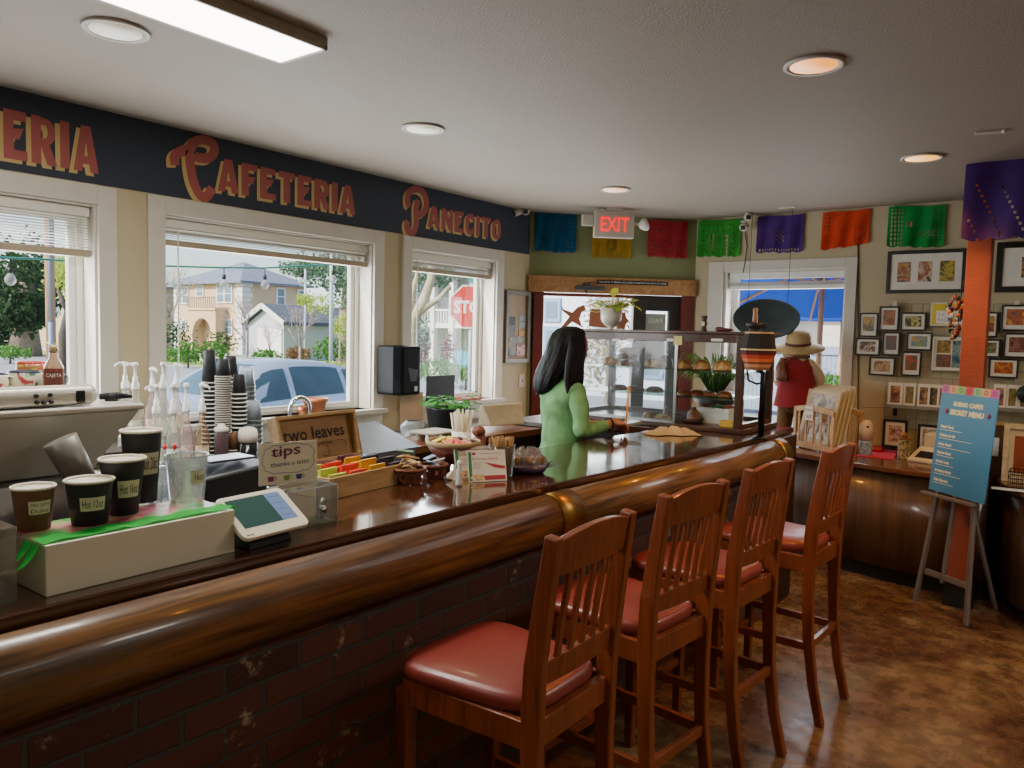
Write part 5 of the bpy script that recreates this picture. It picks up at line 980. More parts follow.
def fn(u_, v_):
 a = 2 * PI * u_; r = .086 * math.cos(v_ * PI / 2 * .94) ** .6 * (1 + .12 * math.sin(5 * a + 9 * v_) + .07 * math.sin(11 * a)); return P + rotz(.9) @ V((r * math.cos(a), .75 * r * math.sin(a), .028 + .075 * v_ * (1 + .1 * math.sin(7 * a))))
build('wrap', MB().grid(fn, 36, 10), clear('crinkled_wrap', '#e8e4e0', .30, .08, .35, '#b3a89c'), t)
for i in range(6): p = P + rotz(.9) @ V((-.05 + .022 * i, -.035 + .012 * (i % 2), .034)); one('wrapped_candy', 'golden wrapped candy in the clear bag on the bar', 'candy', MB().lathe([(.006, 0), (.009, .006), (.009, .028), (.004, .036), (.0001, .037)], p, 10), mat('gold_wrap', '#b07a35', .35, .4), 'golden candies in the bag')
m = MB()
for i in range(5): a = .3 + i * .25; leafshape(m, P + rotz(.9) @ V((.085, 0, .015)), P + rotz(.9) @ V((.085 + .06 * math.cos(a), -.05 * math.sin(a * 2) , .02 + .035 * math.sin(a))), .014)
build('ribbon', m, mat('purple_ribbon', '#6a3d80', .4), t)
# ================================================================ WORK COUNTER, MACHINE, BACK COUNTER
M_cab = mat('dark_cabinet', '#2a211b', .5); M_ctop = mat('grey_stone_top', '#6d6a66', .35, var=.15, scale=60)
ZB = .93
wc = thing('work_counter', 'low dark work counter behind the bar under the espresso machine', 'counter', (-2.66, .3, 0))
build('cabinet', MB().bb(-3.0, -2.34, -1.2, 1.72, 0, .90), M_cab, wc); build('worktop', MB().bb(-3.02, -2.33, -1.2, 1.74, .901, ZB), M_steel, wc, bevel=.003)
bc = thing('back_counter', 'long dark counter along the window wall behind the bar', 'counter', (-3.65, 2.2, 0))
build('cabinet', MB().bb(XW + .03, -3.32, -1.2, 4.92, 0, .90), M_cab, bc); build('worktop', MB().bb(XW + .025, -3.29, -1.2, 4.94, .901, ZB), M_ctop, bc, bevel=.003)
xm = -2.38; Pm = Xp(145, 405, xm); zr = Pm.z; ym = Pm.y; t = thing('espresso_machine', 'large steel espresso machine with rounded top behind the bar on the left', 'espresso machine', (-2.62, ym - .6, ZB))
yl = ym - 1.15
zc_ = Xp(60, 385.5, xm - .05).z; ytop = Xp(100, 400, xm - .05).y
M_mach = mat('pearl_steel', '#c3beb4', .3, .35, var=.03)
m = MB(); zb_ = zr + .008; prof = [(xm - .48, zb_), (xm - .04, zb_), (xm - .035, zb_ + (zc_ - zb_) * .7), (xm - .045, zc_ - .008), (xm - .07, zc_), (xm - .16, zc_ - .022), (xm - .48, zc_ - .022)]
vs = [V((x, y, z)) for y in (yl, ytop - .03, ytop) for x, z in prof]; vs[-7:] = [V((lerp(p.x, xm - .29, .08), p.y, lerp(p.z, zb_ + .03, .22))) for p in vs[-7:]]
m.add(vs, [(i * 7 + j, i * 7 + (j + 1) % 7, i * 7 + 7 + (j + 1) % 7, i * 7 + 7 + j) for i in range(2) for j in range(7)] + [tuple(range(6, -1, -1)), tuple(range(14, 21))]); hood = build('hood', m, M_mach, t, bevel=.012, seg=3)
dP = Xp(81, 394, xm - .032)
build('display', MB().box((xm - .034, dP.y, (zb_ + zc_) / 2 - .004), (.008, .026, (zc_ - zb_) * .62)), M_black, hood, bevel=.004)
for (px, py) in ((36, 396), (50, 395), (37, 402.5), (44, 402.5), (51, 402)):
 p = Xp(px, py, xm - .035); build('button', MB().cyl(p + V((-.006, 0, 0)), p + V((.005, 0, 0)), .0066, .006, 14), M_black, hood)
xl = xm - .02; zlow = Xp(118, 470, xm - .06).z; yR = ym
m = MB(); m.hexa([V((xm - .50, yl, zr - .012)), V((xm, yl, zr - .014)), V((xm, yR, zr - .014)), V((xm - .50, yR, zr - .012))], [V((xm - .50, yl, zr + .004)), V((xm, yl, zr + .004)), V((xm, yR, zr + .004)), V((xm - .50, yR, zr + .004))]); build('top_tray', m, M_mach, t, bevel=.005)
m = MB(); m.hexa([V((xm - .44, yl + .02, zlow)), V((xm - .10, yl + .02, zlow)), V((xm - .10, yR - .12, zlow)), V((xm - .44, yR - .12, zlow))], [V((xm - .46, yl, zr - .015)), V((xm - .01, yl, zr - .015)), V((xm - .01, yR - .01, zr - .015)), V((xm - .46, yR - .01, zr - .015))]); build('back_panel', m, mat('satin_steel_panel', '#cfcfc2', .4, .1, var=.05, scale=4), t, bevel=.004)
build('drip_base', MB().bb(xm - .46, xm - .02, yl + .02, yR - .1, ZB + .03, zlow - .002), M_steel, t, bevel=.006)
for y in (yl + .1, yR - .2):
 for x in (xm - .40, xm - .10): build('foot', MB().cyl((x, y, ZB), (x, y, ZB + .03), .022), M_black, t)
hp = Xp(103, 401, xm - .15); q = Xp(132, 401, xm - .15)
m = MB(); m.tube([V((xm - .15, hp.y - .01, zr + .020)), V((xm - .15, (hp.y + q.y) / 2, zr + .020)), V((xm - .15, q.y, zr + .016))], [.010, .012, .005], 8); m.cyl((xm - .15, (hp.y + q.y) / 2 - .02, zr + .004), (xm - .15, (hp.y + q.y) / 2 - .02, zr + .030), .020); one('portafilter', 'black handled portafilter lying at the right end of the espresso machine tray', 'portafilter', m, M_black)
zt_ = zc_ - .021
def mug(px, py, wpx, label, body, hf_=.95, rim='#2c3350'):
 P = Xp(px, py, xm - .24); P.z = zt_; k = mpp(P) * .88; r = wpx * k / 2; h = 2 * r * hf_
 t = thing('ceramic_mug', label, 'mug', P, 0, 'mugs on the espresso machine'); build('body', MB().lathe([(r * .72, 0), (r * .9, h * .12), (r, h * .45), (r * .93, h * .8), (r * .9, h), (r * .84, h), (r * .86, h * .5), (.0001, h * .1)], P, 28), body, t)
 build('rim', MB().tube([P + V((r * .875 * math.cos(2 * PI * i / 24), r * .875 * math.sin(2 * PI * i / 24), h)) for i in range(24)], r * .055, 6, closed=True), mat('mug_rim_' + rim[1:], rim, .3), t)
 d = V((.45, .89, 0)); build('handle', MB().tube([P + d * r * .88 + UZ * h * .82, P + d * r * 1.35 + UZ * h * .8, P + d * r * 1.5 + UZ * h * .5, P + d * r * 1.3 + UZ * h * .22, P + d * r * .9 + UZ * h * .2], r * .10, 8), body, t); return t
M_flor = art('floral_mug', ['#2f4a7a', '#4a7a4a', '#d8d2bc', '#dcd6c2', '#d8d2bc', '#d8d2bc', '#b23a3a'], 20, 2.0, 'noise'); M_redm = art('red_floral_mug', ['#c23a2c', '#d9d3bd', '#c2402c', '#4a7a3a', '#e0a53a'], 26, 4.0, 'noise')
mug(25, 385, 36, 'cream mug with a dark blue rim and painted red flower on the espresso machine', M_flor, .55)
mug(-4, 385, 26, 'mug cut off by the left edge of the picture on the espresso machine', M_flor, .7)
t2 = mug(42, 383, 34, 'red floral mug behind the blue rimmed mug on the espresso machine', M_redm, .80, '#c23a2c'); t2.location.x -= .13; t2.location.y += .02;
t3 = mug(61, 385, 17, 'small silvery green cup beside the caramel bottle on the espresso machine', mat('silver_green', '#8d9482', .25, .5), 1.0, '#4d8a6a'); t3.location.x -= .04
P = Xp(54, 385, xm - .17); P.z = zt_; k = mpp(P) * .9; hB = zat(P, 54, 345) - zt_
t = thing('caramel_bottle', 'caramel sauce bottle with a brown label on the espresso machine', 'bottle', P)
r = 10 * k; m = MB(); m.lathe([(r * .9, 0), (r, hB * .03), (r, hB * .48), (r * .85, hB * .56), (r * .45, hB * .72), (r * .40, hB * .86), (.0001, hB * .87)], P, 24); build('glass', m, mat('caramel_glass', '#a0846c', .12, coat=.4), t)
build('cap', MB().lathe([(r * .44, hB * .85), (r * .44, hB), (.0001, hB)], P, 18), mat('tan_cap', '#b09470', .4), t)
ca = math.atan2(-P.y, -P.x); lab = build('label', MB().grid(lambda u_, v_: P + V(((r + .0008) * math.cos(ca + (u_ - .5) * 2.6), (r + .0008) * math.sin(ca + (u_ - .5) * 2.6), hB * (.06 + .42 * v_ * (1 + .0 * u_)))), 16, 2), mat('brown_label', '#5e2a20', .4), t)
def curved_text(txt, P, r, ca, wid, z0, h):
 q = MB().text(txt, 1.0, (0, 0, 0), UX, UY, 0); x0, x1 = min(p.x for p in q.v), max(p.x for p in q.v); y0, y1 = min(p.y for p in q.v), max(p.y for p in q.v)
 for p in q.v: a = ca + ((p.x - x0) / (x1 - x0) - .5) * wid / r; z = z0 + h * (p.y - y0) / (y1 - y0); p.x, p.y, p.z = P.x + r * math.cos(a), P.y + r * math.sin(a), z
 return q
build('lettering', curved_text('CAJETA', P, r + .0018, ca, r * 1.6, P.z + hB * .27, hB * .10), M_paper, lab)
build('logo', curved_text('o', P, r + .0018, ca, r * .9, P.z + hB * .41, hB * .05), mat('label_red', '#b5392f', .4), lab)
a_ = Xp(62, 445, xm + .015); b_ = Xp(82, 480, xm + .05); a_, b_ = Xp(60, 441, -2.30), Xp(84, 482, -2.27)
a_ = Xp(60, 440, -2.335); b_ = Xp(85, 485, -2.315)
one('steel_tumbler', 'grey steel tumbler leaning tilted against the espresso machine back', 'tumbler', MB().tube([b_, b_.lerp(a_, .5), a_, a_ + (a_ - b_) * .005], [.037, .043, .046, .043], 24), mat('grey_satin_steel', '#77756d', .4, .4))
M_pump = mat('white_pump', '#e4e4e2', .35);
rs = thing('bottle_riser', 'wooden riser shelf behind the front row of syrup bottles', 'riser', (-3.72, 1.75, ZB)); build('board', MB().bb(-3.86, -3.58, 1.15, 2.05, ZB + .11, ZB + .125), M_cab, rs); build('side', MB().bb(-3.86, -3.58, 1.15, 1.165, ZB, ZB + .11), M_cab, rs); build('side', MB().bb(-3.86, -3.58, 2.035, 2.05, ZB, ZB + .11), M_cab, rs)
M_syr = [clear('syrup_' + n, '#f4f0ea', .22, .05, .2, c) for n, c in (('clear', '#d8dcdc'), ('pink', '#d8b8b8'), ('amber', '#c8a070'), ('pale', '#e0dcc8'))]
def syrup(P, ztop, mi, label, grp, yawz):
 s = (ztop - P.z) / .42; t = thing('syrup_bottle', label, 'bottle', P, 0, grp); r = .035
 m = MB(); m.lathe([(r * .94, 0), (r, .008), (r, .17 * s), (r * .9, .195 * s), (r * .45, .245 * s), (r * .38, .29 * s), (.0001, .291 * s)], P, 20); build('glass', m, M_syr[mi], t)
 m = MB(); m.lathe([(.016, .285 * s), (.018, .295 * s), (.018, .315 * s), (.011, .325 * s), (.011, .35 * s), (.006, .355 * s), (.006, .40 * s), (.012, .402 * s), (.014, .41 * s), (.010, .42 * s), (.0001, .42 * s)], P, 16); d = V((math.cos(yawz), math.sin(yawz), 0))
 m.tube([P + UZ * .408 * s, P + UZ * .411 * s + d * .025, P + UZ * .402 * s + d * .042, P + UZ * .392 * s + d * .046], [.008, .007, .005, .004], 8); build('pump', m, M_pump, t)
 ca = math.atan2(-P.y, -P.x); build('label', MB().grid(lambda u_, v_: P + V(((r + .0008) * math.cos(ca + (u_ - .5) * 2.0), (r + .0008) * math.sin(ca + (u_ - .5) * 2.0), (.05 + .09 * v_) * s)), 10, 2), art('syrup_label_%d' % mi, [['#e6e2d8', '#c9d8b0', '#e6e2d8', '#8aa050'], ['#e6e2d8', '#d8a0a0', '#e6e2d8', '#b03a4a'], ['#e6e2d8', '#d0b070', '#e6e2d8', '#a07a3a'], ['#e6e2d8', '#c0cdb0', '#e6e2d8', '#6a8a5a']][mi], 45, mi, 'noise'), t)
back = [(125, 361.5, 0, 'leftmost syrup bottle with a white pump, in front of the tan wall strip'), (135, 362.5, 3, 'second syrup bottle with a white pump, in front of the tan wall strip'), (152, 367, 1, 'short capped syrup bottle third from the left in the back row'), (163, 362, 0, 'syrup bottle with a white pump at the left edge of the wide window'), (176, 363, 2, 'rightmost syrup bottle of the back row with a white pump')]
for i, (px, py, mi, lb) in enumerate(back):
 p = Xp(px, py, -3.72 + .07 * (i % 2)); zt0 = p.z; p.z = ZB + .125; syrup(p, zt0, mi, lb, 'syrup bottles in the back row', [-2.2, -2.2, 0, 2.5, .5][i])
front = [(156, 384, 3, 'leftmost syrup bottle of the lower front row'), (173, 384, 0, 'second syrup bottle of the lower front row'), (186, 383, 1, 'third syrup bottle of the lower front row'), (202, 383, 2, 'rightmost syrup bottle of the lower front row beside the cup stacks')]
for i, (px, py, mi, lb) in enumerate(front):
 p = Xp(px, py, -3.46 + .07 * (i % 2)); zt0 = p.z; p.z = ZB; syrup(p, zt0, mi, lb, 'syrup bottles in the front row', [-2.2, 2.4, 2.4, .3][i])
for px, r, h, lb in ((160, .055, .20, 'clear glass jar behind the sample cups, left one'), (190, .06, .17, 'clear glass jar behind the plastic cup, right one')):
 P = Xp(px, 470, -3.24 if False else -2.80); P.z = ZB; P.y = Xp(px, 440, -2.80).y; t = thing('glass_jar', lb, 'jar', P, 0, 'glass jars behind the riser box'); build('glass', MB().lathe([(r * .95, 0), (r, .01), (r, h * .8), (r * .85, h * .88), (r * .85, h), (r * .80, h), (r * .8, h * .87), (r * .94, h * .78), (r * .94, .012), (.0001, .012)], P, 28), M_plast, t)
 build('lid_ring', MB().tube([P + V((r * .87 * math.cos(2 * PI * i / 28), r * .87 * math.sin(2 * PI * i / 28), h * .95)) for i in range(28)], .004, 6, closed=True), M_chrome, t)
 if px == 160:
  for j, (dx, lb2) in enumerate(((.0, 'red tipped stirrer leaning left in the clear glass jar'), (.03, 'red tipped stirrer standing upright in the clear glass jar'))):
   q = P + V((dx, .01 * j, .015)); d = V((-.3, .25, 1)).normalized() if j == 0 else V((.05, .1, 1)).normalized(); tt = thing('red_tipped_stirrer', lb2, 'stirrer', q); build('stick', MB().cyl(q, q + d * .235, .0025, n=8), mat('grey_stick', '#6a6a6e', .4), tt); build('tip', MB().ball(q + d * .245, (.007, .007, .014), 10), mat('red_plastic', '#d6281f', .35), tt)
def cup_inv(mb, P, h, rb, rt): return mb.lathe([(rt, .004), (rb, h - .002), (rb * .96, h), (rb * .9, h - .004), (.0001, h - .004)], P, 22)
def stack(px, ptop, xpl, h, rt, pitch, body, rimc, label_top, label_rest, grp):
 p = Xp(px, ptop, xpl); ztop = p.z; n = max(2, int((ztop - h - ZB) / pitch) + 1); z0 = ztop - h - (n - 1) * pitch; P = V((p.x, p.y, z0)); rb = rt * .72
 t = thing('takeaway_cup', label_rest, 'cup', P, 0, grp); build('body', cup_inv(MB(), P, h, rb, rt - .001), body, t)
 build('rim', MB().lathe([(rt - .002, .0), (rt + .0015, .0), (rt + .003, .003), (rt + .0015, .0065), (rt - .002, .0065), (rt - .002, .0)], P, 22), rimc, t)
 t.location.z = ZB if n < 2 else max(ZB, z0) + .0
 base = t.location.copy()
 for i in range(1, n): dup(t, base + UZ * (i * pitch), None, label_top if i == n - 1 else label_rest, grp)
M_wrim = mat('white_cup_rim', '#dcdcd8', .5); M_bk = mat('charcoal_cup', '#25272b', .55); M_gr2 = mat('grey_ribbed_cup', '#a9a49c', .6)
stack(209.5, 349.5, -3.47, .165, .037, .021, M_bk, M_wrim, 'top cup of the tallest stack of black takeaway cups', 'nested black takeaway cup in the tallest, leftmost stack by the window', 'tallest stack of black takeaway cups')
stack(223, 359, -3.40, .088, .037, .0115, M_bk, M_gr2, 'top cup of the grey rimmed stack of black takeaway cups, second from the left', 'nested takeaway cup in the closely ribbed grey stack, second from the left', 'grey ribbed stack of takeaway cups')
stack(231, 356, -3.58, .115, .037, .021, M_bk, M_wrim, 'top cup of the black takeaway stack half hidden behind the grey ribbed one', 'nested black takeaway cup in the stack half hidden behind the grey ribbed one', 'hidden stack of black takeaway cups')
stack(239, 374.5, -3.40, .10, .037, .021, M_bk, M_wrim, 'top cup of the shortest, rightmost stack of black takeaway cups', 'nested black takeaway cup in the shortest, rightmost stack', 'shortest stack of black takeaway cups')
M_frost = clear('frosted_cups', '#eef2f4', .5, .15, .2, '#cdd6dc')
stack(246.5, 366.5, -3.62, .11, .046, .024, M_frost, M_frost, 'top cup of the taller stack of frosted clear cups', 'nested frosted clear cup in the taller stack right of the black cups', 'taller stack of frosted clear cups')
stack(253, 401, -3.42, .10, .046, .024, M_frost, M_frost, 'top cup of the shorter stack of frosted clear cups', 'nested frosted clear cup in the shorter stack right of the black cups', 'shorter stack of frosted clear cups')
P = Xp(221.5, 470, -3.33); P.z = ZB; k = mpp(P); ht = zat(P, 221.5, 424) - ZB; r = 6.8 * k
t = thing('sauce_bottle', 'dark sauce squeeze bottle with a white cap before the cup stacks', 'bottle', P); build('body', MB().lathe([(r * .95, 0), (r, .008), (r, ht * .82), (r * .9, ht * .86), (.0001, ht * .87)], P, 22), mat('plum_sauce', '#4d3a40', .3), t); build('cap', MB().lathe([(r, ht * .85), (r, ht * .93), (r * .55, ht * .95), (r * .5, ht), (.0001, ht)], P, 20), M_paper, t)
P = Xp(232.5, 470, -3.36); P.z = ZB; k = mpp(P); ht = zat(P, 232.5, 432) - ZB
stack(233, 432, -3.37, .09, .036, .014, M_kraft, M_paper, 'top cup of the small stack of brown paper cups', 'nested brown paper cup in the small stack beside the sauce bottle', 'small stack of brown paper cups')
P = Xp(248, 470, -3.30); P.z = ZB; k = mpp(P); ht = zat(P, 248, 427) - ZB; r = 9.5 * k
t = thing('pump_jar', 'black jar with a white domed lid beside the brown paper cups', 'jar', P); build('body', MB().lathe([(r * .9, 0), (r, .01), (r * .98, ht * .70), (.0001, ht * .7)], P, 22), mat('black_glossy', '#15181b', .15), t); build('lid', MB().lathe([(r * 1.02, ht * .68), (r * 1.02, ht * .84), (r * .9, ht * .95), (r * .5, ht), (.0001, ht)], P, 22), M_paper, t)
P = Xp(293, 420, -3.55); P.z = ZB; a_ = Xp(290, 400, -3.55); b_ = Xp(310, 400, -3.55); ztap = Xp(300, 397.5, -3.55).z; r = (b_ - a_).length / 2; mid = (a_ + b_) / 2
pts = [V((a_.x, a_.y, ZB)), V((a_.x, a_.y, ztap - r))] + [V((mid.x, mid.y - r * math.cos(PI * i / 8), ztap - r + r * math.sin(PI * i / 8))) for i in range(1, 9)] + [V((b_.x, b_.y, ztap - r - .05))]
m = MB().tube(pts, .011, 10); m.cyl((a_.x, a_.y, ZB), (a_.x, a_.y, ZB + .03), .024); one('sink_tap', 'chrome gooseneck tap rising before the wide middle window', 'tap', m, M_chrome)
P = Xp(316, 415, XW - .02); P.z = WZ0; k = mpp(P); ht = zat(P, 316, 398) - WZ0; r = 13 * k; P.x = XW - .03
t = thing('terracotta_pot', 'terracotta flower pot on the sill of the wide middle window', 'pot', P); build('pot', MB().lathe([(r * .68, 0), (r * .84, ht * .72), (r * .97, ht * .73), (r, ht), (r * .9, ht), (r * .84, ht * .75), (.0001, ht * .7)], P, 26), mat('terracotta', '#a5623f', .7), t)
P = Xp(302, 414, XW - .01); P.z = WZ0; k = mpp(P); one('copper_cup', 'small copper coloured cup on the sill left of the terracotta pot', 'cup', MB().lathe([(.018, 0), (.028, .012), (.030, .05), (.026, .05), (.024, .012), (.0001, .008)], P, 18), mat('copper', '#9a5c42', .3, .6))
q0, q1, q2, q3 = [Xp(px, py, -3.0) for px, py in ((366, 433), (409, 441), (403, 452), (366, 455))]
P = V((-2.85, 2.3, .90)); t = thing('steel_lid_box', 'shiny steel topping bin with a sloping lid behind the tea chest', 'bin', P)
ya, yb = Xp(345, 440, -2.85).y, Xp(409, 441, -2.75).y; zt0 = Xp(405, 440, -2.75).z
wk = thing('side_counter', 'low dark counter behind the bar under the steel topping bin', 'counter', (-2.84, 2.4, 0)); build('cabinet', MB().bb(-3.02, -2.66, 2.0, 2.80, 0, .885), M_cab, wk); build('worktop', MB().bb(-3.04, -2.64, 1.98, 2.82, .886, .90), wood('counter_edge_wood', '#5a3019', '#7d4c2c', 'y', .3), wk)
zsh = Xp(420, 446, -2.95).z; wk = thing('shelf_counter', 'higher dark counter with a brown wooden edge behind the clay bowl', 'counter', (-3.1, 3.6, 0)); build('cabinet', MB().bb(-3.25, -2.97, 2.9, 4.24, 0, zsh - .04), M_cab, wk); build('worktop', MB().bb(-3.26, -2.94, 2.88, 4.26, zsh - .039, zsh), wood('counter_edge_wood', '#5a3019', '#7d4c2c', 'y', .3), wk)
m = MB(); m.hexa([V((-3.0, ya, .901)), V((-2.70, ya, .901)), V((-2.70, yb, .901)), V((-3.0, yb, .901))], [V((-3.0, ya, zt0 + .06)), V((-2.70, ya, zt0 - .04)), V((-2.70, yb, zt0 - .04)), V((-3.0, yb, zt0 + .06))]); build('bin', m, mat('blue_grey_steel', '#a8b2c0', .25, .6), t, bevel=.004)
m = MB(); m.hexa([V((-3.0, ya - .01, zt0 + .062)), V((-2.69, ya - .01, zt0 - .038)), V((-2.69, yb + .01, zt0 - .038)), V((-3.0, yb + .01, zt0 + .062))], [V((-3.0, ya - .01, zt0 + .07)), V((-2.68, ya - .01, zt0 - .03)), V((-2.68, yb + .01, zt0 - .03)), V((-3.0, yb + .01, zt0 + .07))]); build('lid', m, mat('blue_grey_steel', '#a8b2c0', .25, .6), t)
xd = XW + .24
a_, b_ = Xp(381, 346, xd), Xp(425, 397, xd); zt1, zb1 = Xp(400, 346, xd).z, Xp(400, 396, xd).z; y0d, y1d = Xp(396, 370, xd).y, Xp(425, 370, xd).y
t = thing('towel_dispenser', 'black wall mounted paper towel dispenser between the two right windows', 'dispenser', (XW + .12, (y0d + y1d) / 2, zb1))
m = MB(); pf = [(y0d + .02, XW + .026), (y1d - .0, XW + .026), (y1d, XW + .17), (y1d - .04, xd), (y0d + .06, xd), (y0d + .02, XW + .19)]
build('cover', MB().prism([(y, x) for y, x in pf], (0, 0, zb1), UY, UX, -(zt1 - zb1)), mat('glossy_black', '#0e1013', .45, spec=.12), t, bevel=.02, seg=3)
c_ = V((xd + .001, (y0d + y1d) / 2 + .02, lerp(zb1, zt1, .42))); build('vent_emblem', MB().prism([(-.05, .05), (.05, .03), (.035, -.045), (-.02, -.05)], c_, UY, UZ, .002), mat('dark_grey_plastic', '#3a3f48', .3), t)
build('logo', MB().prism(rrect(.03, .035, .006), c_ + V((0, .03, -.10)), UY, UZ, .0025), mat('logo_silver', '#b9bcc2', .3), t)
pa, pb = Xp(400, 393, xd - .06), Xp(423, 393, xd - .06); zl = Xp(410, 428, xd - .06).z
build('paper_towel', MB().grid(lambda u_, v_: V((xd - .06 + .03 * v_ * v_, lerp(pa.y, pb.y, u_) - .02 * v_ * v_ , lerp(zb1 + .01, zl, v_))), 6, 10), mat('brown_paper_towel', '#b59a7c', .8), t)
P = Xp(408, 432, -3.52); P = V((-3.45, P.y - .02, ZB)); one('plastic_bag', 'crumpled grey plastic bag under the hanging paper towel', 'bag', MB().grid(lambda u_, v_: P + V(((.075 + .012 * math.sin(17 * u_ + 5 * v_)) * math.cos(2 * PI * u_) * math.sin(PI * (.08 + .80 * v_)) ** .5, (.085 + .014 * math.sin(11 * u_ - 7 * v_)) * math.sin(2 * PI * u_) * math.sin(PI * (.08 + .8 * v_)) ** .5, .003 + .14 * v_)), 28, 9), mat('grey_plastic_film', '#8d8f92', .3))
P = Xp(438, 430, -3.50); P = V((-3.50, Xp(448, 425, -3.50).y, ZB)); k = mpp(P); zr_ = zat(P, 445, 407); r = 22 * k
t = thing('planter', 'black round planter of bright green leaves beside the paper towel dispenser', 'potted plant', P); build('pot', MB().lathe([(r * .72, 0), (r * .85, .02), (r, zr_ - ZB - .01), (r * 1.03, zr_ - ZB), (r * .95, zr_ - ZB), (r * .92, zr_ - ZB - .04), (.0001, zr_ - ZB - .05)], P, 32), M_black, t); random.seed(9); m = MB()
for i in range(70):
 a = i * 2.4; rr_ = r * math.sqrt((i + .5) / 70) * 1.1; b0 = V((P.x + rr_ * math.cos(a), P.y + rr_ * math.sin(a), zr_ + random.uniform(-.02, .07))); L_ = random.uniform(.04, .075); leafshape(m, b0, b0 + V((L_ * math.cos(a + random.uniform(-.8, .8)), L_ * math.sin(a + random.uniform(-.8, .8)), random.uniform(-.02, .03))), .05, .012); m.tube([V((P.x + rr_ * .6 * math.cos(a), P.y + rr_ * .6 * math.sin(a), zr_ - .05)), b0], .0018, 4)
for dy, dz in ((r * 1.2, .05), (r * 1.5, .01), (r * 1.1, .10), (r * 1.45, .06)): b0 = P + V((.05, dy, zr_ - ZB + dz)); leafshape(m, b0, b0 + V((.02, .06, .01)), .055, .015); m.tube([P + V((0, r * .5, zr_ - ZB - .04)), b0], .002, 4)
build('foliage', m, sheet('bright_leaf', '#4f9a3c', .35, .3), t)
P = Xp(440, 390, XW - .01); a_, b_ = Xp(426, 376, XW + .03), Xp(454, 376, XW + .03); zt1 = a_.z
t = thing('black_screen', 'small black screen standing on the sill of the narrow window', 'screen', (XW + .03, (a_.y + b_.y) / 2, WZ0)); build('panel', MB().bb(XW + .028, XW + .04, a_.y, b_.y, WZ0 + .01, zt1), M_black, t, bevel=.003); build('foot', MB().bb(XW + .0, XW + .054, (a_.y + b_.y) / 2 - .06, (a_.y + b_.y) / 2 + .06, WZ0 + .0005, WZ0 + .0098), M_black, t)
a_, b_ = Xp(452, 394, XW + .02), Xp(477, 398, XW + .02); one('red_folder', 'thin red and white folder lying on the sill beside the black screen', 'folder', MB().bb(XW - .06, XW + .05, b_.y - .20, b_.y + .02, WZ0 + .0005, WZ0 + .012).bb(XW - .05, XW + .05, b_.y - .18, b_.y + .03, WZ0 + .0125, WZ0 + .022), [mat('folder_red', '#b03540', .5)], bevel=.002)
P = V((-3.06, Xp(434, 440, -3.06).y, zsh + .0005)); t = thing('cup_carrier', 'pale moulded pulp cup carrier behind the clay bowl', 'cup carrier', P); m = MB(); hC = .055
cc = [(-.05, -.06), (.05, -.06), (.05, .06), (-.05, .06)]
m.prism(rrect(.20, .24, .04), P + UZ * (hC - .012), UX, UY, .012)
for x, y in cc: m.lathe([(.032, hC - .012), (.026, .0)], P + V((x, y, .0005)), 16)
build('pulp', m, mat('grey_pulp', '#b0a894', .9, bump=.3, bscale=200), t, bevel=.003)
zk = Xp(505, 421, -3.2).z
t = thing('corner_cabinet', 'black cabinet with grey top in the window corner beside the woman', 'cabinet', (-3.45, 4.98, 0)); yk0, yk1 = Xp(470, 421, -3.35).y, Xp(528, 420, -3.25).y
yk0 = max(yk0, 4.30)
bx0 = -3.26
build('carcass', MB().bb(-3.27, -2.90, 4.30, 5.00, 0, zk - .03), M_black, t); build('top', MB().bb(-3.275, -2.88, 4.28, 5.02, zk - .029, zk), mat('grey_laminate', '#6a6864', .4), t, bevel=.003); build('door', MB().bb(-2.899, -2.885, 4.32, 4.98, .08, zk - .05), mat('dark_grey_door', '#1d1e20', .3), t, bevel=.003)
P = Xp(505, 421, -3.1); P.z = zk; a_, b_ = Xp(484, 418, -3.12), Xp(519, 419, -3.05); zt1 = Xp(500, 404, -3.1).z
m = MB(); m.hexa([V((a_.x - .05, a_.y, zk + .0005)), V((a_.x + .05, a_.y + .02, zk + .0005)), V((b_.x + .05, b_.y, zk + .0005)), V((b_.x - .05, b_.y, zk + .0005))], [V((a_.x - .01, a_.y - .03, zt1)), V((a_.x + .01, a_.y - .03, zt1)), V((b_.x + .01, b_.y + .02, zt1 + .004)), V((b_.x - .01, b_.y + .02, zt1 + .004))]); one('napkin_bag', 'pale paper bag lying on the corner cabinet below the light switch', 'bag', m, mat('pale_brown_paper', '#c3b397', .8, bump=.4, bscale=40), bevel=.008)
a_, b_ = Xp(504, 290, XW), Xp(531, 362, XW); y0, y1, z0, z1_ = a_.y, 5.50, b_.z, a_.z
t = thing('brochure_case', 'grey framed wall case of brochures between the narrow window and the entrance', 'display case', (XW + .02, (y0 + y1) / 2, z0)); fw = .035
build('backing', MB().bb(XW + .001, XW + .01, y0, y1, z0, z1_), mat('pinkish_backing', '#b39d88', .8), t); m = MB(); m.bb(XW + .01, XW + .035, y0, y0 + fw, z0, z1_); m.bb(XW + .01, XW + .035, y1 - fw, y1, z0, z1_); m.bb(XW + .01, XW + .035, y0 + fw, y1 - fw, z0, z0 + fw); m.bb(XW + .01, XW + .035, y0 + fw, y1 - fw, z1_ - fw, z1_); build('frame', m, mat('grey_frame_metal', '#77756c', .4, .3), t, bevel=.003)
W_, H_ = y1 - y0 - 2 * fw, z1_ - z0 - 2 * fw
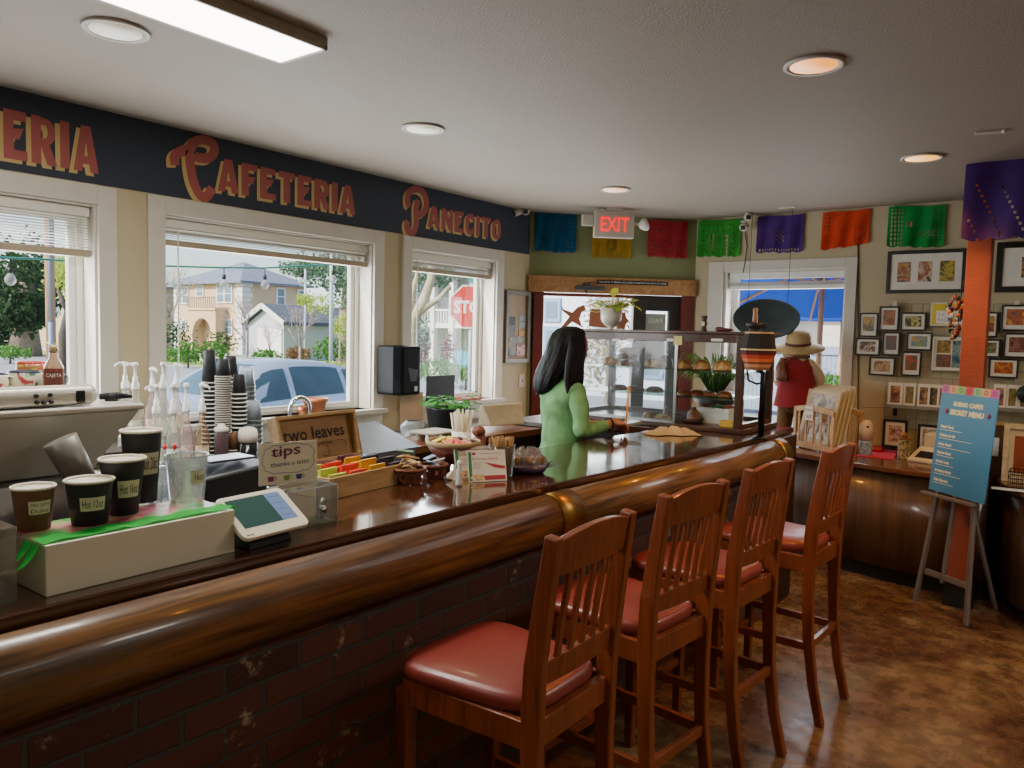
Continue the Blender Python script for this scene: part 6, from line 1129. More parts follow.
for i, (u0, v0, u1, v1, cs, nm) in enumerate(((.05, .52, .42, .66, ['#2a2d33', '#3f4450'], 'dark upper left'), (.05, .36, .42, .51, ['#3a3d44', '#6a6d74'], 'dark lower left'), (.62, .60, .95, .68, ['#8aa0b0', '#9ab0c0'], 'blue upper right'), (.62, .49, .95, .57, ['#8aa0b0', '#a0b4c0'], 'blue lower right'), (.62, .36, .96, .47, ['#2f3f6a', '#c9a23a', '#30303a'], 'dark blue and yellow right'), (.10, .05, .46, .34, ['#4f5a60', '#6d7a80', '#c9a24a'], 'tall grey left'), (.50, .05, .95, .22, ['#c98a80', '#d8c0b8', '#8a4a50'], 'pink bottom right'), (.45, .24, .95, .35, ['#6a6a62', '#a09a88', '#3a3a3a'], 'grey middle'))):
 one('brochure', nm + ' brochure in the grey wall case', 'brochure', MB().bb(XW + .0105, XW + .014 + .006 * (v0 < .1), y0 + fw + u0 * W_, y0 + fw + u1 * W_, z0 + fw + v0 * H_, z0 + fw + v1 * H_), art('brochure_%d' % i, cs, 16, i, 'noise'), 'brochures in the wall case')
a_, b_ = Xp(519, 374, XW), Xp(524, 387, XW); t = thing('light_switch', 'white light switch plate below the brochure case', 'light switch', (XW, (a_.y + b_.y) / 2, b_.z)); build('plate', MB().bb(XW, XW + .006, a_.y, b_.y, b_.z, a_.z), M_white, t, bevel=.002); build('toggle', MB().box((XW + .01, (a_.y + b_.y) / 2, (a_.z + b_.z) / 2), (.012, .009, .022)), M_white, t)
# ================================================================ RIGHT SIDE: curved counters, pillar, easel, art wall
ZR = .80
M_cfront = wood('brown_counter_veneer', '#463020', '#6a4c34', 'z', .32, .25, .5); M_kick = mat('black_kickboard', '#17130f', .5)
M_ctw = wood('counter_top_wood', '#4a2817', '#70442a', 'x', .25, .4)
def curve(pts, per=6):
 q = []
 for i in range(len(pts) - 1):
  p0, p1, p2, p3 = [V(pts[max(0, min(len(pts) - 1, j))]) for j in (i - 1, i, i + 1, i + 2)]
  for k in range(per): u = k / per; q.append(.5 * ((2 * p1) + (p2 - p0) * u + (2 * p0 - 5 * p1 + 4 * p2 - p3) * u * u + (3 * p1 - p0 - 3 * p2 + p3) * u ** 3))
 q.append(V(pts[-1])); return q
def counter(name, label, line, yback, loc):
 """line: floor-level face of the counter front (x, y); extends back to yback"""
 t = thing(name, label, 'counter', loc); L = curve([(a, b, 0) for a, b in line])
 def off(d):
  o = []
  for i, p in enumerate(L):
   tt = (L[min(i + 1, len(L) - 1)] - L[max(i - 1, 0)]).normalized(); o.append(p + V((tt.y, -tt.x, 0)) * d)
  return o
 def wall(mb, d, z0, z1, back):
  A_ = off(d); n = len(A_); Bk = [V((p.x, back, 0)) for p in A_]
  vs = [p + UZ * z0 for p in A_] + [p + UZ * z1 for p in A_] + [p + UZ * z0 for p in Bk] + [p + UZ * z1 for p in Bk]; fs = []
  for i in range(n - 1): fs += [(i, i + 1, n + i + 1, n + i), (n + i, n + i + 1, 3 * n + i + 1, 3 * n + i), (i, i + 1, 2 * n + i + 1, 2 * n + i)]
  fs += [(0, n, 3 * n, 2 * n), (n - 1, 2 * n - 1, 4 * n - 1, 3 * n - 1)]; return mb.add(vs, fs)
 o = build('front_panel', wall(MB(), .0, .105, ZR - .036, yback), M_cfront, t); o.data.polygons.foreach_set('use_smooth', [abs(p.normal.z) < .5 and abs(p.normal.x) < .999 for p in o.data.polygons])
 build('kickboard', wall(MB(), -.05, 0, .104, yback), M_kick, t)
 build('countertop', wall(MB(), .045, ZR - .035, ZR, yback), M_ctw, t, bevel=.006); return t
counter('gallery_counter', 'curved brown wooden counter under the art wall left of the pillar', [(-2.25, 6.12), (-1.88, 6.00), (-1.44, 5.80), (-.93, 5.66), (-.47, 5.66)], YF - .055, (-1.3, 6.2, 0))
counter('display_counter', 'curved dark wooden counter right of the orange pillar', [(-.39, 5.74), (-.31, 5.45), (-.15, 5.22), (.15, 5.10), (.6, 5.08)], YF - .055, (.1, 6.0, 0))
p0 = Yp(967, 245, 5.46); p1 = Yp(992, 245, 5.46)
t = thing('pillar', 'square orange pillar with a black base block in front of the counter', 'pillar', ((p0.x + p1.x) / 2, 5.54, 0))
M_or = mat('orange_textured_paint', '#8f4029', .55, var=.08, bump=.3, bscale=80)
px0, px1 = p0.x, p1.x
build('shaft', MB().bb(px0, px1, 5.46, 5.60, .16, CEIL - .0008), M_or, t, bevel=.004); build('base_block', MB().bb(px0 - .015, px1 + .015, 5.445, 5.615, 0, .159), M_kick, t, bevel=.003)
a_, b_ = Yp(995, 220, 6.2), Yp(1017, 238, 6.2); m = MB(); m.hexa([V((a_.x - .06, 6.0, b_.z)), V((b_.x, 6.0, b_.z + .01)), V((b_.x, 6.3, b_.z + .01)), V((a_.x - .06, 6.3, b_.z))], [V((a_.x - .06, 6.0, CEIL)), V((a_.x + .02, 6.0, CEIL)), V((a_.x + .02, 6.3, CEIL)), V((a_.x - .06, 6.3, CEIL))]); one('ceiling_bracket', 'brown wedge shaped bracket under the ceiling behind the pillar top', 'bracket', m, mat('brown_bracket', '#5a3222', .5))
random.seed(21); t0 = Yp(963, 293, 5.40); t1 = Yp(960, 338, 5.40); P = V((px0 - .035, 5.52, t1.z))
t = thing('chili_garland', 'string of dark red and silvery dried chillies hanging on the pillar side', 'garland', P);
cols = [('red_chili', '#7a3a24'), ('black_chili', '#2a201c'), ('silver_ball', '#8a9094'), ('rust_chili', '#9a5a3a')]
for i in range(46):
 v_ = i / 45; z = lerp(t0.z - .02, t1.z, v_); ci = (i // 6 + i) % 4 if random.random() < .5 else (0 if v_ < .3 else 2 if v_ < .7 else 3); a = random.uniform(0, 2 * PI); r_ = .012 + .03 * math.sin(PI * min(1, v_ + .12)); build('chili', MB().ball(P + V((r_ * math.cos(a) - .01, r_ * math.sin(a), z - P.z)), (random.uniform(.010, .018), .012, random.uniform(.012, .020)), 8), mat(cols[ci][0], cols[ci][1], .25), t)
build('string', MB().tube([V((px0 - .006, 5.52, t0.z + .10)), V((px0 - .02, 5.52, t0.z + .02)), P], .003, 6), M_ink, t)
M_esl = mat('grey_painted_wood', '#6b625c', .5, var=.06)
fL, fR, fB = Zp(915, 601, 0), Zp(966, 626, 0), Zp(950, 585, 0)
z_led = .0
fe = (fR - fL).normalized(); be = V((-fe.y, fe.x, 0)); mid = (fL + fR) / 2
led = mid + be * .04; zl = zat(led, 950, 500)
def onplane(px, py, o, n):
 d = ray(px, py); c = V((0, 0, EYE)); return c + d * ((o - c).dot(n) / d.dot(n))
up = (UZ + be * .085).normalized(); ne = fe.cross(up)         # easel front plane
o = mid
t = thing('display_easel', 'grey wooden display easel standing in front of the orange pillar', 'easel', mid)
tl = onplane(948, 500, o, ne); tr = onplane(976, 505, o, ne); apex_l = onplane(937, 497, o, ne); apex_r = onplane(974, 506, o, ne)
apL = apex_l + (apex_l - fL).normalized() * .25; apR = apex_r + (apex_r - fR).normalized() * .25
m = MB(); m.bar(fL, apL, .026, .022, ne); build('leg', m, M_esl, t, bevel=.003); m = MB(); m.bar(fR, apR, .026, .022, ne); build('leg', m, M_esl, t, bevel=.003)
cb = onplane(942, 583, o, ne); ct = onplane(955, 500, o, ne); m = MB(); m.bar(cb, ct + (ct - cb) * .3, .024, .018, ne); build('centre_post', m, M_esl, t, bevel=.003)
m = MB(); m.bar(onplane(926, 571, o, ne), onplane(967, 586, o, ne), .018, .036, up); build('cross_bar', m, M_esl, t, bevel=.003)
la, lb_ = onplane(926, 492, o, ne), onplane(978, 506, o, ne); m = MB(); m.bar(la - ne * -.02, lb_ + ne * .02, .045, .02, up); build('ledge', m, M_esl, t, bevel=.003)
rl = mid + be * .40; m = MB(); m.bar(rl, (apL + apR) / 2 - ne * .03 - up * .05, .024, .02); build('back_leg', m, M_esl, t, bevel=.003)
for f_ in (.35, .55): q = la.lerp(lb_, f_) + ne * .038 + up * .0; build('peg', MB().ball(q, .008, 8), M_brass, t)
n2 = ne; o2 = o + ne * .016
c4 = [onplane(928, 491, o2, ne), onplane(984.5, 502, o2, ne), onplane(1000, 388.5, o2, ne), onplane(943, 386, o2, ne)]
ux_ = (c4[1] - c4[0]); pw = ((c4[1] - c4[0]).length + (c4[2] - c4[3]).length) / 2; ph = ((c4[3] - c4[0]).length + (c4[2] - c4[1]).length) / 2
yy = ((c4[3] - c4[0]) + (c4[2] - c4[1])).normalized(); xx_ = ((c4[1] - c4[0]) + (c4[2] - c4[3])).normalized(); xx_ = (xx_ - yy * xx_.dot(yy)).normalized(); nn = xx_.cross(yy); po = sum(c4, V((0, 0, 0))) / 4 - xx_ * pw / 2 - yy * ph / 2
ps = thing('menu_poster', 'blue secret menu poster with a colourful banner strip standing on the grey easel', 'poster', po + xx_ * pw / 2)
M_pb = mat('poster_blue', '#3b80ad', .35, var=.04, scale=2)
build('board', MB().prism([(0, 0), (pw, 0), (pw, ph), (0, ph)], po, xx_, yy, -.006), M_pb, ps)
cols7 = ['#b85aa0', '#d6a070', '#7fbf6a', '#c93a52', '#7fc08a', '#d6a070', '#b85aa0']
for i, c in enumerate(cols7):
 x0_, x1_ = pw * i / 7, pw * (i + 1) / 7; sq = build('banner_square', MB().prism([(x0_, ph * .925), (x1_, ph * .925), (x1_, ph), (x0_, ph)], po, xx_, yy, .0006), mat('poster_' + c[1:], c, .5, var=.02), ps)
 m = MB(); cx_, cy_ = (x0_ + x1_) / 2, ph * .962
 for k_ in range(8): a = k_ * PI / 4; m.prism([(cx_ + .012 * math.cos(a) + .005 * math.cos(b_), cy_ + .012 * math.sin(a) + .005 * math.sin(b_)) for b_ in [j * PI / 3 for j in range(6)]], po, xx_, yy, .0010)
 build('flower_cutout', m, mat('banner_dark_' + c[1:], tuple(x * .45 for x in lin(c)[:3]), .5), sq)
M_pt = mat('poster_cream', '#e3dcae', .5)
m = MB(); m.text("BUENO CAFE'S", ph * .052, po + xx_ * pw * .25 + yy * ph * .815, xx_, yy, .0007, maxw=pw * .52, bold=.0024); m.text('SECRET MENU', ph * .062, po + xx_ * pw * .205 + yy * ph * .735, xx_, yy, .0007, maxw=pw * .60, bold=.003); build('title', m, M_pt, ps)
m = MB()
for cx_, sgn in ((.14, 1), (.88, -1)):
 for k_ in range(3): a = sgn * (.7 + .5 * k_); leafshape(m, po + xx_ * pw * cx_ + yy * ph * .735 + nn * .001, po + xx_ * (pw * cx_ + .028 * math.cos(a + PI / 2 * 0)) + yy * (ph * .735 + .034 * (1 if k_ else .6)) + nn * .0012, .016)
build('flower_picture', m, mat('poster_pink', '#c9506a', .5), ps)
m = MB()
items = [('Mezcla Verde', .60), ('Cafecito de Olla', .52), ('Dulce Canela', .435), ('Mexican Mocha', .355), ('Matcha Latte', .27), ('Strawberry Matcha', .185), ('Dulce Espresso', .10)]
ll = [.40, .60, .60, .32, .34, .48, .38]
for (tx, v_), l_ in zip(items, ll): m.text(tx, ph * .034, po + xx_ * pw * .07 + yy * ph * v_, xx_, yy, .0007, maxw=pw * (.013 * len(tx) + .09), bold=.0016); m.prism([(pw * .06, ph * (v_ - .022)), (pw * (.06 + l_), ph * (v_ - .022)), (pw * (.06 + l_), ph * (v_ - .017)), (pw * .06, ph * (v_ - .017))], po, xx_, yy, .0006)
build('menu_lines', m, M_pt, ps)
YW = YF - .004
def wallrect(x0, y0, x1, y1, y=6.56):
 a, b = Yp(x0, (y0 + y1) / 2, y), Yp(x1, (y0 + y1) / 2, y); c, d = Yp((x0 + x1) / 2, y0, y), Yp((x0 + x1) / 2, y1, y); return a.x, b.x, d.z, c.z
M_frb = mat('black_frame', '#14140f', .35); M_frw = mat('white_frame', '#d6d2c2', .4); M_mat = mat('white_mount', '#dfdccf', .7)
def framed(name, label, rect, fw, mw, pics, group=None, fmat=M_frb, y1=YF - .010, th=.022, mount=M_mat, cat='picture frame'):
 x0, x1, z0, z1 = rect; t = thing(name, label, cat, ((x0 + x1) / 2, y1, z0), 0, group); ya = y1 - th
 m = MB(); m.bb(x0, x0 + fw, ya, y1, z0, z1); m.bb(x1 - fw, x1, ya, y1, z0, z1); m.bb(x0 + fw, x1 - fw, ya, y1, z0, z0 + fw); m.bb(x0 + fw, x1 - fw, ya, y1, z1 - fw, z1); build('frame', m, fmat, t, bevel=.002)
 build('mount', MB().bb(x0 + fw, x1 - fw, ya + .010, y1 - .002, z0 + fw, z1 - fw), mount, t)
 W, H = x1 - x0 - 2 * fw, z1 - z0 - 2 * fw
 for (u0, v0, u1, v1, M) in pics: build('picture', MB().bb(x0 + fw + u0 * W, x0 + fw + u1 * W, ya + .008, ya + .0098, z0 + fw + v0 * H, z0 + fw + v1 * H), M, t)
 return t
A = lambda k, cs, sc=14, kind='noise': art('painting_%s' % k, cs, sc, hash(k) % 7 if False else sum(map(ord, k)) % 11, kind)
framed('picture_frame', 'large black frame holding three small paintings in one white mount, under the green banner', wallrect(887, 250, 966, 293), .026, 0, [(.10, .22, .29, .78, A('trip_a', ['#2f5a5f', '#c98a4a', '#7a3a22', '#b9a06a'])), (.40, .22, .59, .78, A('trip_b', ['#6a3a24', '#a5623a', '#c9c0a8', '#5a3320'])), (.70, .22, .90, .78, A('trip_c', ['#4a4220', '#c0ae3a', '#7a5a30', '#5a6a34']))], fmat=M_frb)
framed('picture_frame', 'large black frame with a white mount cut off at the right edge behind the pillar', wallrect(996, 241, 1075, 292), .042, 0, [(.30, .22, .70, .76, A('corner', ['#4a2a1c', '#8a4a2a', '#c08a4a', '#2a3a4a']))])
M_wire = mat('grey_wire', '#8d8a80', .4, .5)
def wire_grid(x0, x1, z0, z1, label, y=YF - .035):
 m = MB(); n = max(2, int((x1 - x0) / .076)); k = max(2, int((z1 - z0) / .076))
 for i in range(n + 1): x = lerp(x0, x1, i / n); m.tube([(x, y, z0), (x, y, z1)], .0022, 5)
 for j in range(k + 1): z = lerp(z0, z1, j / k); m.tube([(x0, y + .004, z), (x1, y + .004, z)], .0022, 5)
 for x in (x0, x1):
  for z in (z0 + .1, z1 - .1): m.tube([(x, y, z), (x, YF - .001, z)], .0022, 5)
 return one('wire_grid', label, 'wire rack', m, M_wire)
g = wallrect(886, 304, 966, 470); wire_grid(g[0], -.66, ZR + .02, g[3], 'grey wire grid panel on the wall left of the pillar')
g2 = wallrect(990, 304, 1010, 420); wire_grid(g2[0] + .0, .05, ZR + .02, g2[3], 'grey wire grid panel on the wall right of the pillar')
yf = YF - .042
G8 = [((860, 313, 879, 337), 'black frame with a blue and ochre still life, upper left of the small frame cluster', ['#7a8a94', '#c9a04a', '#5a6a70', '#8a6a4a']), ((880, 306.5, 900, 331), 'black frame with a red and brown village painting, topmost of the small frame cluster', ['#8a3a24', '#c07a4a', '#5a5a44', '#a54a2a']), ((901, 312.5, 927, 331), 'black frame with a yellow and dark painting, upper right of the small frame cluster', ['#4a4626', '#c9bf72', '#6a6a3a', '#2a2a1c']), ((856, 338, 881, 355.5), 'wide black frame with small white figures at the left of the small frame cluster', ['#7a6a5a', '#cfc4b0', '#6a3a34', '#5a6a3a']), ((883, 332, 901, 355.5), 'black frame with a yellow moon over brown hills, centre of the small frame cluster', ['#6a4a34', '#8a5a3a', '#4f6a84', '#7a5030']), ((907, 332.5, 933, 350.5), 'wide black frame with three coloured panels at the right of the small frame cluster', ['#9aa04a', '#5a8aa0', '#c99a4a', '#b8a05a']), ((870, 357, 896, 375.5), 'wide black frame with a sepia painting at the bottom left of the small frame cluster', ['#b08a62', '#8a5a3e', '#c9ab82', '#a07a54']), ((902, 351.5, 922, 376), 'tall black frame with a fiery painting at the bottom right of the small frame cluster', ['#5a5a4a', '#7a4a2e', '#b0502a', '#6a4a3a'])]
for i, (rc_, lb, cs) in enumerate(G8): framed('picture_frame', lb, wallrect(*rc_), .012, 0, [(.14, .20 if rc_[3] - rc_[1] > 20 else .16, .86, .90 if rc_[3] - rc_[1] > 20 else .86, A('g%d' % i, cs, 22))], 'small framed prints left of the pillar', y1=yf - .001 - (.0 if i % 2 else .001), th=.018)
G3 = [((982, 312, 998.5, 337.5), 'black frame half hidden by the right side of the pillar, upper one', ['#7a3a24', '#c9a04a', '#4a2a20', '#a05a3a']), ((1001.5, 305, 1030, 331), 'black frame with a swirling orange and blue painting right of the pillar', ['#2f4a6a', '#c06a3a', '#8a3a2a', '#d09a4a']), ((980, 339, 1001, 357.5), 'black frame half hidden by the right side of the pillar, middle one', ['#4a6a3a', '#8a9a5a', '#6a4a2a', '#2a3a2a']), ((1004, 333, 1032, 358), 'black frame with a dark red interior painting at the right edge', ['#4a2a24', '#7a3a34', '#a06a54', '#2a2a2a']), ((989, 358.5, 1019, 378), 'wide black frame with an orange painting right of the pillar', ['#c06a2a', '#8a3a1c', '#d08a3a', '#5a2a1c'])]
for i, (rc_, lb, cs) in enumerate(G3): framed('picture_frame', lb, wallrect(*rc_), .012, 0, [(.14, .18, .86, .88, A('h%d' % i, cs, 22))], 'small framed prints right of the pillar', y1=yf - .001, th=.018)
framed('picture_frame', 'larger white framed print in blue and ochre panels beside the pillar', wallrect(933, 337, 976, 371), .012, 0, [(.06, .52, .42, .94, A('w1', ['#c0983a', '#a07a34', '#6a5a3a', '#c9a84a'])), (.46, .06, .96, .94, A('w2', ['#33506a', '#5a7a84', '#8aa094', '#2a3a4a'])), (.06, .06, .44, .48, A('w3', ['#4a5a6a', '#6a4a34', '#8a5a3a', '#33404a']))], fmat=M_frw, y1=yf - .001, th=.016)
r_ = wallrect(931, 302.5, 966, 326); t = thing('yellow_notice', 'yellow notice with a red word and handwriting clipped to the wire grid beside the pillar', 'notice', ((r_[0] + r_[1]) / 2, yf, r_[2])); build('sheet', MB().bb(r_[0], r_[1], yf - .006, yf - .001, r_[2], r_[3]), M_frw, t)
W_, H_ = r_[1] - r_[0], r_[3] - r_[2]; build('yellow_field', MB().bb(r_[0] + W_ * .05, r_[1] - W_ * .02, yf - .0075, yf - .006, r_[2] + H_ * .06, r_[3] - H_ * .06), mat('bright_yellow', '#d8c23a', .6), t); build('text_panel', MB().bb(r_[0] + W_ * .18, r_[1] - W_ * .03, yf - .009, yf - .0075, r_[2] + H_ * .10, r_[3] - H_ * .36), M_paper, t)
build('lettering', MB().text('Sale', H_ * .30, (r_[0] + W_ * .42, yf - .010, r_[3] - H_ * .36), UX, UZ, .001, maxw=W_ * .36, bold=.002), mat('poster_red', '#a8332a', .5), t)
build('handwriting', MB().text('5 x 7 Prints', H_ * .16, (r_[0] + W_ * .22, yf - .010, r_[3] - H_ * .56), UX, UZ, .0005, maxw=W_ * .6).text('8 x 10 Prints', H_ * .16, (r_[0] + W_ * .22, yf - .010, r_[3] - H_ * .78), UX, UZ, .0005, maxw=W_ * .62), mat('grey_ink', '#77746c', .6), t)
def print_row(px0, px1, pyt, pyb, n, label, shlabel, y=YF - .12):
 a, b = Yp(px0, pyb, y), Yp(px1, pyb, y); zt = Yp(px0, pyt, y).z; zb = a.z; w = (b.x - a.x)
 m = MB(); m.bb(a.x - .02, b.x + .03, y - .05, y + .03, zb - .012, zb - .002); m.bb(a.x - .02, b.x + .03, y - .054, y - .05, zb - .012, zb + .012); one('print_shelf', shlabel, 'shelf', m, M_wire)
 for i, (f0, f1, yy) in enumerate(n):
  x0_, x1_ = a.x + w * f0, a.x + w * f1; t = thing('matted_print', ['leftmost ', 'second ', 'middle ', 'fourth ', 'rightmost ', 'last '][i] + label, 'print', ((x0_ + x1_) / 2, y + yy, zb), 0, label)
  lean = .05; q = lambda x, z, d: V((x, y + yy + (z - zb) * lean + d, z)); m = MB(); m.hexa([q(x0_, zb, 0), q(x1_, zb, 0), q(x1_, zb, .004), q(x0_, zb, .004)], [q(x0_, zt, 0), q(x1_, zt, 0), q(x1_, zt, .004), q(x0_, zt, .004)]); build('mount', m, M_mat, t)
  fx = (x1_ - x0_) * .17; fz = (zt - zb) * .14; m = MB(); m.hexa([q(x0_ + fx, zb + fz, -.001), q(x1_ - fx, zb + fz, -.001), q(x1_ - fx, zb + fz, 0), q(x0_ + fx, zb + fz, 0)], [q(x0_ + fx, zt - fz, -.001), q(x1_ - fx, zt - fz, -.001), q(x1_ - fx, zt - fz, 0), q(x0_ + fx, zt - fz, 0)]); build('picture', m, A('p%d' % ((i * 3) % 5), [['#3a2a24', '#8a4a2a', '#c09a5a'], ['#2a2420', '#6a4430', '#a88a5a'], ['#4a3a2a', '#7a5a3a', '#b05a3a'], ['#3a3a24', '#8a7a3a', '#5a3a24'], ['#2a3a24', '#4a3424', '#9a8a5a']][(i * 3) % 5], 24), t)
print_row(888, 946, 382, 405, [(.0, .26, -.03), (.27, .48, -.018), (.52, .73, -.034), (.69, .88, -.018), (.86, 1.05, -.030)], 'matted print on the wire shelf left of the poster', 'thin wire shelf of matted prints left of the poster')
print_row(993, 1030, 384, 408, [(.0, .34, -.03), (.36, .66, -.02), (.68, 1.0, -.03)], 'matted print on the wire shelf right of the pillar', 'thin wire shelf of matted prints right of the pillar')
one('green_disc', 'dark green round ornament at the right edge in front of the matted prints', 'ornament', MB().lathe([(.0001, 0), (.06, 0), (.062, .006), (.06, .012), (.0001, .012)], Yp(1027, 394, YF - .172), 24, R=rotx(PI / 2)), mat('dark_green', '#1e2a22', .5))
framed('picture_frame', 'black frame with a pinkish print standing low on the gallery counter against the grid', wallrect(884.5, 419, 909, 447), .018, 0, [(.18, .15, .85, .85, A('low', ['#a05a5a', '#d8c0b0', '#7a4a44', '#b08a7a'], 24))], y1=yf - .03)
framed('picture_frame', 'black frame partly hidden behind the card reader on the gallery counter', wallrect(919, 424, 945, 450), .018, 0, [(.1, .1, .9, .9, A('low2', ['#b8b0a4', '#8a8478', '#d8d2c4'], 20))], y1=yf - .03)
for px, py, lb in ((895, 412, 'black clip on the wire grid above the pinkish low frame'), (951, 331, 'black clip on the wire grid above the white framed print')): p = Yp(px, py, yf - .008); one('grid_clip', lb, 'clip', MB().box(p, (.03, .012, .055 if px == 895 else .03)), M_black, bevel=.002)
for px, lb in ((895, 'white clip at the top of the left wire grid'), (1017, 'white clip at the top of the right wire grid')): p = Yp(px, 304, yf - .004); one('grid_hook', lb, 'clip', MB().box(p, (.03, .01, .05)).box(p + V((0, -.006, -.02)), (.03, .012, .008)), M_white, bevel=.002)
for dz, lb in ((0, 'upper wire hook sticking out of the left wire grid'), (-.32, 'lower wire hook sticking out of the left wire grid')): p = Yp(886, 408, yf); p.z += dz * .0 - (.30 if dz else 0); one('wire_hook', lb, 'hook', MB().tube([p, p + V((-.10, -.03, .0)), p + V((-.16, -.05, -.005)), p + V((-.165, -.05, .012))], .003, 6), M_wire)
def crate_plane(px, py): return Zp(px, py, ZR)
q0, q1 = Zp(793, 446, ZR), Zp(833, 455, ZR); M_rack = wood('pale_rack_wood', '#a8804c', '#cfa874', 'z', .5)
ax = (q1 - q0).normalized(); bx = V((-ax.y, ax.x, 0)); wR = (q1 - q0).length; hL = zat(q0, 792, 406) - ZR; hR = zat(q1, 833, 412) - ZR; hM = (hL + hR) / 2; dR = .24
t = thing('print_rack', 'pale wooden slatted print rack on the gallery counter with a paper price sign', 'rack', (q0 + q1) / 2 + bx * dR / 2)
def panel(o_, h0):
 m = MB(); s = lambda a, z: o_ + ax * a + UZ * z
 for a in (.014, wR - .014): m.bar(s(a, .0005), s(a, h0), .028, .018, bx)
 m.bar(s(.028, .03), s(wR - .028, .03), .018, .045)
 n = 8
 for i in range(n): u0, u1 = i / n, (i + 1) / n; ar = lambda u: h0 + .022 * math.sin(PI * u) * 1.2; x0_, x1_ = wR * u0, wR * u1; m.hexa([s(x0_, ar(u0) - .04) - bx * .009, s(x1_, ar(u1) - .04) - bx * .009, s(x1_, ar(u1) - .04) + bx * .009, s(x0_, ar(u0) - .04) + bx * .009], [s(x0_, ar(u0)) - bx * .009, s(x1_, ar(u1)) - bx * .009, s(x1_, ar(u1)) + bx * .009, s(x0_, ar(u0)) + bx * .009])
 for i in range(5): a = lerp(.06, wR - .06, i / 4); m.bar(s(a, .05), s(a, h0 - .01), .016, .010, bx)
 return m
build('front_panel', panel(q0, hM), M_rack, t, bevel=.002); build('back_panel', panel(q0 + bx * dR + ax * .02, hM), M_rack, t, bevel=.002)
m = MB();
for a in (.02, wR - .02): m.bar(q0 + ax * a + UZ * .03, q0 + ax * a + bx * dR + UZ * .03, .018, .03)
build('base_rail', m, M_rack, t)
c = onplane(809, 413, q0 - bx * .012, bx); sgn = build('price_sign', MB().box(c, (.092, .002, .112), rotz(math.atan2(ax.y, ax.x))), M_paper, t)
build('lettering', MB().text('PRINTS', .028, c - ax * .038 - bx * .002 + UZ * .014, ax, UZ, .0006, maxw=.076).text('$25', .036, c - ax * .03 - bx * .002 - UZ * .038, ax, UZ, .0006, maxw=.06), mat('flag_red', '#a5303a', .5), sgn)
for i in range(4):
 bo = .03 + .04 * i; o_ = q0 + bx * bo + ax * .008 + UZ * .05; w_ = wR * .80; lean = (UZ + bx * .22).normalized(); h_ = (zat(q0 + bx * .14, 830, 391) - ZR) / lean.z * (.92 + .03 * i)
 t = thing('mounted_print', ['front mounted print with a pale round face picture in the wooden rack', 'second mounted print leaning in the wooden rack', 'third mounted print leaning in the wooden rack', 'rearmost mounted print leaning in the wooden rack'][i], 'print', o_ + ax * w_ / 2, 0, 'mounted prints in the wooden rack')
 build('mount', MB().prism([(0, 0), (w_, 0), (w_, h_), (0, h_)], o_ + bx * .0, ax, lean, -.012), mat('pale_board', '#cfc2a4', .6), t)
 if i == 0: build('picture', MB().prism([(w_ * .12, h_ * .08), (w_ * .90, h_ * .08), (w_ * .90, h_ * .93), (w_ * .12, h_ * .93)], o_ + bx * .0, ax, lean, .0012), A('rack', ['#3a342c', '#8a7a64', '#c9bda4', '#5a6a8a'], 12), t)
P = Zp(865, 455, ZR); k = mpp(P); h_ = zat(P, 865, 420) - ZR; r = 8 * k; t = thing('sanitizer_dispenser', 'small automatic soap dispenser with a cream head on the gallery counter', 'dispenser', P)
build('bottle', MB().lathe([(r * .9, 0), (r, .006), (r * .95, h_ * .44), (.0001, h_ * .44)], P, 22, sx=.8), mat('pale_blue_plastic', '#8fb0bf', .3), t); build('head', MB().lathe([(r, h_ * .43), (r, h_ * .72), (r * .86, h_ * .92), (r * .4, h_), (.0001, h_)], P, 22, sx=.8), mat('cream_plastic', '#cfb89c', .35), t); ca = math.atan2(-P.y, -P.x); d = V((math.cos(ca), math.sin(ca), 0)); build('sensor', MB().ball(P + d * r * .72 + UZ * h_ * .82, (.02, .012, .016), 12), M_ink, t)
build('label', MB().grid(lambda u_, v_: P + V((.8 * (r + .001) * math.cos(ca + (u_ - .5) * 1.6), (r + .001) * math.sin(ca + (u_ - .5) * 1.6), h_ * (.08 + .3 * v_))), 8, 2), art('dispenser_label', ['#8fb0bf', '#3a4a7a', '#c0d0d8', '#5a8aa0'], 60, 2, 'noise'), t)
q = [Zp(856, 456, ZR), Zp(893, 460, ZR), Zp(897, 453, ZR), Zp(868, 449, ZR)]; P = (q[0] + q[1]) / 2
m = MB(); m.hexa([p + UZ * .0008 for p in q], [p + UZ * .006 for p in q]); one('pink_folder', 'pink and red folder lying on the gallery counter edge', 'folder', m, mat('hot_pink', '#c9305a', .5));
q2 = [Zp(856, 450, ZR) + UZ * .0062, Zp(880, 453, ZR) + UZ * .0062, Zp(884, 448.5, ZR) + UZ * .0062, Zp(862, 446, ZR) + UZ * .0062]; c_ = sum(q2, V()) / 4; m = MB(); m.hexa(q2, [c_ + (p - c_) * 1.08 + UZ * .016 for p in q2]); one('red_dish', 'shallow red plastic dish beside the soap dispenser', 'dish', m, mat('red_dish_plastic', '#c22a26', .3), bevel=.003)
q = [Zp(878, 451, ZR), Zp(905, 455, ZR), Zp(912, 449, ZR), Zp(884, 446, ZR)]; m = MB(); m.hexa([p + UZ * .0065 for p in q], [p + UZ * .012 for p in q]); one('magenta_cloth', 'folded magenta cloth behind the pink folder on the gallery counter', 'cloth', m, mat('magenta_cloth', '#8a2a5a', .8))
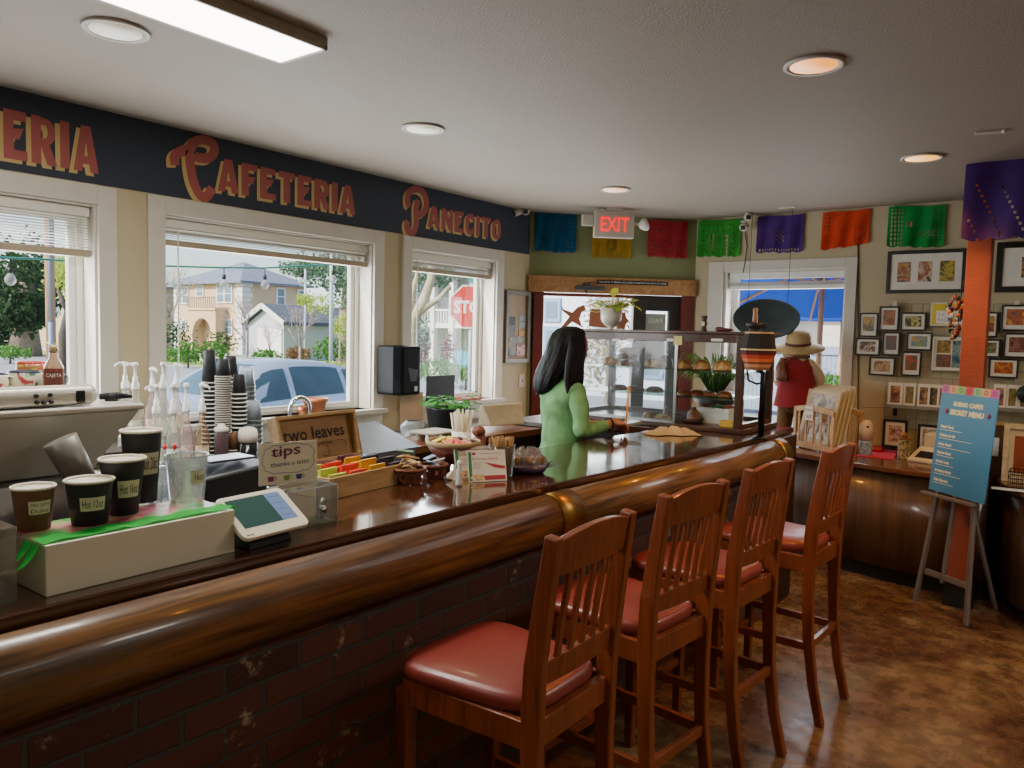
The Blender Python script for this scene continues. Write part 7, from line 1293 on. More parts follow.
P = Zp(902, 459, ZR); k = mpp(P); hb = zat(P, 902, 440) - ZR; t = thing('patterned_box', 'cream box with dark leaf pattern on the gallery counter', 'box', P); m = MB(); a0 = rotz(.25); m.box(P + UZ * hb / 2 + V((0, .05, 0)), (.075, .10, hb), a0); build('box', m, art('leaf_pattern', ['#c9c2a8', '#c9c2a8', '#3a5a3a', '#c9c2a8'], 40, 3, 'noise'), t, bevel=.002)
build('lid', MB().box(P + UZ * (hb + .006) + V((0, .05, 0)), (.08, .105, .012), a0), mat('tan_lid', '#8a6a4a', .6), t, bevel=.002); build('handle', MB().ball(P + UZ * (hb + .03) + V((0, .05, 0)), (.025, .02, .022), 10), mat('orange_ornament', '#a56a2a', .4), t)
q = [Zp(907, 461, ZR), Zp(941, 466, ZR)]; ax2 = (q[1] - q[0]).normalized(); bx2 = V((-ax2.y, ax2.x, 0)); w_ = (q[1] - q[0]).length; t = thing('card_terminal', 'cream payment terminal with a dark screen on the gallery counter behind the poster', 'payment terminal', (q[0] + q[1]) / 2 + bx2 * .08)
m = MB(); o_ = q[0]; hx = zat(o_ + bx2 * .12, 915, 446) - ZR; m.hexa([o_ + UZ * .001, o_ + ax2 * w_ + UZ * .001, o_ + ax2 * w_ + bx2 * .16 + UZ * .001, o_ + bx2 * .16 + UZ * .001], [o_ + UZ * .018, o_ + ax2 * w_ + UZ * .018, o_ + ax2 * w_ * .95 + bx2 * .16 + UZ * hx, o_ + ax2 * w_ * .05 + bx2 * .16 + UZ * hx]); build('base', m, mat('ivory_tablet', '#ddd6c2', .35), t, bevel=.004)
sl_ = (bx2 * .16 + UZ * (hx - .018)).normalized(); build('screen', MB().prism([(w_ * .16, .03), (w_ * .9, .03), (w_ * .88, .115), (w_ * .18, .115)], o_ + UZ * .0195, ax2, sl_, .001), M_ink, t)
h2 = zat(o_ + bx2 * .2, 925, 433) - ZR; m = MB(); oo = o_ + bx2 * .17 + ax2 * w_ * .12; m.hexa([oo + UZ * .001, oo + ax2 * w_ * .75 + UZ * .001, oo + ax2 * w_ * .75 + bx2 * .10 + UZ * .001, oo + bx2 * .10 + UZ * .001], [oo + UZ * h2, oo + ax2 * w_ * .75 + UZ * h2, oo + ax2 * w_ * .75 + bx2 * .09 + UZ * (h2 + .01), oo + bx2 * .09 + UZ * (h2 + .01)]); one('receipt_printer', 'cream receipt printer behind the payment terminal on the gallery counter', 'printer', m, mat('cream_printer', '#d3cab2', .4), bevel=.01)
P = Zp(1004, 478, ZR); yD = 5.62
a_, b_ = Yp(1001, 476, yD), Yp(1048, 476, yD); zt0 = Yp(1010, 424, yD).z
framed('picture_frame', 'weathered pale framed red print leaning on the display counter at the right edge', (a_.x, b_.x, ZR + .0005, zt0), .03, 0, [(.16, .10, .84, .86, A('red_door', ['#7a3a2a', '#8a4a34', '#5a2a22'], 6))], fmat=mat('weathered_frame', '#bcae90', .7, var=.25, scale=40), y1=yD + .03, mount=mat('old_mount', '#b8a88a', .7))
a_, b_ = Yp(985, 470, 5.9), Yp(1003, 470, 5.9); zt1 = Yp(994, 423, 5.9).z
t = thing('brown_cabinet', 'small brown box cabinet with yellow top edge on the display counter behind the poster', 'cabinet', ((a_.x + b_.x) / 2, 5.95, ZR)); build('box', MB().bb(a_.x - .06, b_.x - .005, 5.88, 6.05, ZR + .0005, zt1 - .012), mat('brown_box_wood', '#5a3a24', .5), t, bevel=.003); build('top', MB().bb(a_.x - .07, b_.x, 5.87, 6.06, zt1 - .0115, zt1), mat('yellow_wood', '#b08a3a', .5), t); build('label', MB().bb(a_.x + .03, a_.x + .07, 5.876, 5.8795, ZR + .12, ZR + .24), M_paper, t)
t = thing('wire_basket', 'low black wire basket at the right edge of the display counter', 'basket', (Yp(1016, 470, 5.45).x, 5.42, ZR)); a_, b_ = Yp(1010, 470, 5.45), Yp(1040, 470, 5.45); m = MB()
for z in (ZR + .008, ZR + .06, ZR + .10): m.tube([(a_.x, 5.36, z), (b_.x, 5.36, z), (b_.x, 5.52, z), (a_.x, 5.52, z)], .003, 5, closed=True)
for i in range(8): x = lerp(a_.x, b_.x, i / 7); m.tube([(x, 5.36, ZR + .004), (x, 5.36, ZR + .10)], .002, 5); m.tube([(x, 5.52, ZR + .004), (x, 5.52, ZR + .10)], .002, 5)
build('wires', m, M_blackm, t)
one('paper_stack', 'loose sheets of paper at the right edge of the display counter', 'paper', MB().box((Zp(1014, 479, ZR).x, 5.30, ZR + .004), (.16, .05, .007), rotz(.1)), M_paper)
yC = YF - .20; cL, cR = Yp(735, 322, yC), Yp(799, 318, yC); cT, cB = Yp(767, 299, yC), Yp(770, 340, yC); c_ = (cL + cR) / 2; rw = (cR - cL).length / 2; rh = (cT.z - cB.z) / 2; cz_ = (cT.z + cB.z) / 2
t = thing('hanging_griddle', 'large dark round griddle hung tilted before the back window', 'griddle', (c_.x, yC, cz_));
R = rotz(.325) @ rotx(math.asin(min(1, rh / rw)))
build('pan', MB().lathe([(.0001, -.03), (rw * .5, -.026), (rw * .85, -.01), (rw * .97, .008), (rw, .010), (rw, .016), (rw * .96, .014), (rw * .84, -.003), (rw * .5, -.02), (.0001, -.024)], V((c_.x, yC, cz_)), 44, R=R), mat('dark_teal_iron', '#38464a', .5, .3, var=.15, scale=8), t)
m = MB()
for s_ in (-.62, .62): p = V((c_.x + s_ * rw, yC, cz_ + rh * .75)); m.tube([p, p + V((-.0, .02, .10)), V((p.x, yC + .03, CEIL - .002))], .0022, 5)
build('cord', m, M_ink, t)
yS = 4.29; a_, b_ = Yp(744, 333, yS), Yp(776, 333, yS); zT, zM, zB_ = Yp(758, 332, yS).z, Yp(758, 352, yS).z, Yp(758, 370, yS).z; cx_ = (a_.x + b_.x) / 2 + .0; wT = (b_.x - a_.x) * .78;
t = thing('striped_drum', 'barrel shaped black and orange striped lantern on a black stand beside the pastry case', 'lantern', (cx_, yS, ZC))
wT = (Yp(771, 335, yS).x - Yp(744, 335, yS).x) / 2; wM = (Yp(776, 352, yS).x - Yp(741, 352, yS).x) / 2; wBt = (Yp(769, 368, yS).x - Yp(747, 368, yS).x) / 2; cx_ = (Yp(776, 352, yS).x + Yp(741, 352, yS).x) / 2
n8 = 8
def band_(mb, f0, f1):
 def rz_(f):
  z = lerp(zT, zB_, f); return (lerp(wT, wM, min(1, f / .52)) if f < .52 else lerp(wM, wBt, (f - .52) / .48)), z
 (r0, z0_), (r1, z1_2) = rz_(f0), rz_(f1); vs = []
 for r, z in ((r0, z0_), (r1, z1_2)): vs += [V((cx_ + r * math.cos(2 * PI * (j + .5) / n8), yS + r * math.sin(2 * PI * (j + .5) / n8), z)) for j in range(n8)]
 return mb.add(vs, [(j, (j + 1) % n8, n8 + (j + 1) % n8, n8 + j) for j in range(n8)])
bands = [(0, .04, '#c9a36a'), (.04, .44, '#17130f'), (.44, .48, '#cdb07a'), (.48, .52, '#17130f'), (.52, .60, '#5a1f14'), (.60, .70, '#b5402a'), (.70, .78, '#d8703a'), (.78, .84, '#7a3a2a'), (.84, .92, '#c08a5a'), (.92, 1.0, '#8a5a3a')]
m = MB(); ml = []
for i, (f0, f1, c) in enumerate(bands): m.m = i; band_(m, f0, f1); ml.append(mat('stripe_' + c[1:], c, .8))
build('drum', m, ml, t); m = MB(); m.add([V((cx_ + wT * math.cos(2 * PI * (j + .5) / n8), yS + wT * math.sin(2 * PI * (j + .5) / n8), zT)) for j in range(n8)], [tuple(range(n8))]); m.add([V((cx_ + wBt * math.cos(2 * PI * (j + .5) / n8), yS + wBt * math.sin(2 * PI * (j + .5) / n8), zB_)) for j in range(n8)], [tuple(range(n8))]); build('caps', m, M_ink, t)
cx_p = cx_; m = MB(); m.tube([(cx_ + .035, yS, ZC + .012), (cx_ + .035, yS, zB_ - .02), (cx_, yS, zB_)], .017, 10); m.lathe([(.04, 0), (.04, .008), (.02, .02), (.0001, .02)], (cx_ + .03, yS, ZC + .0005), 24)
for s_ in (-1, 1): m.tube([(cx_, yS, zB_ - .08), (cx_ + s_ * .05, yS, zB_ - .06), (cx_ + s_ * .06, yS, zB_ - .004)], .006, 8)
build('stand', m, M_blackm, t);
P = Zp(792, 445, ZR); yS2 = 6.38; P = Yp(794, 436, yS2); P.z = ZR; k = mpp(P + UZ * .4)
hh = Yp(791, 331, yS2).z - ZR; t = thing('scarecrow_doll', 'doll in a straw hat, red vest and brown trousers before the back window', 'doll', P)
fd = V((-.15, .99, 0)).normalized(); sd = V((fd.y, -fd.x, 0)); Dp = lambda a, b, z: P + sd * a + fd * b + UZ * z * hh
JD = {'pel': (Dp(0, 0, .40), .085), 'che': (Dp(0, 0, .60), .105), 'nk': (Dp(0, 0, .76), .06), 'hd': (Dp(0, .0, .86), .075), 'sr': (Dp(.105, 0, .70), .055), 'er': (Dp(.175, .01, .60), .05), 'hr': (Dp(.165, .04, .50), .035), 'sl': (Dp(-.105, 0, .70), .055), 'el': (Dp(-.16, .03, .58), .05), 'hl': (Dp(-.14, .09, .50), .035), 'lr': (Dp(.062, 0, .34), .058), 'kr': (Dp(.066, .005, .17), .050), 'fr': (Dp(.07, .0, .03), .036), 'll': (Dp(-.062, 0, .34), .058), 'kl': (Dp(-.072, .005, .17), .050), 'fl': (Dp(-.078, 0, .03), .036)}
vs, fs = skin_mesh(JD, [('pel', 'che'), ('che', 'nk'), ('nk', 'hd'), ('nk', 'sr'), ('sr', 'er'), ('er', 'hr'), ('nk', 'sl'), ('sl', 'el'), ('el', 'hl'), ('pel', 'lr'), ('lr', 'kr'), ('kr', 'fr'), ('pel', 'll'), ('ll', 'kl'), ('kl', 'fl')]); build('body', MB().add(vs, fs, True), mat('muslin_cloth', '#b9aa8e', .9), t)
m = MB(); ring = lambda z, a, b, n=24: [Dp(a * math.cos(2 * PI * j / n), b * math.sin(2 * PI * j / n), z) for j in range(n)]
def loft(mb, rings, cap=False):
 n = len(rings[0]); vs = sum(rings, []); fs = [(i * n + j, i * n + (j + 1) % n, (i + 1) * n + (j + 1) % n, (i + 1) * n + j) for i in range(len(rings) - 1) for j in range(n)]
 if cap: fs += [tuple(range(n)), tuple(range((len(rings) - 1) * n, len(rings) * n))]
 return mb.add(vs, fs, True)
loft(m, [ring(.33, .175, .135), ring(.42, .160, .128), ring(.55, .142, .122), ring(.68, .135, .112), ring(.745, .105, .085), ring(.77, .07, .066)]); build('vest', m, mat('red_knit_vest', '#8a1f2a', .9, bump=.4, bscale=160), t)
JT = {'p': (Dp(0, 0, .40), .10), 'lr': (Dp(.07, 0, .33), .078), 'kr': (Dp(.074, .005, .17), .068), 'fr': (Dp(.075, .0, .05), .058), 'll': (Dp(-.07, 0, .33), .078), 'kl': (Dp(-.082, .005, .17), .068), 'fl': (Dp(-.09, 0, .05), .058)}
vs, fs = skin_mesh(JT, [('p', 'lr'), ('lr', 'kr'), ('kr', 'fr'), ('p', 'll'), ('ll', 'kl'), ('kl', 'fl')]); build('trousers', MB().add(vs, fs, True), mat('brown_corduroy', '#6b4c2c', .9), t)
m = MB()
for s_ in (-1, 1): m.ball(Dp(s_ * .08, .03, .03), (.045, .085, .026), 12)
build('boots', m, mat('dark_boot', '#2a1c14', .6), t)
hc = Dp(0, 0, .87); Rh = rotx(.0) @ Matrix((sd, fd, UZ)).transposed() @ rotx(.22)
m = MB(); m.lathe([(.205, -.022), (.20, -.030), (.10, .0), (.095, .01), (.098, .07), (.085, .105), (.05, .120), (.0001, .122)], hc, 32, R=Rh, op=True); m.lathe([(.205, -.022), (.205, -.018), (.10, .012)], hc, 32, R=Rh, op=True); hat = build('straw_hat', m, mat('straw', '#b59a6c', .85, bump=.5, bscale=220), t)
build('hat_band', MB().lathe([(.1005, .012), (.1015, .034), (.0995, .034), (.0985, .012)], hc, 32, R=Rh, op=True), mat('maroon_band', '#5a2a26', .8), hat)
m = MB(); m.tube([Dp(-.10, -.09, .75), Dp(-.11, -.13, .68), Dp(-.10, -.14, .60), Dp(-.10, -.14, .56)], [.03, .04, .05, .045], 10); m.tube([Dp(-.09, -.05, .78), Dp(.0, -.085, .775), Dp(.09, -.05, .78), Dp(.08, .06, .785), Dp(-.08, .06, .785)], .018, 8, closed=True); build('scarf', m, art('striped_scarf', ['#6a3a34', '#8a6a54', '#5a2a30', '#9a8a7a'], 45, 1, 'noise'), t)
P = V((Yp(712, 395, 5.55).x, 5.62, 0)); zp = Yp(712, 392, 5.6).z; t = thing('spider_plant', 'grassy green plant in a grey bowl seen through the pastry case glass', 'potted plant', P); build('pedestal', MB().bb(P.x - .14, P.x + .14, P.y - .14, P.y + .14, 0, zp - .12), M_cab, t, bevel=.004); build('pot', MB().lathe([(.09, 0), (.16, .05), (.19, .12), (.18, .12), (.0001, .09)], V((P.x, P.y, zp - .119)), 28), mat('grey_pot', '#4a4a48', .5), t); random.seed(33); m = MB()
for i in range(110):
 a = random.uniform(0, 2 * PI); L_ = random.uniform(.12, .30); hgt = random.uniform(.12, .30); b0 = V((P.x + .05 * math.cos(a), P.y + .05 * math.sin(a), zp)); pts = [b0, b0 + V((L_ * .35 * math.cos(a), L_ * .35 * math.sin(a), hgt * .8)), b0 + V((L_ * .75 * math.cos(a), L_ * .75 * math.sin(a), hgt)), b0 + V((L_ * 1.05 * math.cos(a), L_ * 1.05 * math.sin(a), hgt * .55))]; m.tube(pts, [.005, .005, .004, .001], 4)
build('blades', m, M_leaf, t)
# ================================================================ OUTDOORS
GZ = -.25
def Dep(px, py, depth): return V((0, 0, EYE)) + ray(px, py) / F_PX * depth
M_road = mat('asphalt', '#8d8f94', .9, var=.12, scale=3); M_walk = mat('pale_concrete', '#b9b4a8', .9, var=.08, scale=2)
struct('road', MB().add([(-160, -60, GZ), (60, -60, GZ), (60, 120, GZ), (-160, 120, GZ)], [(0, 1, 2, 3)]), M_road, keep_origin=True)
struct('sidewalk', MB().bb(-6.6, XW - WT - .02, -12, 14, GZ + .0, GZ + .10).bb(-4.1, 8, YF + .3, 16, GZ + .0, GZ + .12), M_walk, keep_origin=True)
c1, c2 = Zp(165, 364, GZ), Zp(353, 377, GZ); cd = (c2 - c1).normalized(); cn = V((-cd.y, cd.x, 0)); cn = cn if cn.dot(c1) > 0 else -cn
def strip(mb, a, b, s0, s1, z): q = [c1 + cd * a + cn * s0, c1 + cd * b + cn * s0, c1 + cd * b + cn * s1, c1 + cd * a + cn * s1]; return mb.hexa([V((p.x, p.y, GZ + .001)) for p in q], [V((p.x, p.y, z)) for p in q])
struct('far_sidewalk', strip(MB(), -50, 14, 4.2, 6.2, GZ + .13), M_walk, keep_origin=True)
o = build('grass_verge', strip(strip(MB(), -50, 14, 0, 4.15, GZ + .012), -50, 14, 6.25, 9.5, GZ + .012), mat('sunlit_grass', '#8fa24a', .95, var=.3, scale=1.5), None); o['kind'] = 'stuff'; tag(o, 'sunlit grass verge and lawn across the street', 'grass')
def leaves(mb, c, R, n, s, seed):
 rnd = random.Random(seed); c = V(c)
 for _ in range(n):
  while True:
   p = V((rnd.uniform(-1, 1), rnd.uniform(-1, 1), rnd.uniform(-1, 1)))
   if .25 < p.length < 1: break
  k = .86 + .28 * math.sin(p.x * 7 + seed) * math.sin(p.y * 6) ; q = c + V((p.x * R[0], p.y * R[1], p.z * R[2])) * k
  a = V((rnd.gauss(0, 1), rnd.gauss(0, 1), rnd.gauss(0, 1))).normalized(); b = a.orthogonal().normalized(); b.rotate(Quaternion(a, rnd.uniform(0, 6.3))); d = a.cross(b); l = s * rnd.uniform(.6, 1.3)
  mb.add([q - b * l, q + d * l * .5, q + b * l, q - d * l * .5], [(0, 1, 2, 3)])
 return mb
def tree(label, base, trunk, crowns, leafmat, barkmat, r0, seed, n=1400, s=.16, name='tree', group=None, limbs=()):
 base = V(base); t = thing(name, label, 'tree', base, 0, group); m = MB(); tops = [V(p) for p in trunk]; m.tube([base] + tops, [r0 * (1 - .55 * i / max(1, len(tops))) for i in range(len(tops) + 1)], 9)
 for lm in limbs: m.tube([V(p) for p in lm], [r0 * .6 * (1 - .6 * i / (len(lm) - 1)) for i in range(len(lm))], 7)
 build('trunk', m, barkmat, t)
 if crowns:
  m = MB()
  for i, (c, R) in enumerate(crowns): leaves(m, c, R, max(60, int(n / len(crowns))), s, seed + i)
  build('foliage', m, leafmat, t)
 return t
def bare_tree(label, base, h, seed, group='bare young trees across the street', col='#a08a84'):
 base = V(base); t = thing('bare_tree', label, 'tree', base, 0, group); rnd = random.Random(seed); m = MB(); top = base + V((0, 0, h * .45)); m.tube([base, top], [.07 * h / 4, .05 * h / 4], 7)
 def br(p, d, L, r, lev):
  q = p + d * L; m.tube([p, p.lerp(q, .5) + V((rnd.uniform(-.05, .05) * L,) * 3), q], [r, r * .8, r * .55], 5)
  if lev:
   for _ in range(3): e = (d + V((rnd.uniform(-.8, .8), rnd.uniform(-.8, .8), rnd.uniform(-.2, .7)))).normalized(); br(p + d * L * rnd.uniform(.5, 1), e, L * .68, r * .55, lev - 1)
 for _ in range(5): br(base.lerp(top, rnd.uniform(.6, 1)), V((rnd.uniform(-.7, .7), rnd.uniform(-.7, .7), 1)).normalized(), h * .28, .032 * h / 4, 3)
 build('branches', m, mat('pale_bark_' + col[1:], col, .9), t); return t
M_bark = mat('grey_brown_bark', '#8a7a68', .95, var=.25, scale=6); M_bark2 = mat('dark_bark', '#4d443c', .95, var=.25, scale=6)
L_dark = sheet('dark_tree_leaf', '#2f4a28', .3, .35); L_mid = sheet('mid_tree_leaf', '#5f8048', .35, .35); L_yel = sheet('yellow_green_leaf', '#a3b84a', .4, .3); L_grey = sheet('grey_green_leaf', '#5f7a62', .35, .3); L_bush = sheet('bush_leaf', '#4f7d33', .35, .35)
C = Dep(242.5, 350, 52); C.z = GZ; fy, sx_ = C.y, C.x
HE = Yp(240, 281, fy).z; xl_ = Yp(175, 300, fy).x; Ls = (Xp(305, 300, sx_).y - fy)
M_hb = mat('sunlit_beige_stucco', '#c9ab86', .9, var=.03, scale=.5); M_hs = mat('shaded_beige_stucco', '#b7a598', .9, var=.03, scale=.5); M_quo = mat('white_trim_stone', '#dedbd6', .9); M_roof = mat('grey_shingles', '#6c7482', .9, var=.15, scale=2); M_wpane = mat('window_reflection', '#65798a', .15, var=.2, scale=.7)  # M_hs: beige stucco tinted as its shaded side, shade put in the colour
hs = thing('house', 'beige two storey house with a grey hip roof and arched entrance across the street', 'house', ((xl_ + sx_) / 2, fy + Ls / 2, GZ))
build('walls', MB().bb(xl_, sx_, fy, fy + Ls, GZ, HE), M_hb, hs)
zr_ = Yp(245, 263, fy + 3).z; mx_ = (xl_ + sx_) / 2; e = .45
m = MB(); q = [V((xl_ - e, fy - e, HE)), V((sx_ + e, fy - e, HE)), V((sx_ + e, fy + Ls + e, HE)), V((xl_ - e, fy + Ls + e, HE))]; r1, r2 = V((mx_ + .6, fy + 2.6, zr_)), V((mx_ + .6, fy + Ls - 2.6, zr_)); m.add(q + [r1, r2] + [p - UZ * .15 for p in q], [(0, 1, 4), (1, 2, 5, 4), (2, 3, 5), (3, 0, 4, 5), (0, 1, 7, 6), (1, 2, 8, 7), (2, 3, 9, 8), (3, 0, 6, 9)]); build('roof', m, M_roof, hs)
def crop(cx_, cy_): return 160 + cx_ / 4.65, 230 + cy_ / 4.65
def hwin(x0, y0, x1, y1, side=False, dbl=False):
 a, b = crop(x0, y0), crop(x1, y1)
 if side: p, q = Xp(*a, sx_), Xp(*b, sx_); fr = MB().bb(sx_, sx_ + .10, p.y, q.y, q.z, p.z); pn = MB().bb(sx_ + .10, sx_ + .115, p.y + .12, q.y - .12, q.z + .12, (p.z + q.z) / 2 - .04).bb(sx_ + .10, sx_ + .115, p.y + .12, q.y - .12, (p.z + q.z) / 2 + .04, p.z - .12)
 else:
  p, q = Yp(*a, fy), Yp(*b, fy); fr = MB().bb(p.x, q.x, fy - .10, fy, q.z, p.z); pn = MB(); xs_ = [(p.x, q.x)] if not dbl else [(p.x, (p.x + q.x) / 2), ((p.x + q.x) / 2, q.x)]
  for u0, u1 in xs_: pn.bb(u0 + .09, u1 - .09, fy - .115, fy - .10, q.z + .1, (p.z + q.z) / 2 - .03).bb(u0 + .09, u1 - .09, fy - .115, fy - .10, (p.z + q.z) / 2 + .03, p.z - .1)
 w = build('window', fr, M_quo, hs); build('pane', pn, M_wpane, w)
for a in ((80, 262, 136, 345), (268, 252, 340, 340), (270, 412, 340, 490), (84, 415, 126, 470)): hwin(*a, dbl=True)
hwin(173, 256, 207, 312); hwin(538, 266, 580, 354, True); hwin(636, 275, 671, 325, True)
m = MB(); n_ = 14
for i in range(n_): z0, z1 = lerp(GZ, HE, i / n_), lerp(GZ, HE, (i + .86) / n_); w_ = .75 if i % 2 else .6; m.bb(sx_ - w_, sx_ + .06, fy - .06, fy + w_, z0, z1)
for i in range(n_): z0, z1 = lerp(GZ, HE, i / n_), lerp(GZ, HE, (i + .86) / n_); w_ = .6 if i % 2 else .45; m.bb(xl_ - .06, xl_ + w_, fy - .06, fy + .2, z0, z1)
build('corner_stones', m, M_quo, hs)
a_, b_ = Yp(*crop(130, 372), fy - .9), Yp(*crop(258, 525), fy - .9); m = MB(); m.bb(a_.x, a_.x + .55, fy - .9, fy, GZ, a_.z); m.bb(b_.x - .55, b_.x, fy - .9, fy, GZ, a_.z); m.bb(a_.x + .55, b_.x - .55, fy - .9, fy, a_.z - .55, a_.z)
xm_ = (a_.x + b_.x) / 2; ra = (b_.x - a_.x) / 2 - .55
for i in range(10):
 t0_, t1_ = PI * i / 10, PI * (i + 1) / 10; zb__ = a_.z - .55 - ra
 m.hexa([V((xm_ + ra * math.cos(t_), yy_, zb__ + ra * math.sin(t_))) for t_, yy_ in ((t0_, fy - .9), (t1_, fy - .9), (t1_, fy - .5), (t0_, fy - .5))], [V((xm_ + ra * math.cos(t_), yy_, a_.z - .5)) for t_, yy_ in ((t0_, fy - .9), (t1_, fy - .9), (t1_, fy - .5), (t0_, fy - .5))])
m.bb(a_.x - .1, b_.x + .1, fy - 1.0, fy, a_.z, a_.z + .15); build('porch_arch', m, M_hb, hs); m = MB()
for i in range(16): x = lerp(a_.x, b_.x, i / 15); m.bb(x - .02, x + .02, fy - .95, fy - .91, a_.z + .15, a_.z + .85)
m.bb(a_.x, b_.x, fy - .96, fy - .90, a_.z + .85, a_.z + .92); build('balcony_rail', m, mat('brown_balcony', '#7a6a5a', .7), hs)
build('front_door', MB().bb(xm_ + .1, xm_ + ra, fy - .06, fy - .001, GZ, a_.z - .9), mat('teal_door', '#3a8a9a', .5), hs)
gd = 45; gl, gr_, ga = Dep(247, 322, gd), Dep(286, 324, gd), Dep(265, 306, gd); gy = gl.y; gr_ = Yp(286, 324, gy); ga = Yp(265, 305.5, gy); gl = Yp(247, 322, gy)
t = thing('garage', 'pale grey gabled garage beside the beige house', 'garage', ((gl.x + gr_.x) / 2, gy + 3, GZ)); gz = (gl.z + gr_.z) / 2; gx = (gl.x + gr_.x) / 2; L_ = 9
m = MB(); pf = [(gl.x + .2, GZ), (gr_.x - .2, GZ), (gr_.x - .2, gz), (gx, ga.z - .15), (gl.x + .2, gz)]; m.prism(pf, (0, gy, 0), UX, UZ, -L_); build('walls', m, mat('pale_grey_siding', '#b5b9bd', .9), t)
m = MB();
for s_ in (-1, 1): xo_ = gl.x - .2 if s_ < 0 else gr_.x + .2; m.hexa([V((gx, gy - .3, ga.z - .1)), V((xo_, gy - .3, gz - .12)), V((xo_, gy + L_, gz - .12)), V((gx, gy + L_, ga.z - .1))], [V((gx, gy - .3, ga.z + .1)), V((xo_, gy - .3, gz + .08)), V((xo_, gy + L_, gz + .08)), V((gx, gy + L_, ga.z + .1))])
build('roof', m, mat('slate_shingles', '#4d535f', .9, var=.15, scale=2), t); p, q = Yp(258, 328, gy - .05), Yp(285, 356, gy - .05); build('garage_door', MB().bb(p.x, q.x - .3, gy - .08, gy - .01, GZ, p.z), M_quo, t)
m = MB(); m.bar((gx, gy - .32, ga.z), (gl.x - .2, gy - .32, gz), .05, .28); m.bar((gx, gy - .32, ga.z), (gr_.x + .2, gy - .32, gz), .05, .28); build('fascia', m, M_quo, t)
p, q = Dep(291, 280, 62), Dep(350, 350, 62); t = thing('white_house', 'pale blue white house behind the trees right of the garage', 'house', ((p.x + q.x) / 2, p.y + 4, GZ)); ya = p.y
x0_, x1_ = Yp(297, 300, ya).x, Yp(362, 300, ya).x; zt_ = Yp(310, 270, ya).z; build('walls', MB().bb(x0_, x1_, ya, ya + 8, GZ, zt_), mat('pale_blue_siding', '#c3cfd8', .9), t); a_, b_ = Yp(314, 330, ya), Yp(323, 355, ya); build('door', MB().bb(a_.x, b_.x, ya - .08, ya, GZ, a_.z), M_quo, t); m = MB(); m.hexa([V((x0_ - .4, ya - .4, zt_)), V((x1_ + .4, ya - .4, zt_)), V((x1_ + .4, ya + 8.4, zt_)), V((x0_ - .4, ya + 8.4, zt_))], [V((x0_ + 2, ya + 3.5, zt_ + 1.6)), V((x1_ - 2, ya + 3.5, zt_ + 1.6)), V((x1_ - 2, ya + 4.5, zt_ + 1.6)), V((x0_ + 2, ya + 4.5, zt_ + 1.6))]); build('roof', m, M_roof, t)
p = Dep(40, 345, 62); t = thing('apartment_building', 'beige building behind the trees in the leftmost window', 'building', (p.x - 6, p.y + 4, GZ)); xa, xb = Yp(5, 320, p.y).x, Yp(84, 320, p.y).x; build('walls', MB().bb(xa, xb, p.y, p.y + 8, GZ, Yp(50, 285, p.y).z), mat('tan_stucco', '#b5a488', .9), t); build('roof', MB().bb(xa - .5, xb + .5, p.y - .5, p.y + 8.5, Yp(50, 285, p.y).z, Yp(50, 283, p.y).z), M_roof, t)
m = MB()
for i in range(5): x = lerp(xa, xb, (i + .5) / 5); m.bb(x - .5, x + .5, p.y - .05, p.y, 2.2, 3.6)
build('windows', m, M_wpane, t)
def gp(px, depth): p = Dep(px, 340, depth); p.z = GZ; return p
b0 = gp(25, 42); tree('big dark leafed tree with a thick grey trunk filling the leftmost window', b0, [b0 + V((0, 0, 2)), b0 + V((.2, .1, 4))], [(Dep(18, 286, 41), (2.5, 2.5, 3.0)), (Dep(36, 285, 43), (1.5, 1.8, 1.9)), (Dep(4, 320, 42), (1.4, 1.4, 1.7)), (Dep(22, 312, 41), (1.6, 1.6, 1.2))], L_dark, M_bark, .85, 1, n=5200, s=.20)
b0 = gp(65, 22); tree('leaning dark trunked tree with yellow green leaves at the right of the leftmost window', b0, [Dep(64, 335, 22), Dep(69, 312, 22), Dep(78, 290, 22), Dep(84, 270, 22)], [(Dep(70, 282, 23), (.8, .8, .75)), (Dep(76, 268, 23), (.7, .7, .7)), (Dep(62, 270, 24), (.5, .5, .5))], L_yel, M_bark2, .17, 11, n=1200, s=.075, limbs=[[Dep(69, 312, 22), Dep(62, 300, 22), Dep(58, 290, 22)]])
b0 = gp(345, 38); tree('tall grey green tree at the right of the wide middle window', b0, [b0 + V((0, 0, 2.6)), b0 + V((0, .1, 4.2))], [(Dep(330, 274, 38), (1.9, 1.9, 1.0)), (Dep(352, 284, 37), (1.2, 1.3, 1.6)), (Dep(304, 268, 39), (1.2, 1.2, .6)), (Dep(345, 262, 38), (2, 2, .9))], L_grey, M_bark, .42, 21, n=3600, s=.12)
b0 = gp(340, 31); tree('young light green tree before the pale blue house', b0, [b0 + V((0, 0, 1.6))], [(Dep(320, 305, 32), (.9, .9, .5)), (Dep(343, 326, 31), (.55, .55, .6)), (Dep(305, 300, 33), (.5, .5, .3))], L_yel, M_bark, .07, 31, n=900, s=.08)
for px, d, h, sd_, lb, col in ((247, 33, 3.6, 2, 'bare young tree before the grey garage, left one', '#a5928c'), (300, 32, 3.2, 3, 'bare young tree before the pale blue house', '#a5928c'), (270, 38, 2.2, 5, 'small reddish bare tree before the garage door', '#8a5f58'), (172, 46, 5.6, 8, 'large bare tree at the left edge of the wide middle window', '#a89a8c')): bare_tree(lb, gp(px, d) + UZ * .12, h, sd_, None, col)
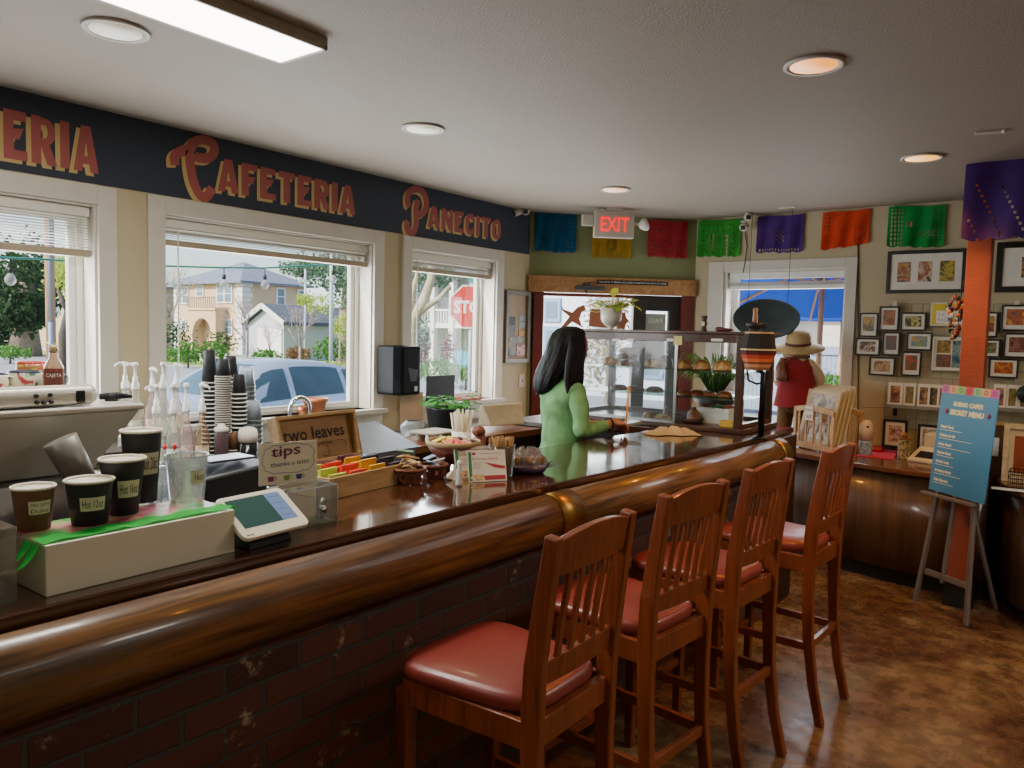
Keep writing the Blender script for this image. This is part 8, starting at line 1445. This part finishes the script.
def bush(px, py, d, R, label, leaf=L_bush, n=420, s=.10, name='bush'):
 c_ = Dep(px, py, d); t = thing(name, label, 'bush', (c_.x, c_.y, GZ + .1)); c_.z = max(c_.z, GZ + .1 + R[2] * .8); build('foliage', leaves(MB(), c_, R, n, s, px), leaf, t); build('stems', MB().cyl((c_.x, c_.y, GZ), c_, .05, .02, 6), M_bark2, t)
bush(176, 335, 44, (1.1, 1.0, 1.0), 'round dark bush left of the arched entrance', L_dark); bush(222, 342, 44, (1.2, 1.0, .75), 'round bush right of the arched entrance', L_dark)
bush(188, 352, 34, (1.0, .7, .5), 'light green bush by the curb left of the cup stacks'); bush(214, 352, 35, (1.0, .7, .6), 'light green bush by the curb behind the cup stacks'); bush(266, 358, 32, (.8, .6, .42), 'light green low bush before the grey garage'); bush(331, 350, 35, (.9, .8, .75), 'round green bush beside the street lamp'); bush(340, 368, 28, (1.4, .6, .25), 'low yellow green planting by the curb at the right of the middle window', L_yel)
bush(298, 354, 34, (.7, .5, .35), 'low reddish planting before the pale blue house', sheet('reddish_leaf', '#8a6a4a', .3, .3)); bush(10, 352, 34, (2.0, .7, .35), 'low green planting at the foot of the big dark tree')
h0, h1 = gp(165, 38), gp(192, 37); t = thing('hedge', 'clipped dark green hedge across the street in the middle window', 'hedge', (h0 + h1) / 2); m = MB(); rnd = random.Random(4)
for i in range(700): f_ = rnd.random(); p = h0.lerp(h1, f_) + V((rnd.uniform(-.4, .4), rnd.uniform(-.4, .4), rnd.uniform(.1, .75))); leaves(m, p, (.06, .06, .06), 1, .09, i)
build('foliage', m, L_bush, t)
p = gp(51, 20); t = thing('utility_pole', 'wooden utility pole with a blue grey conduit in the leftmost window', 'pole', p); k = 20 / F_PX; build('pole', MB().cyl(p, p + UZ * 7, 4.6 * k, 4.2 * k, 14), wood('pole_wood', '#8a6a50', '#b08c6c', 'z', .9), t); d = (V((0, 0, GZ)) - p).normalized(); m = MB(); m.tube([p + d * .15, p + d * .15 + UZ * 1.9], .055, 10); m.tube([p + d * .15 + UZ * 1.9, p + d * .14 + UZ * 6.5], .035, 8); build('conduit', m, mat('blue_grey_conduit', '#7f90a5', .5), t); m = MB()
for z in (Dep(51, 342, 20).z,): m.cyl(p + UZ * (z - GZ - .05), p + UZ * (z - GZ + .0), 4.9 * k, 4.9 * k, 14)
build('yellow_band', m, mat('yellow_band', '#d8b23a', .5), t)
p = gp(331, 29); t = thing('street_lamp', 'thin grey street lamp pole in the middle window', 'street lamp', p); build('pole', MB().cyl(p, p + UZ * 6.5, .075, .06, 12), mat('pale_grey_pole', '#b5bec6', .5), t); build('arm', MB().tube([p + UZ * 6.4, p + UZ * 6.8 + cd * -.6, p + UZ * 6.85 + cd * -1.6], .04, 8), mat('pale_grey_pole', '#b5bec6', .5), t); build('red_tag', MB().cyl(Dep(331, 316.5, 29), Dep(331, 315, 29), .085, n=12), mat('poster_red', '#a8332a', .5), t)
p = gp(305, 36); one('signpost', 'thin pale post before the pale blue house', 'post', MB().cyl(p, p + UZ * 4.6, .06, .05, 10), mat('pale_grey_pole', '#b5bec6', .5))
t = thing('string_lights', 'teal cable with clear bulbs strung outside the windows', 'string lights', (-5.3, 2.5, 2.0)); xx = -5.3
M_cab2 = mat('teal_cable', '#3f8f86', .5); a_, b_ = Xp(0, 257, xx), Xp(168, 268, xx); pts = [Xp(-60, 252, xx), Xp(0, 257.5, xx), Xp(40, 259, xx), Xp(80, 262, xx), Xp(130, 264, xx), Xp(165, 266, xx), Xp(215, 267.5, xx), Xp(265, 268, xx), Xp(320, 265, xx), Xp(372, 262, xx)]; build('cable', MB().tube(pts, .007, 6), M_cab2, t)
for px, py in ((10, 259), (224, 268), (265, 269), (302, 267), (333, 265)):
 q = Xp(px, py, xx); m = MB(); m.cyl(q, q - UZ * .05, .004, n=5); m.cyl(q - UZ * .05, q - UZ * .085, .014, n=10); s_ = build('socket', m, M_ink, t); build('bulb', MB().lathe([(.012, .0), (.03, -.03), (.032, -.05), (.018, -.072), (.0001, -.078)], q - UZ * .085, 14), clear('bulb_glass', '#ffffff', .25, .03, .3, '#d8dcd8'), s_)
t = thing('parked_car', 'silver hatchback car parked outside the wide middle window', 'car', (-9.1, 6.2, GZ)); cw = .88; cxc = -9.1; y_f, y_r = 4.0, 8.45
st_ = [(0, .52, .62, .62, .70), (.05, .36, .72, .74, .82), (.14, .30, .80, .84, .87), (.27, .28, .86, .98, .88), (.36, .28, .92, 1.24, .88), (.45, .28, .94, 1.42, .88), (.55, .28, .96, 1.47, .88), (.66, .28, .98, 1.45, .88), (.78, .28, 1.0, 1.36, .88), (.88, .28, 1.02, 1.22, .87), (.96, .32, 1.02, 1.10, .84), (1.0, .42, .92, .96, .78)]
sec = []
for f_, zb, zbelt, zt0, w in st_:
 y = lerp(y_f, y_r, f_); wt = w * (.99 if zt0 - zbelt < .08 else .72); Z = lambda z: GZ + z
 half = [(w * .9, zb), (w, zb + .12), (w * 1.0, (zb + zbelt) / 2), (w * .985, zbelt), (lerp(w * .97, wt, .55), lerp(zbelt, zt0, .6)), (wt, lerp(zbelt, zt0, .93)), (wt * .6, zt0)]
 sec.append([V((cxc + a, y, Z(b))) for a, b in half] + [V((cxc - a, y, Z(b))) for a, b in reversed(half)])
def loft2(mb, rings):
 n = len(rings[0]); vs = sum(rings, []); fs = [(i * n + j, i * n + (j + 1) % n, (i + 1) * n + (j + 1) % n, (i + 1) * n + j) for i in range(len(rings) - 1) for j in range(n)] + [tuple(range(n)), tuple(range((len(rings) - 1) * n, len(rings) * n))]; return mb.add(vs, fs, True)
build('body', loft2(MB(), sec), mat('silver_car_paint', '#aab4c2', .2, .5, coat=.8), t)
M_cg = mat('car_glass', '#39505c', .06, var=.3, scale=1.5)
def interp(f_):
 for i in range(len(st_) - 1):
  if st_[i][0] <= f_ <= st_[i + 1][0]: u_ = (f_ - st_[i][0]) / (st_[i + 1][0] - st_[i][0]); return [lerp(a, b, u_) for a, b in zip(st_[i], st_[i + 1])]
def side_glass(f0, f1, n=8):
 m = MB()
 for sgn in (1, -1):
  def fn(u_, v_):
   f_ = lerp(f0, f1, u_); _, zb, zbelt, zt0, w = interp(f_); wt = w * .72; v2 = .06 + .78 * v_; zz = lerp(zbelt, zt0, v2); ww = lerp(w * .985, lerp(w * .97, wt, .55), min(1, v2 / .6)) if v2 < .6 else lerp(lerp(w * .97, wt, .55), wt, (v2 - .6) / .33); return V((cxc + sgn * (ww + .006), lerp(y_f, y_r, f_), GZ + zz))
  m.grid(fn, n, 4)
 return m
for f0, f1 in ((.33, .50), (.52, .70), (.72, .86)): build('side_window', side_glass(f0, f1), M_cg, t)
def top_glass(f0, f1):
 def fn(u_, v_): f_ = lerp(f0, f1, v_); _, zb, zbelt, zt0, w = interp(f_); wt = w * .72 * .62; return V((cxc + (u_ - .5) * 2 * wt * 1.1, lerp(y_f, y_r, f_), GZ + zt0 + .008))
 return MB().grid(fn, 6, 6)
build('windscreen', top_glass(.29, .44), M_cg, t); build('rear_window', top_glass(.80, .95), M_cg, t)
for yy_ in (y_f + .85, y_r - .85):
 for s_ in (-1, 1): x = cxc + s_ * (cw - .10); w = build('wheel', MB().lathe([(.20, -.10), (.31, -.10), (.325, -.06), (.325, .06), (.31, .10), (.20, .10)], V((x, yy_, GZ + .325)), 24, R=roty(PI / 2)), mat('tyre', '#1c1d1f', .8), t); build('hubcap', MB().lathe([(.0001, .095), (.2, .09), (.2, -.09), (.0001, -.095)], V((x, yy_, GZ + .325)), 16, R=roty(PI / 2)), M_steel, w)
m = MB()
for f_ in (.47, .68): y = lerp(y_f, y_r, f_ + .02); m.tube([(cxc + .885, y - .10, GZ + .82), (cxc + .91, y - .08, GZ + .82), (cxc + .91, y + .08, GZ + .82), (cxc + .885, y + .10, GZ + .82)], .014, 6)
build('door_handle', m, M_chrome, t); build('wing_mirror', MB().ball((cxc + .98, lerp(y_f, y_r, .33), GZ + 1.0), (.09, .08, .07), 10), mat('silver_car_paint', '#aab4c2', .2, .5), t); build('tail_light', MB().ball((cxc + .72, y_r - .14, GZ + .95), (.10, .16, .10), 10), mat('tail_red', '#a02030', .3), t)
p = gp(470.5, 14); t = thing('stop_sign', 'red octagonal STOP sign on a pale post with a green street sign above', 'stop sign', p); k = 14 / F_PX; nS = (V((0, 0, 0)) - V((p.x, p.y, 0))).normalized(); nS = (nS + V((.0, .0, 0))).normalized(); uS2 = V((-nS.y, nS.x, 0)); cS = Dep(471.5, 307, 14); pb = V((p.x, p.y, GZ))
build('post', MB().cyl(pb, V((p.x, p.y, Dep(470, 262, 14).z)), .035, n=10), mat('pale_grey_pole', '#b5bec6', .5), t); r = 21.5 * k
octo = lambda r_: [(r_ * math.cos(PI / 8 + i * PI / 4) / math.cos(PI / 8), r_ * math.sin(PI / 8 + i * PI / 4) / math.cos(PI / 8)) for i in range(8)]
o_ = V((p.x, p.y, cS.z)) + nS * .045; s_ = build('sign_plate', MB().prism(octo(r), o_, uS2, UZ, .004), M_paper, t); build('red_field', MB().prism(octo(r * .93), o_ + nS * .0045, uS2, UZ, .002), mat('sign_red', '#cc2a1c', .4), s_)
build('lettering', MB().text('STOP', r * .78, o_ + nS * .0075 - UZ * r * .28, uS2, UZ, .002, 'CENTER', maxw=r * 1.62, bold=.012), M_paper, s_)
oo = V((p.x, p.y, Dep(475, 277, 14).z)) + nS * .045; s_ = build('street_sign', MB().prism([(-.06, -.10), (.62, -.10), (.62, .12), (-.06, .12)], oo, uS2, UZ, .004), mat('sign_teal', '#2a8a7c', .4), t); build('street_lettering', MB().text('4th', .15, oo + nS * .0045 - UZ * .05, uS2, UZ, .002), M_paper, s_)
oo = V((p.x, p.y, Dep(477, 331, 14).z)) + nS * .045; build('yellow_plate', MB().prism([(.02, 0), (.16, -.12), (.30, 0), (.16, .12)], oo, uS2, UZ, .004), mat('sign_yellow', '#d8b830', .4), t)
b0 = gp(410, 13); tree('pale limbed street tree at the left of the narrow window', b0, [Dep(411, 345, 13), Dep(413, 320, 13), Dep(424, 300, 13), Dep(431, 280, 13), Dep(432, 262, 13)], [(Dep(425, 262, 14), (.6, .6, .35)), (Dep(416, 335, 16), (.4, .4, .5)), (Dep(410, 280, 15), (.3, .3, .6)), (Dep(440, 276, 15), (.4, .4, .3))], L_grey, mat('pale_olive_bark', '#a39a78', .9, var=.2), .13, 41, n=2200, s=.045, limbs=[[Dep(413, 318, 13), Dep(425, 308, 13), Dep(440, 298, 13), Dep(450, 286, 13)], [Dep(412, 318, 13), Dep(412, 296, 13), Dep(418, 270, 13)]])
hp_ = gp(455, 40); t = thing('porch_house', 'white house with a railed porch across the street in the narrow window', 'house', hp_); ya = hp_.y; X0, X1 = Yp(420, 320, ya).x, Yp(500, 320, ya).x; zt_ = Yp(450, 275, ya).z
build('walls', MB().bb(X0, X1, ya, ya + 8, GZ, zt_), mat('grey_clapboard', '#a9aeb2', .9), t); m = MB(); zb_, zc2 = Yp(450, 325, ya - 2).z, Yp(450, 311, ya - 2).z; m.bb(X0 + 1, X1, ya - 2, ya - .01, zb_ - .15, zb_ + .1)
for i in range(26): x = lerp(X0 + 1, X1, i / 25); m.bb(x - .03, x + .03, ya - 2, ya - 1.94, zb_ + .1, zc2)
m.bb(X0 + 1, X1, ya - 2.03, ya - 1.93, zc2, zc2 + .1)
for px in (433, 452, 474, 490): x = Yp(px, 330, ya - 2).x; m.bb(x - .14, x + .14, ya - 2.1, ya - 1.82, GZ, zt_ - .2)
build('porch', m, M_quo, t); build('roof', MB().hexa([V((X0 - .5, ya - 2.5, zt_ - .2)), V((X1 + .5, ya - 2.5, zt_ - .2)), V((X1 + .5, ya + 8, zt_ - .2)), V((X0 - .5, ya + 8, zt_ - .2))], [V((X0 - .5, ya - 2.3, zt_)), V((X1 + .5, ya - 2.3, zt_)), V((X1 + .5, ya + 4, zt_ + 2.2)), V((X0 - .5, ya + 4, zt_ + 2.2))]), M_roof, t)
def adirondack(px, d, label):
 P = gp(px, d); P.z = GZ + .15; t = thing('garden_chair', label, 'chair', P, 0, 'turquoise garden chairs'); M_ = mat('turquoise_paint', '#3f9fb5', .5); f_ = (V((0, 0, 0)) - V((P.x, P.y, 0))).normalized(); s_ = V((-f_.y, f_.x, 0)); pt = lambda a, b, c_: P + s_ * a + f_ * b + UZ * c_
 m = MB();
 for i in range(5): a = (i - 2) * .11; m.bar(pt(a, -.15, .32), pt(a * 1.25, -.50, 1.0 - abs(i - 2) * .05), .095, .02, f_)
 build('backrest', m, M_, t); m = MB()
 for i in range(4): m.bar(pt(-.28, .35 - i * .14, .40 - i * .03), pt(.28, .35 - i * .14, .40 - i * .03), .11, .02)
 build('seat', m, M_, t)
 for a in (-.30, .30):
  m = MB(); m.bar(pt(a, .38, 0), pt(a, .38, .58), .09, .025, s_); build('leg', m, M_, t); m = MB(); m.bar(pt(a, -.45, .02), pt(a, .36, .38), .025, .10); build('leg', m, M_, t); m = MB(); m.bar(pt(a * 1.1, .45, .60), pt(a * 1.1, -.38, .60), .14, .022); build('arm', m, M_, t)
adirondack(461.5, 31, 'turquoise garden chair left of the stop sign post in the narrow window'); adirondack(484, 31, 'turquoise garden chair right of the stop sign post in the narrow window')
for px, d, R, lb in ((440, 26, (1.2, .8, .55), 'bright green bush before the white porch house, left one'), (466, 25, (1.5, .6, .3), 'bright green low planting below the turquoise chairs')): bush(px, 372 if px == 440 else 374, d, R, lb, L_bush, 500, .08)
for px, d, lb in ((421, 30, 'dark red leaved shrub at the left of the white porch house'), (448, 32, 'dark red leaved shrub beside the porch column')): bush(px, 350, d, (.4, .4, .8), lb, sheet('red_shrub_leaf', '#7a3a3a', .3, .3), 250, .08)
p = gp(590, 24); t = thing('white_storefront', 'bright white house front with blue framed windows outside the entrance door', 'house', p); ya = p.y; X0, X1 = Yp(535, 320, ya).x, Yp(700, 320, ya).x; build('walls', MB().bb(X0, X1, ya, ya + 6, GZ, 6), mat('bright_white_siding', '#d3dbe6', .9), t)
for x0p, x1p, y0p, y1p in ((548, 558, 302, 318), (548, 560, 330, 350), (562, 572, 345, 362), (600, 618, 300, 330), (640, 660, 345, 375)): a_, b_ = Yp(x0p, y0p, ya), Yp(x1p, y1p, ya); w = build('window', MB().bb(a_.x - .12, b_.x + .12, ya - .08, ya, b_.z - .12, a_.z + .12), mat('blue_grey_frame', '#7f97b5', .6), t); build('pane', MB().bb(a_.x, b_.x, ya - .10, ya - .08, b_.z, a_.z), M_wpane, w)
b0 = gp(612, 12); tree('sunlit street tree outside the entrance door', b0, [b0 + V((0, 0, 2)), b0 + V((.1, 0, 3.2))], [(Dep(612, 320, 12), (.55, .55, .9)), (Dep(600, 360, 12.5), (.4, .4, .6))], sheet('pale_tan_leaf', '#c9b79a', .4, .3), M_bark, .10, 51, n=900, s=.05)
P = gp(548, 16); t = thing('recycling_bin', 'blue recycling bin outside the entrance door', 'bin', P); build('body', MB().hexa([P + V((a, b, 0)) for a, b in ((-.28, -.3), (.28, -.3), (.28, .3), (-.28, .3))], [P + V((a * 1.15, b * 1.15, .95)) for a, b in ((-.28, -.3), (.28, -.3), (.28, .3), (-.28, .3))]), mat('blue_bin', '#2a4a9a', .4), t); build('lid', MB().box(P + UZ * .98, (.68, .74, .06)), mat('blue_bin', '#2a4a9a', .4), t)
yU = 8.7; pb = Yp(826, 395, yU); hub = Yp(822.5, 283, yU); pT = V((hub.x, yU, GZ + .12))
t = thing('patio_umbrella', 'blue patio umbrella with wooden pole and ribs outside the back window', 'umbrella', pT); M_uw = wood('umbrella_wood', '#c08050', '#e0a870', 'z', .5); R_ = 1.35; apx = hub + UZ * .30
build('pole', MB().cyl(pT + UZ * .04, apx, .03, n=12), M_uw, t); build('base', MB().lathe([(.26, 0), (.26, .05), (.05, .09), (.0001, .09)], pT, 24), M_ink, t); build('hub', MB().lathe([(.045, -.05), (.055, 0), (.045, .05), (.0001, .051)], hub, 14), M_uw, t)
tl_ = lambda p: hub + rotx(-.2) @ (V(p) - hub); apx = tl_(hub + UZ * .30)
rim = [tl_(hub + V((R_ * math.cos(i * PI / 4 + .35), R_ * math.sin(i * PI / 4 + .35), -.10))) for i in range(8)]
m = MB(); m.add([apx] + rim, [(0, 1 + i, 1 + (i + 1) % 8) for i in range(8)]); build('canopy', m, sheet('blue_canvas', '#2450b0', .5, .08), t)
for p in rim: m = MB(); m.bar(apx - UZ * .03, p - UZ * .03, .02, .028); rb_ = build('rib', m, M_uw, t); q = apx.lerp(p, .5) - UZ * .03; m = MB(); m.bar(hub, q, .018, .022); build('strut', m, M_uw, rb_)
yU2 = 17; h2 = Yp(842, 316, yU2); t = thing('patio_umbrella', 'small distant blue umbrella at the right edge of the back window', 'umbrella', (h2.x, yU2, GZ + .12)); rim = [V((h2.x + 1.1 * math.cos(i * PI / 4), yU2 + 1.1 * math.sin(i * PI / 4), h2.z - .1)) for i in range(8)]; build('canopy', MB().add([h2 + UZ * .25] + rim, [(0, 1 + i, 1 + (i + 1) % 8) for i in range(8)]), sheet('blue_canvas', '#2450b0', .5, .08), t); build('pole', MB().cyl((h2.x, yU2, GZ + .12), h2 + UZ * .2, .024, n=10), M_uw, t)
yF2 = 19; a_, b_ = Yp(700, 345, yF2), Yp(870, 345, yF2); t = thing('patio_fence', 'blue grey board fence at the far side of the patio', 'fence', ((a_.x + b_.x) / 2, yF2, GZ)); m = MB(); n_ = 40; zt_ = Yp(820, 346, yF2).z
for i in range(n_): x0_, x1_ = lerp(a_.x, b_.x, i / n_), lerp(a_.x, b_.x, (i + .92) / n_); m.bb(x0_, x1_, yF2, yF2 + .03, GZ + .12, zt_)
build('boards', m, mat('blue_grey_fence', '#8a93a5', .8), t); build('rail', MB().bb(a_.x, b_.x, yF2 - .05, yF2, zt_ - .2, zt_ - .08), mat('blue_grey_fence', '#8a93a5', .8), t)
yW = 26; a_, b_ = Yp(722, 300, yW), Yp(900, 300, yW); t = thing('pale_building', 'pale sunlit building beyond the patio fence', 'building', ((a_.x + b_.x) / 2, yW + 3, GZ)); build('wall', MB().bb(a_.x, b_.x, yW, yW + 6, GZ, Yp(800, 318, yW).z), mat('pale_sunlit_stucco', '#d8cfc0', .9, var=.15, scale=1.5), t); build('roof', MB().bb(a_.x - .3, b_.x + .3, yW - .3, yW + 6.3, Yp(800, 318, yW).z, Yp(800, 316, yW).z), mat('tile_roof', '#a56a4a', .8), t)
b0 = gp(742, 16); tree('green tree beyond the patio at the left of the back window', b0, [b0 + V((0, 0, 2.2))], [(Dep(735, 300, 16), (.6, .8, 1.0)), (Dep(733, 280, 16), (.9, .8, .5))], L_yel, M_bark, .12, 61, n=900, s=.07)
for px, lb in ((808, 'small green patio shrub left of the umbrella pole'), (838, 'small green patio shrub right of the umbrella pole')): bush(px, 385, 13, (.5, .4, .22), lb, L_bush, 300, .05)
# ================================================================ LIGHT
W = bpy.data.worlds.new('sky'); scene.world = W; W.use_nodes = True; nt = W.node_tree; bg = nt.nodes['Background']; sk = nt.nodes.new('ShaderNodeTexSky'); sk.sky_type = 'NISHITA'; sk.sun_disc = False; sk.sun_elevation = math.radians(40); sk.sun_rotation = math.radians(200); sk.air_density = 1.0; sk.dust_density = 2.0; nt.links.new(sk.outputs[0], bg.inputs['Color']); bg.inputs['Strength'].default_value = SKY
sun = bpy.data.lights.new('sun', 'SUN'); sun.energy = SUN; sun.angle = .01; sun.color = (1, .94, .84); so = bpy.data.objects.new('sun', sun); COL.objects.link(so); so.rotation_euler = V((.28, .80, -.62)).to_track_quat('-Z', 'Y').to_euler()
def area(name, loc, dirn, sx, sy, e, col):
 l = bpy.data.lights.new(name, 'AREA'); l.shape = 'RECTANGLE'; l.size = sx; l.size_y = sy; l.energy = e; l.color = col; o = bpy.data.objects.new(name, l); COL.objects.link(o); o.location = loc; o.rotation_euler = V(dirn).to_track_quat('-Z', 'Y').to_euler(); return o
for (y0, y1) in WIN: area('window_fill', (XW - .08, (y0 + y1) / 2, 1.62), (1, 0, .12), (y1 - y0) * .9, .9, 34 * (y1 - y0) * LW, (.92, .97, 1))  # added fill lamps in the window openings, besides the sun and sky
area('window_fill', ((W4[0] + W4[1]) / 2, YF + .08, 1.5), (0, -1, .12), .9, 1.1, 30 * LW, (.92, .97, 1))  # same added fill lamp for the back window
area('door_fill', D(.55, .12, 1.1), (-DN) + V((0, 0, .1)), .8, 1.7, 40 * LW, (1, .97, .93))  # fill lamp added in the entrance opening to brighten the room
for x, y, e in ((.9, -.6, 1), (1.0, 2.0, .45), (-2.2, -1.2, 1), (.7, 3.7, 2.6)):
 area('room_fill', (x, y, 2.62), (0, 0, -1), .5, 1.2, 46 * LR * e, (1, .93, .82))  # added fill under the ceiling, no fixture here, lifts the dim interior
scene.view_settings.view_transform = 'AgX'; scene.view_settings.look = LOOK; scene.view_settings.exposure = EXPO
scene.cycles.max_bounces = 10; scene.cycles.transparent_max_bounces = 24; scene.cycles.diffuse_bounces = 6; scene.cycles.use_denoising = True
scene.cycles.sample_clamp_indirect = 6.0; scene.cycles.caustics_reflective = False; scene.cycles.caustics_refractive = False
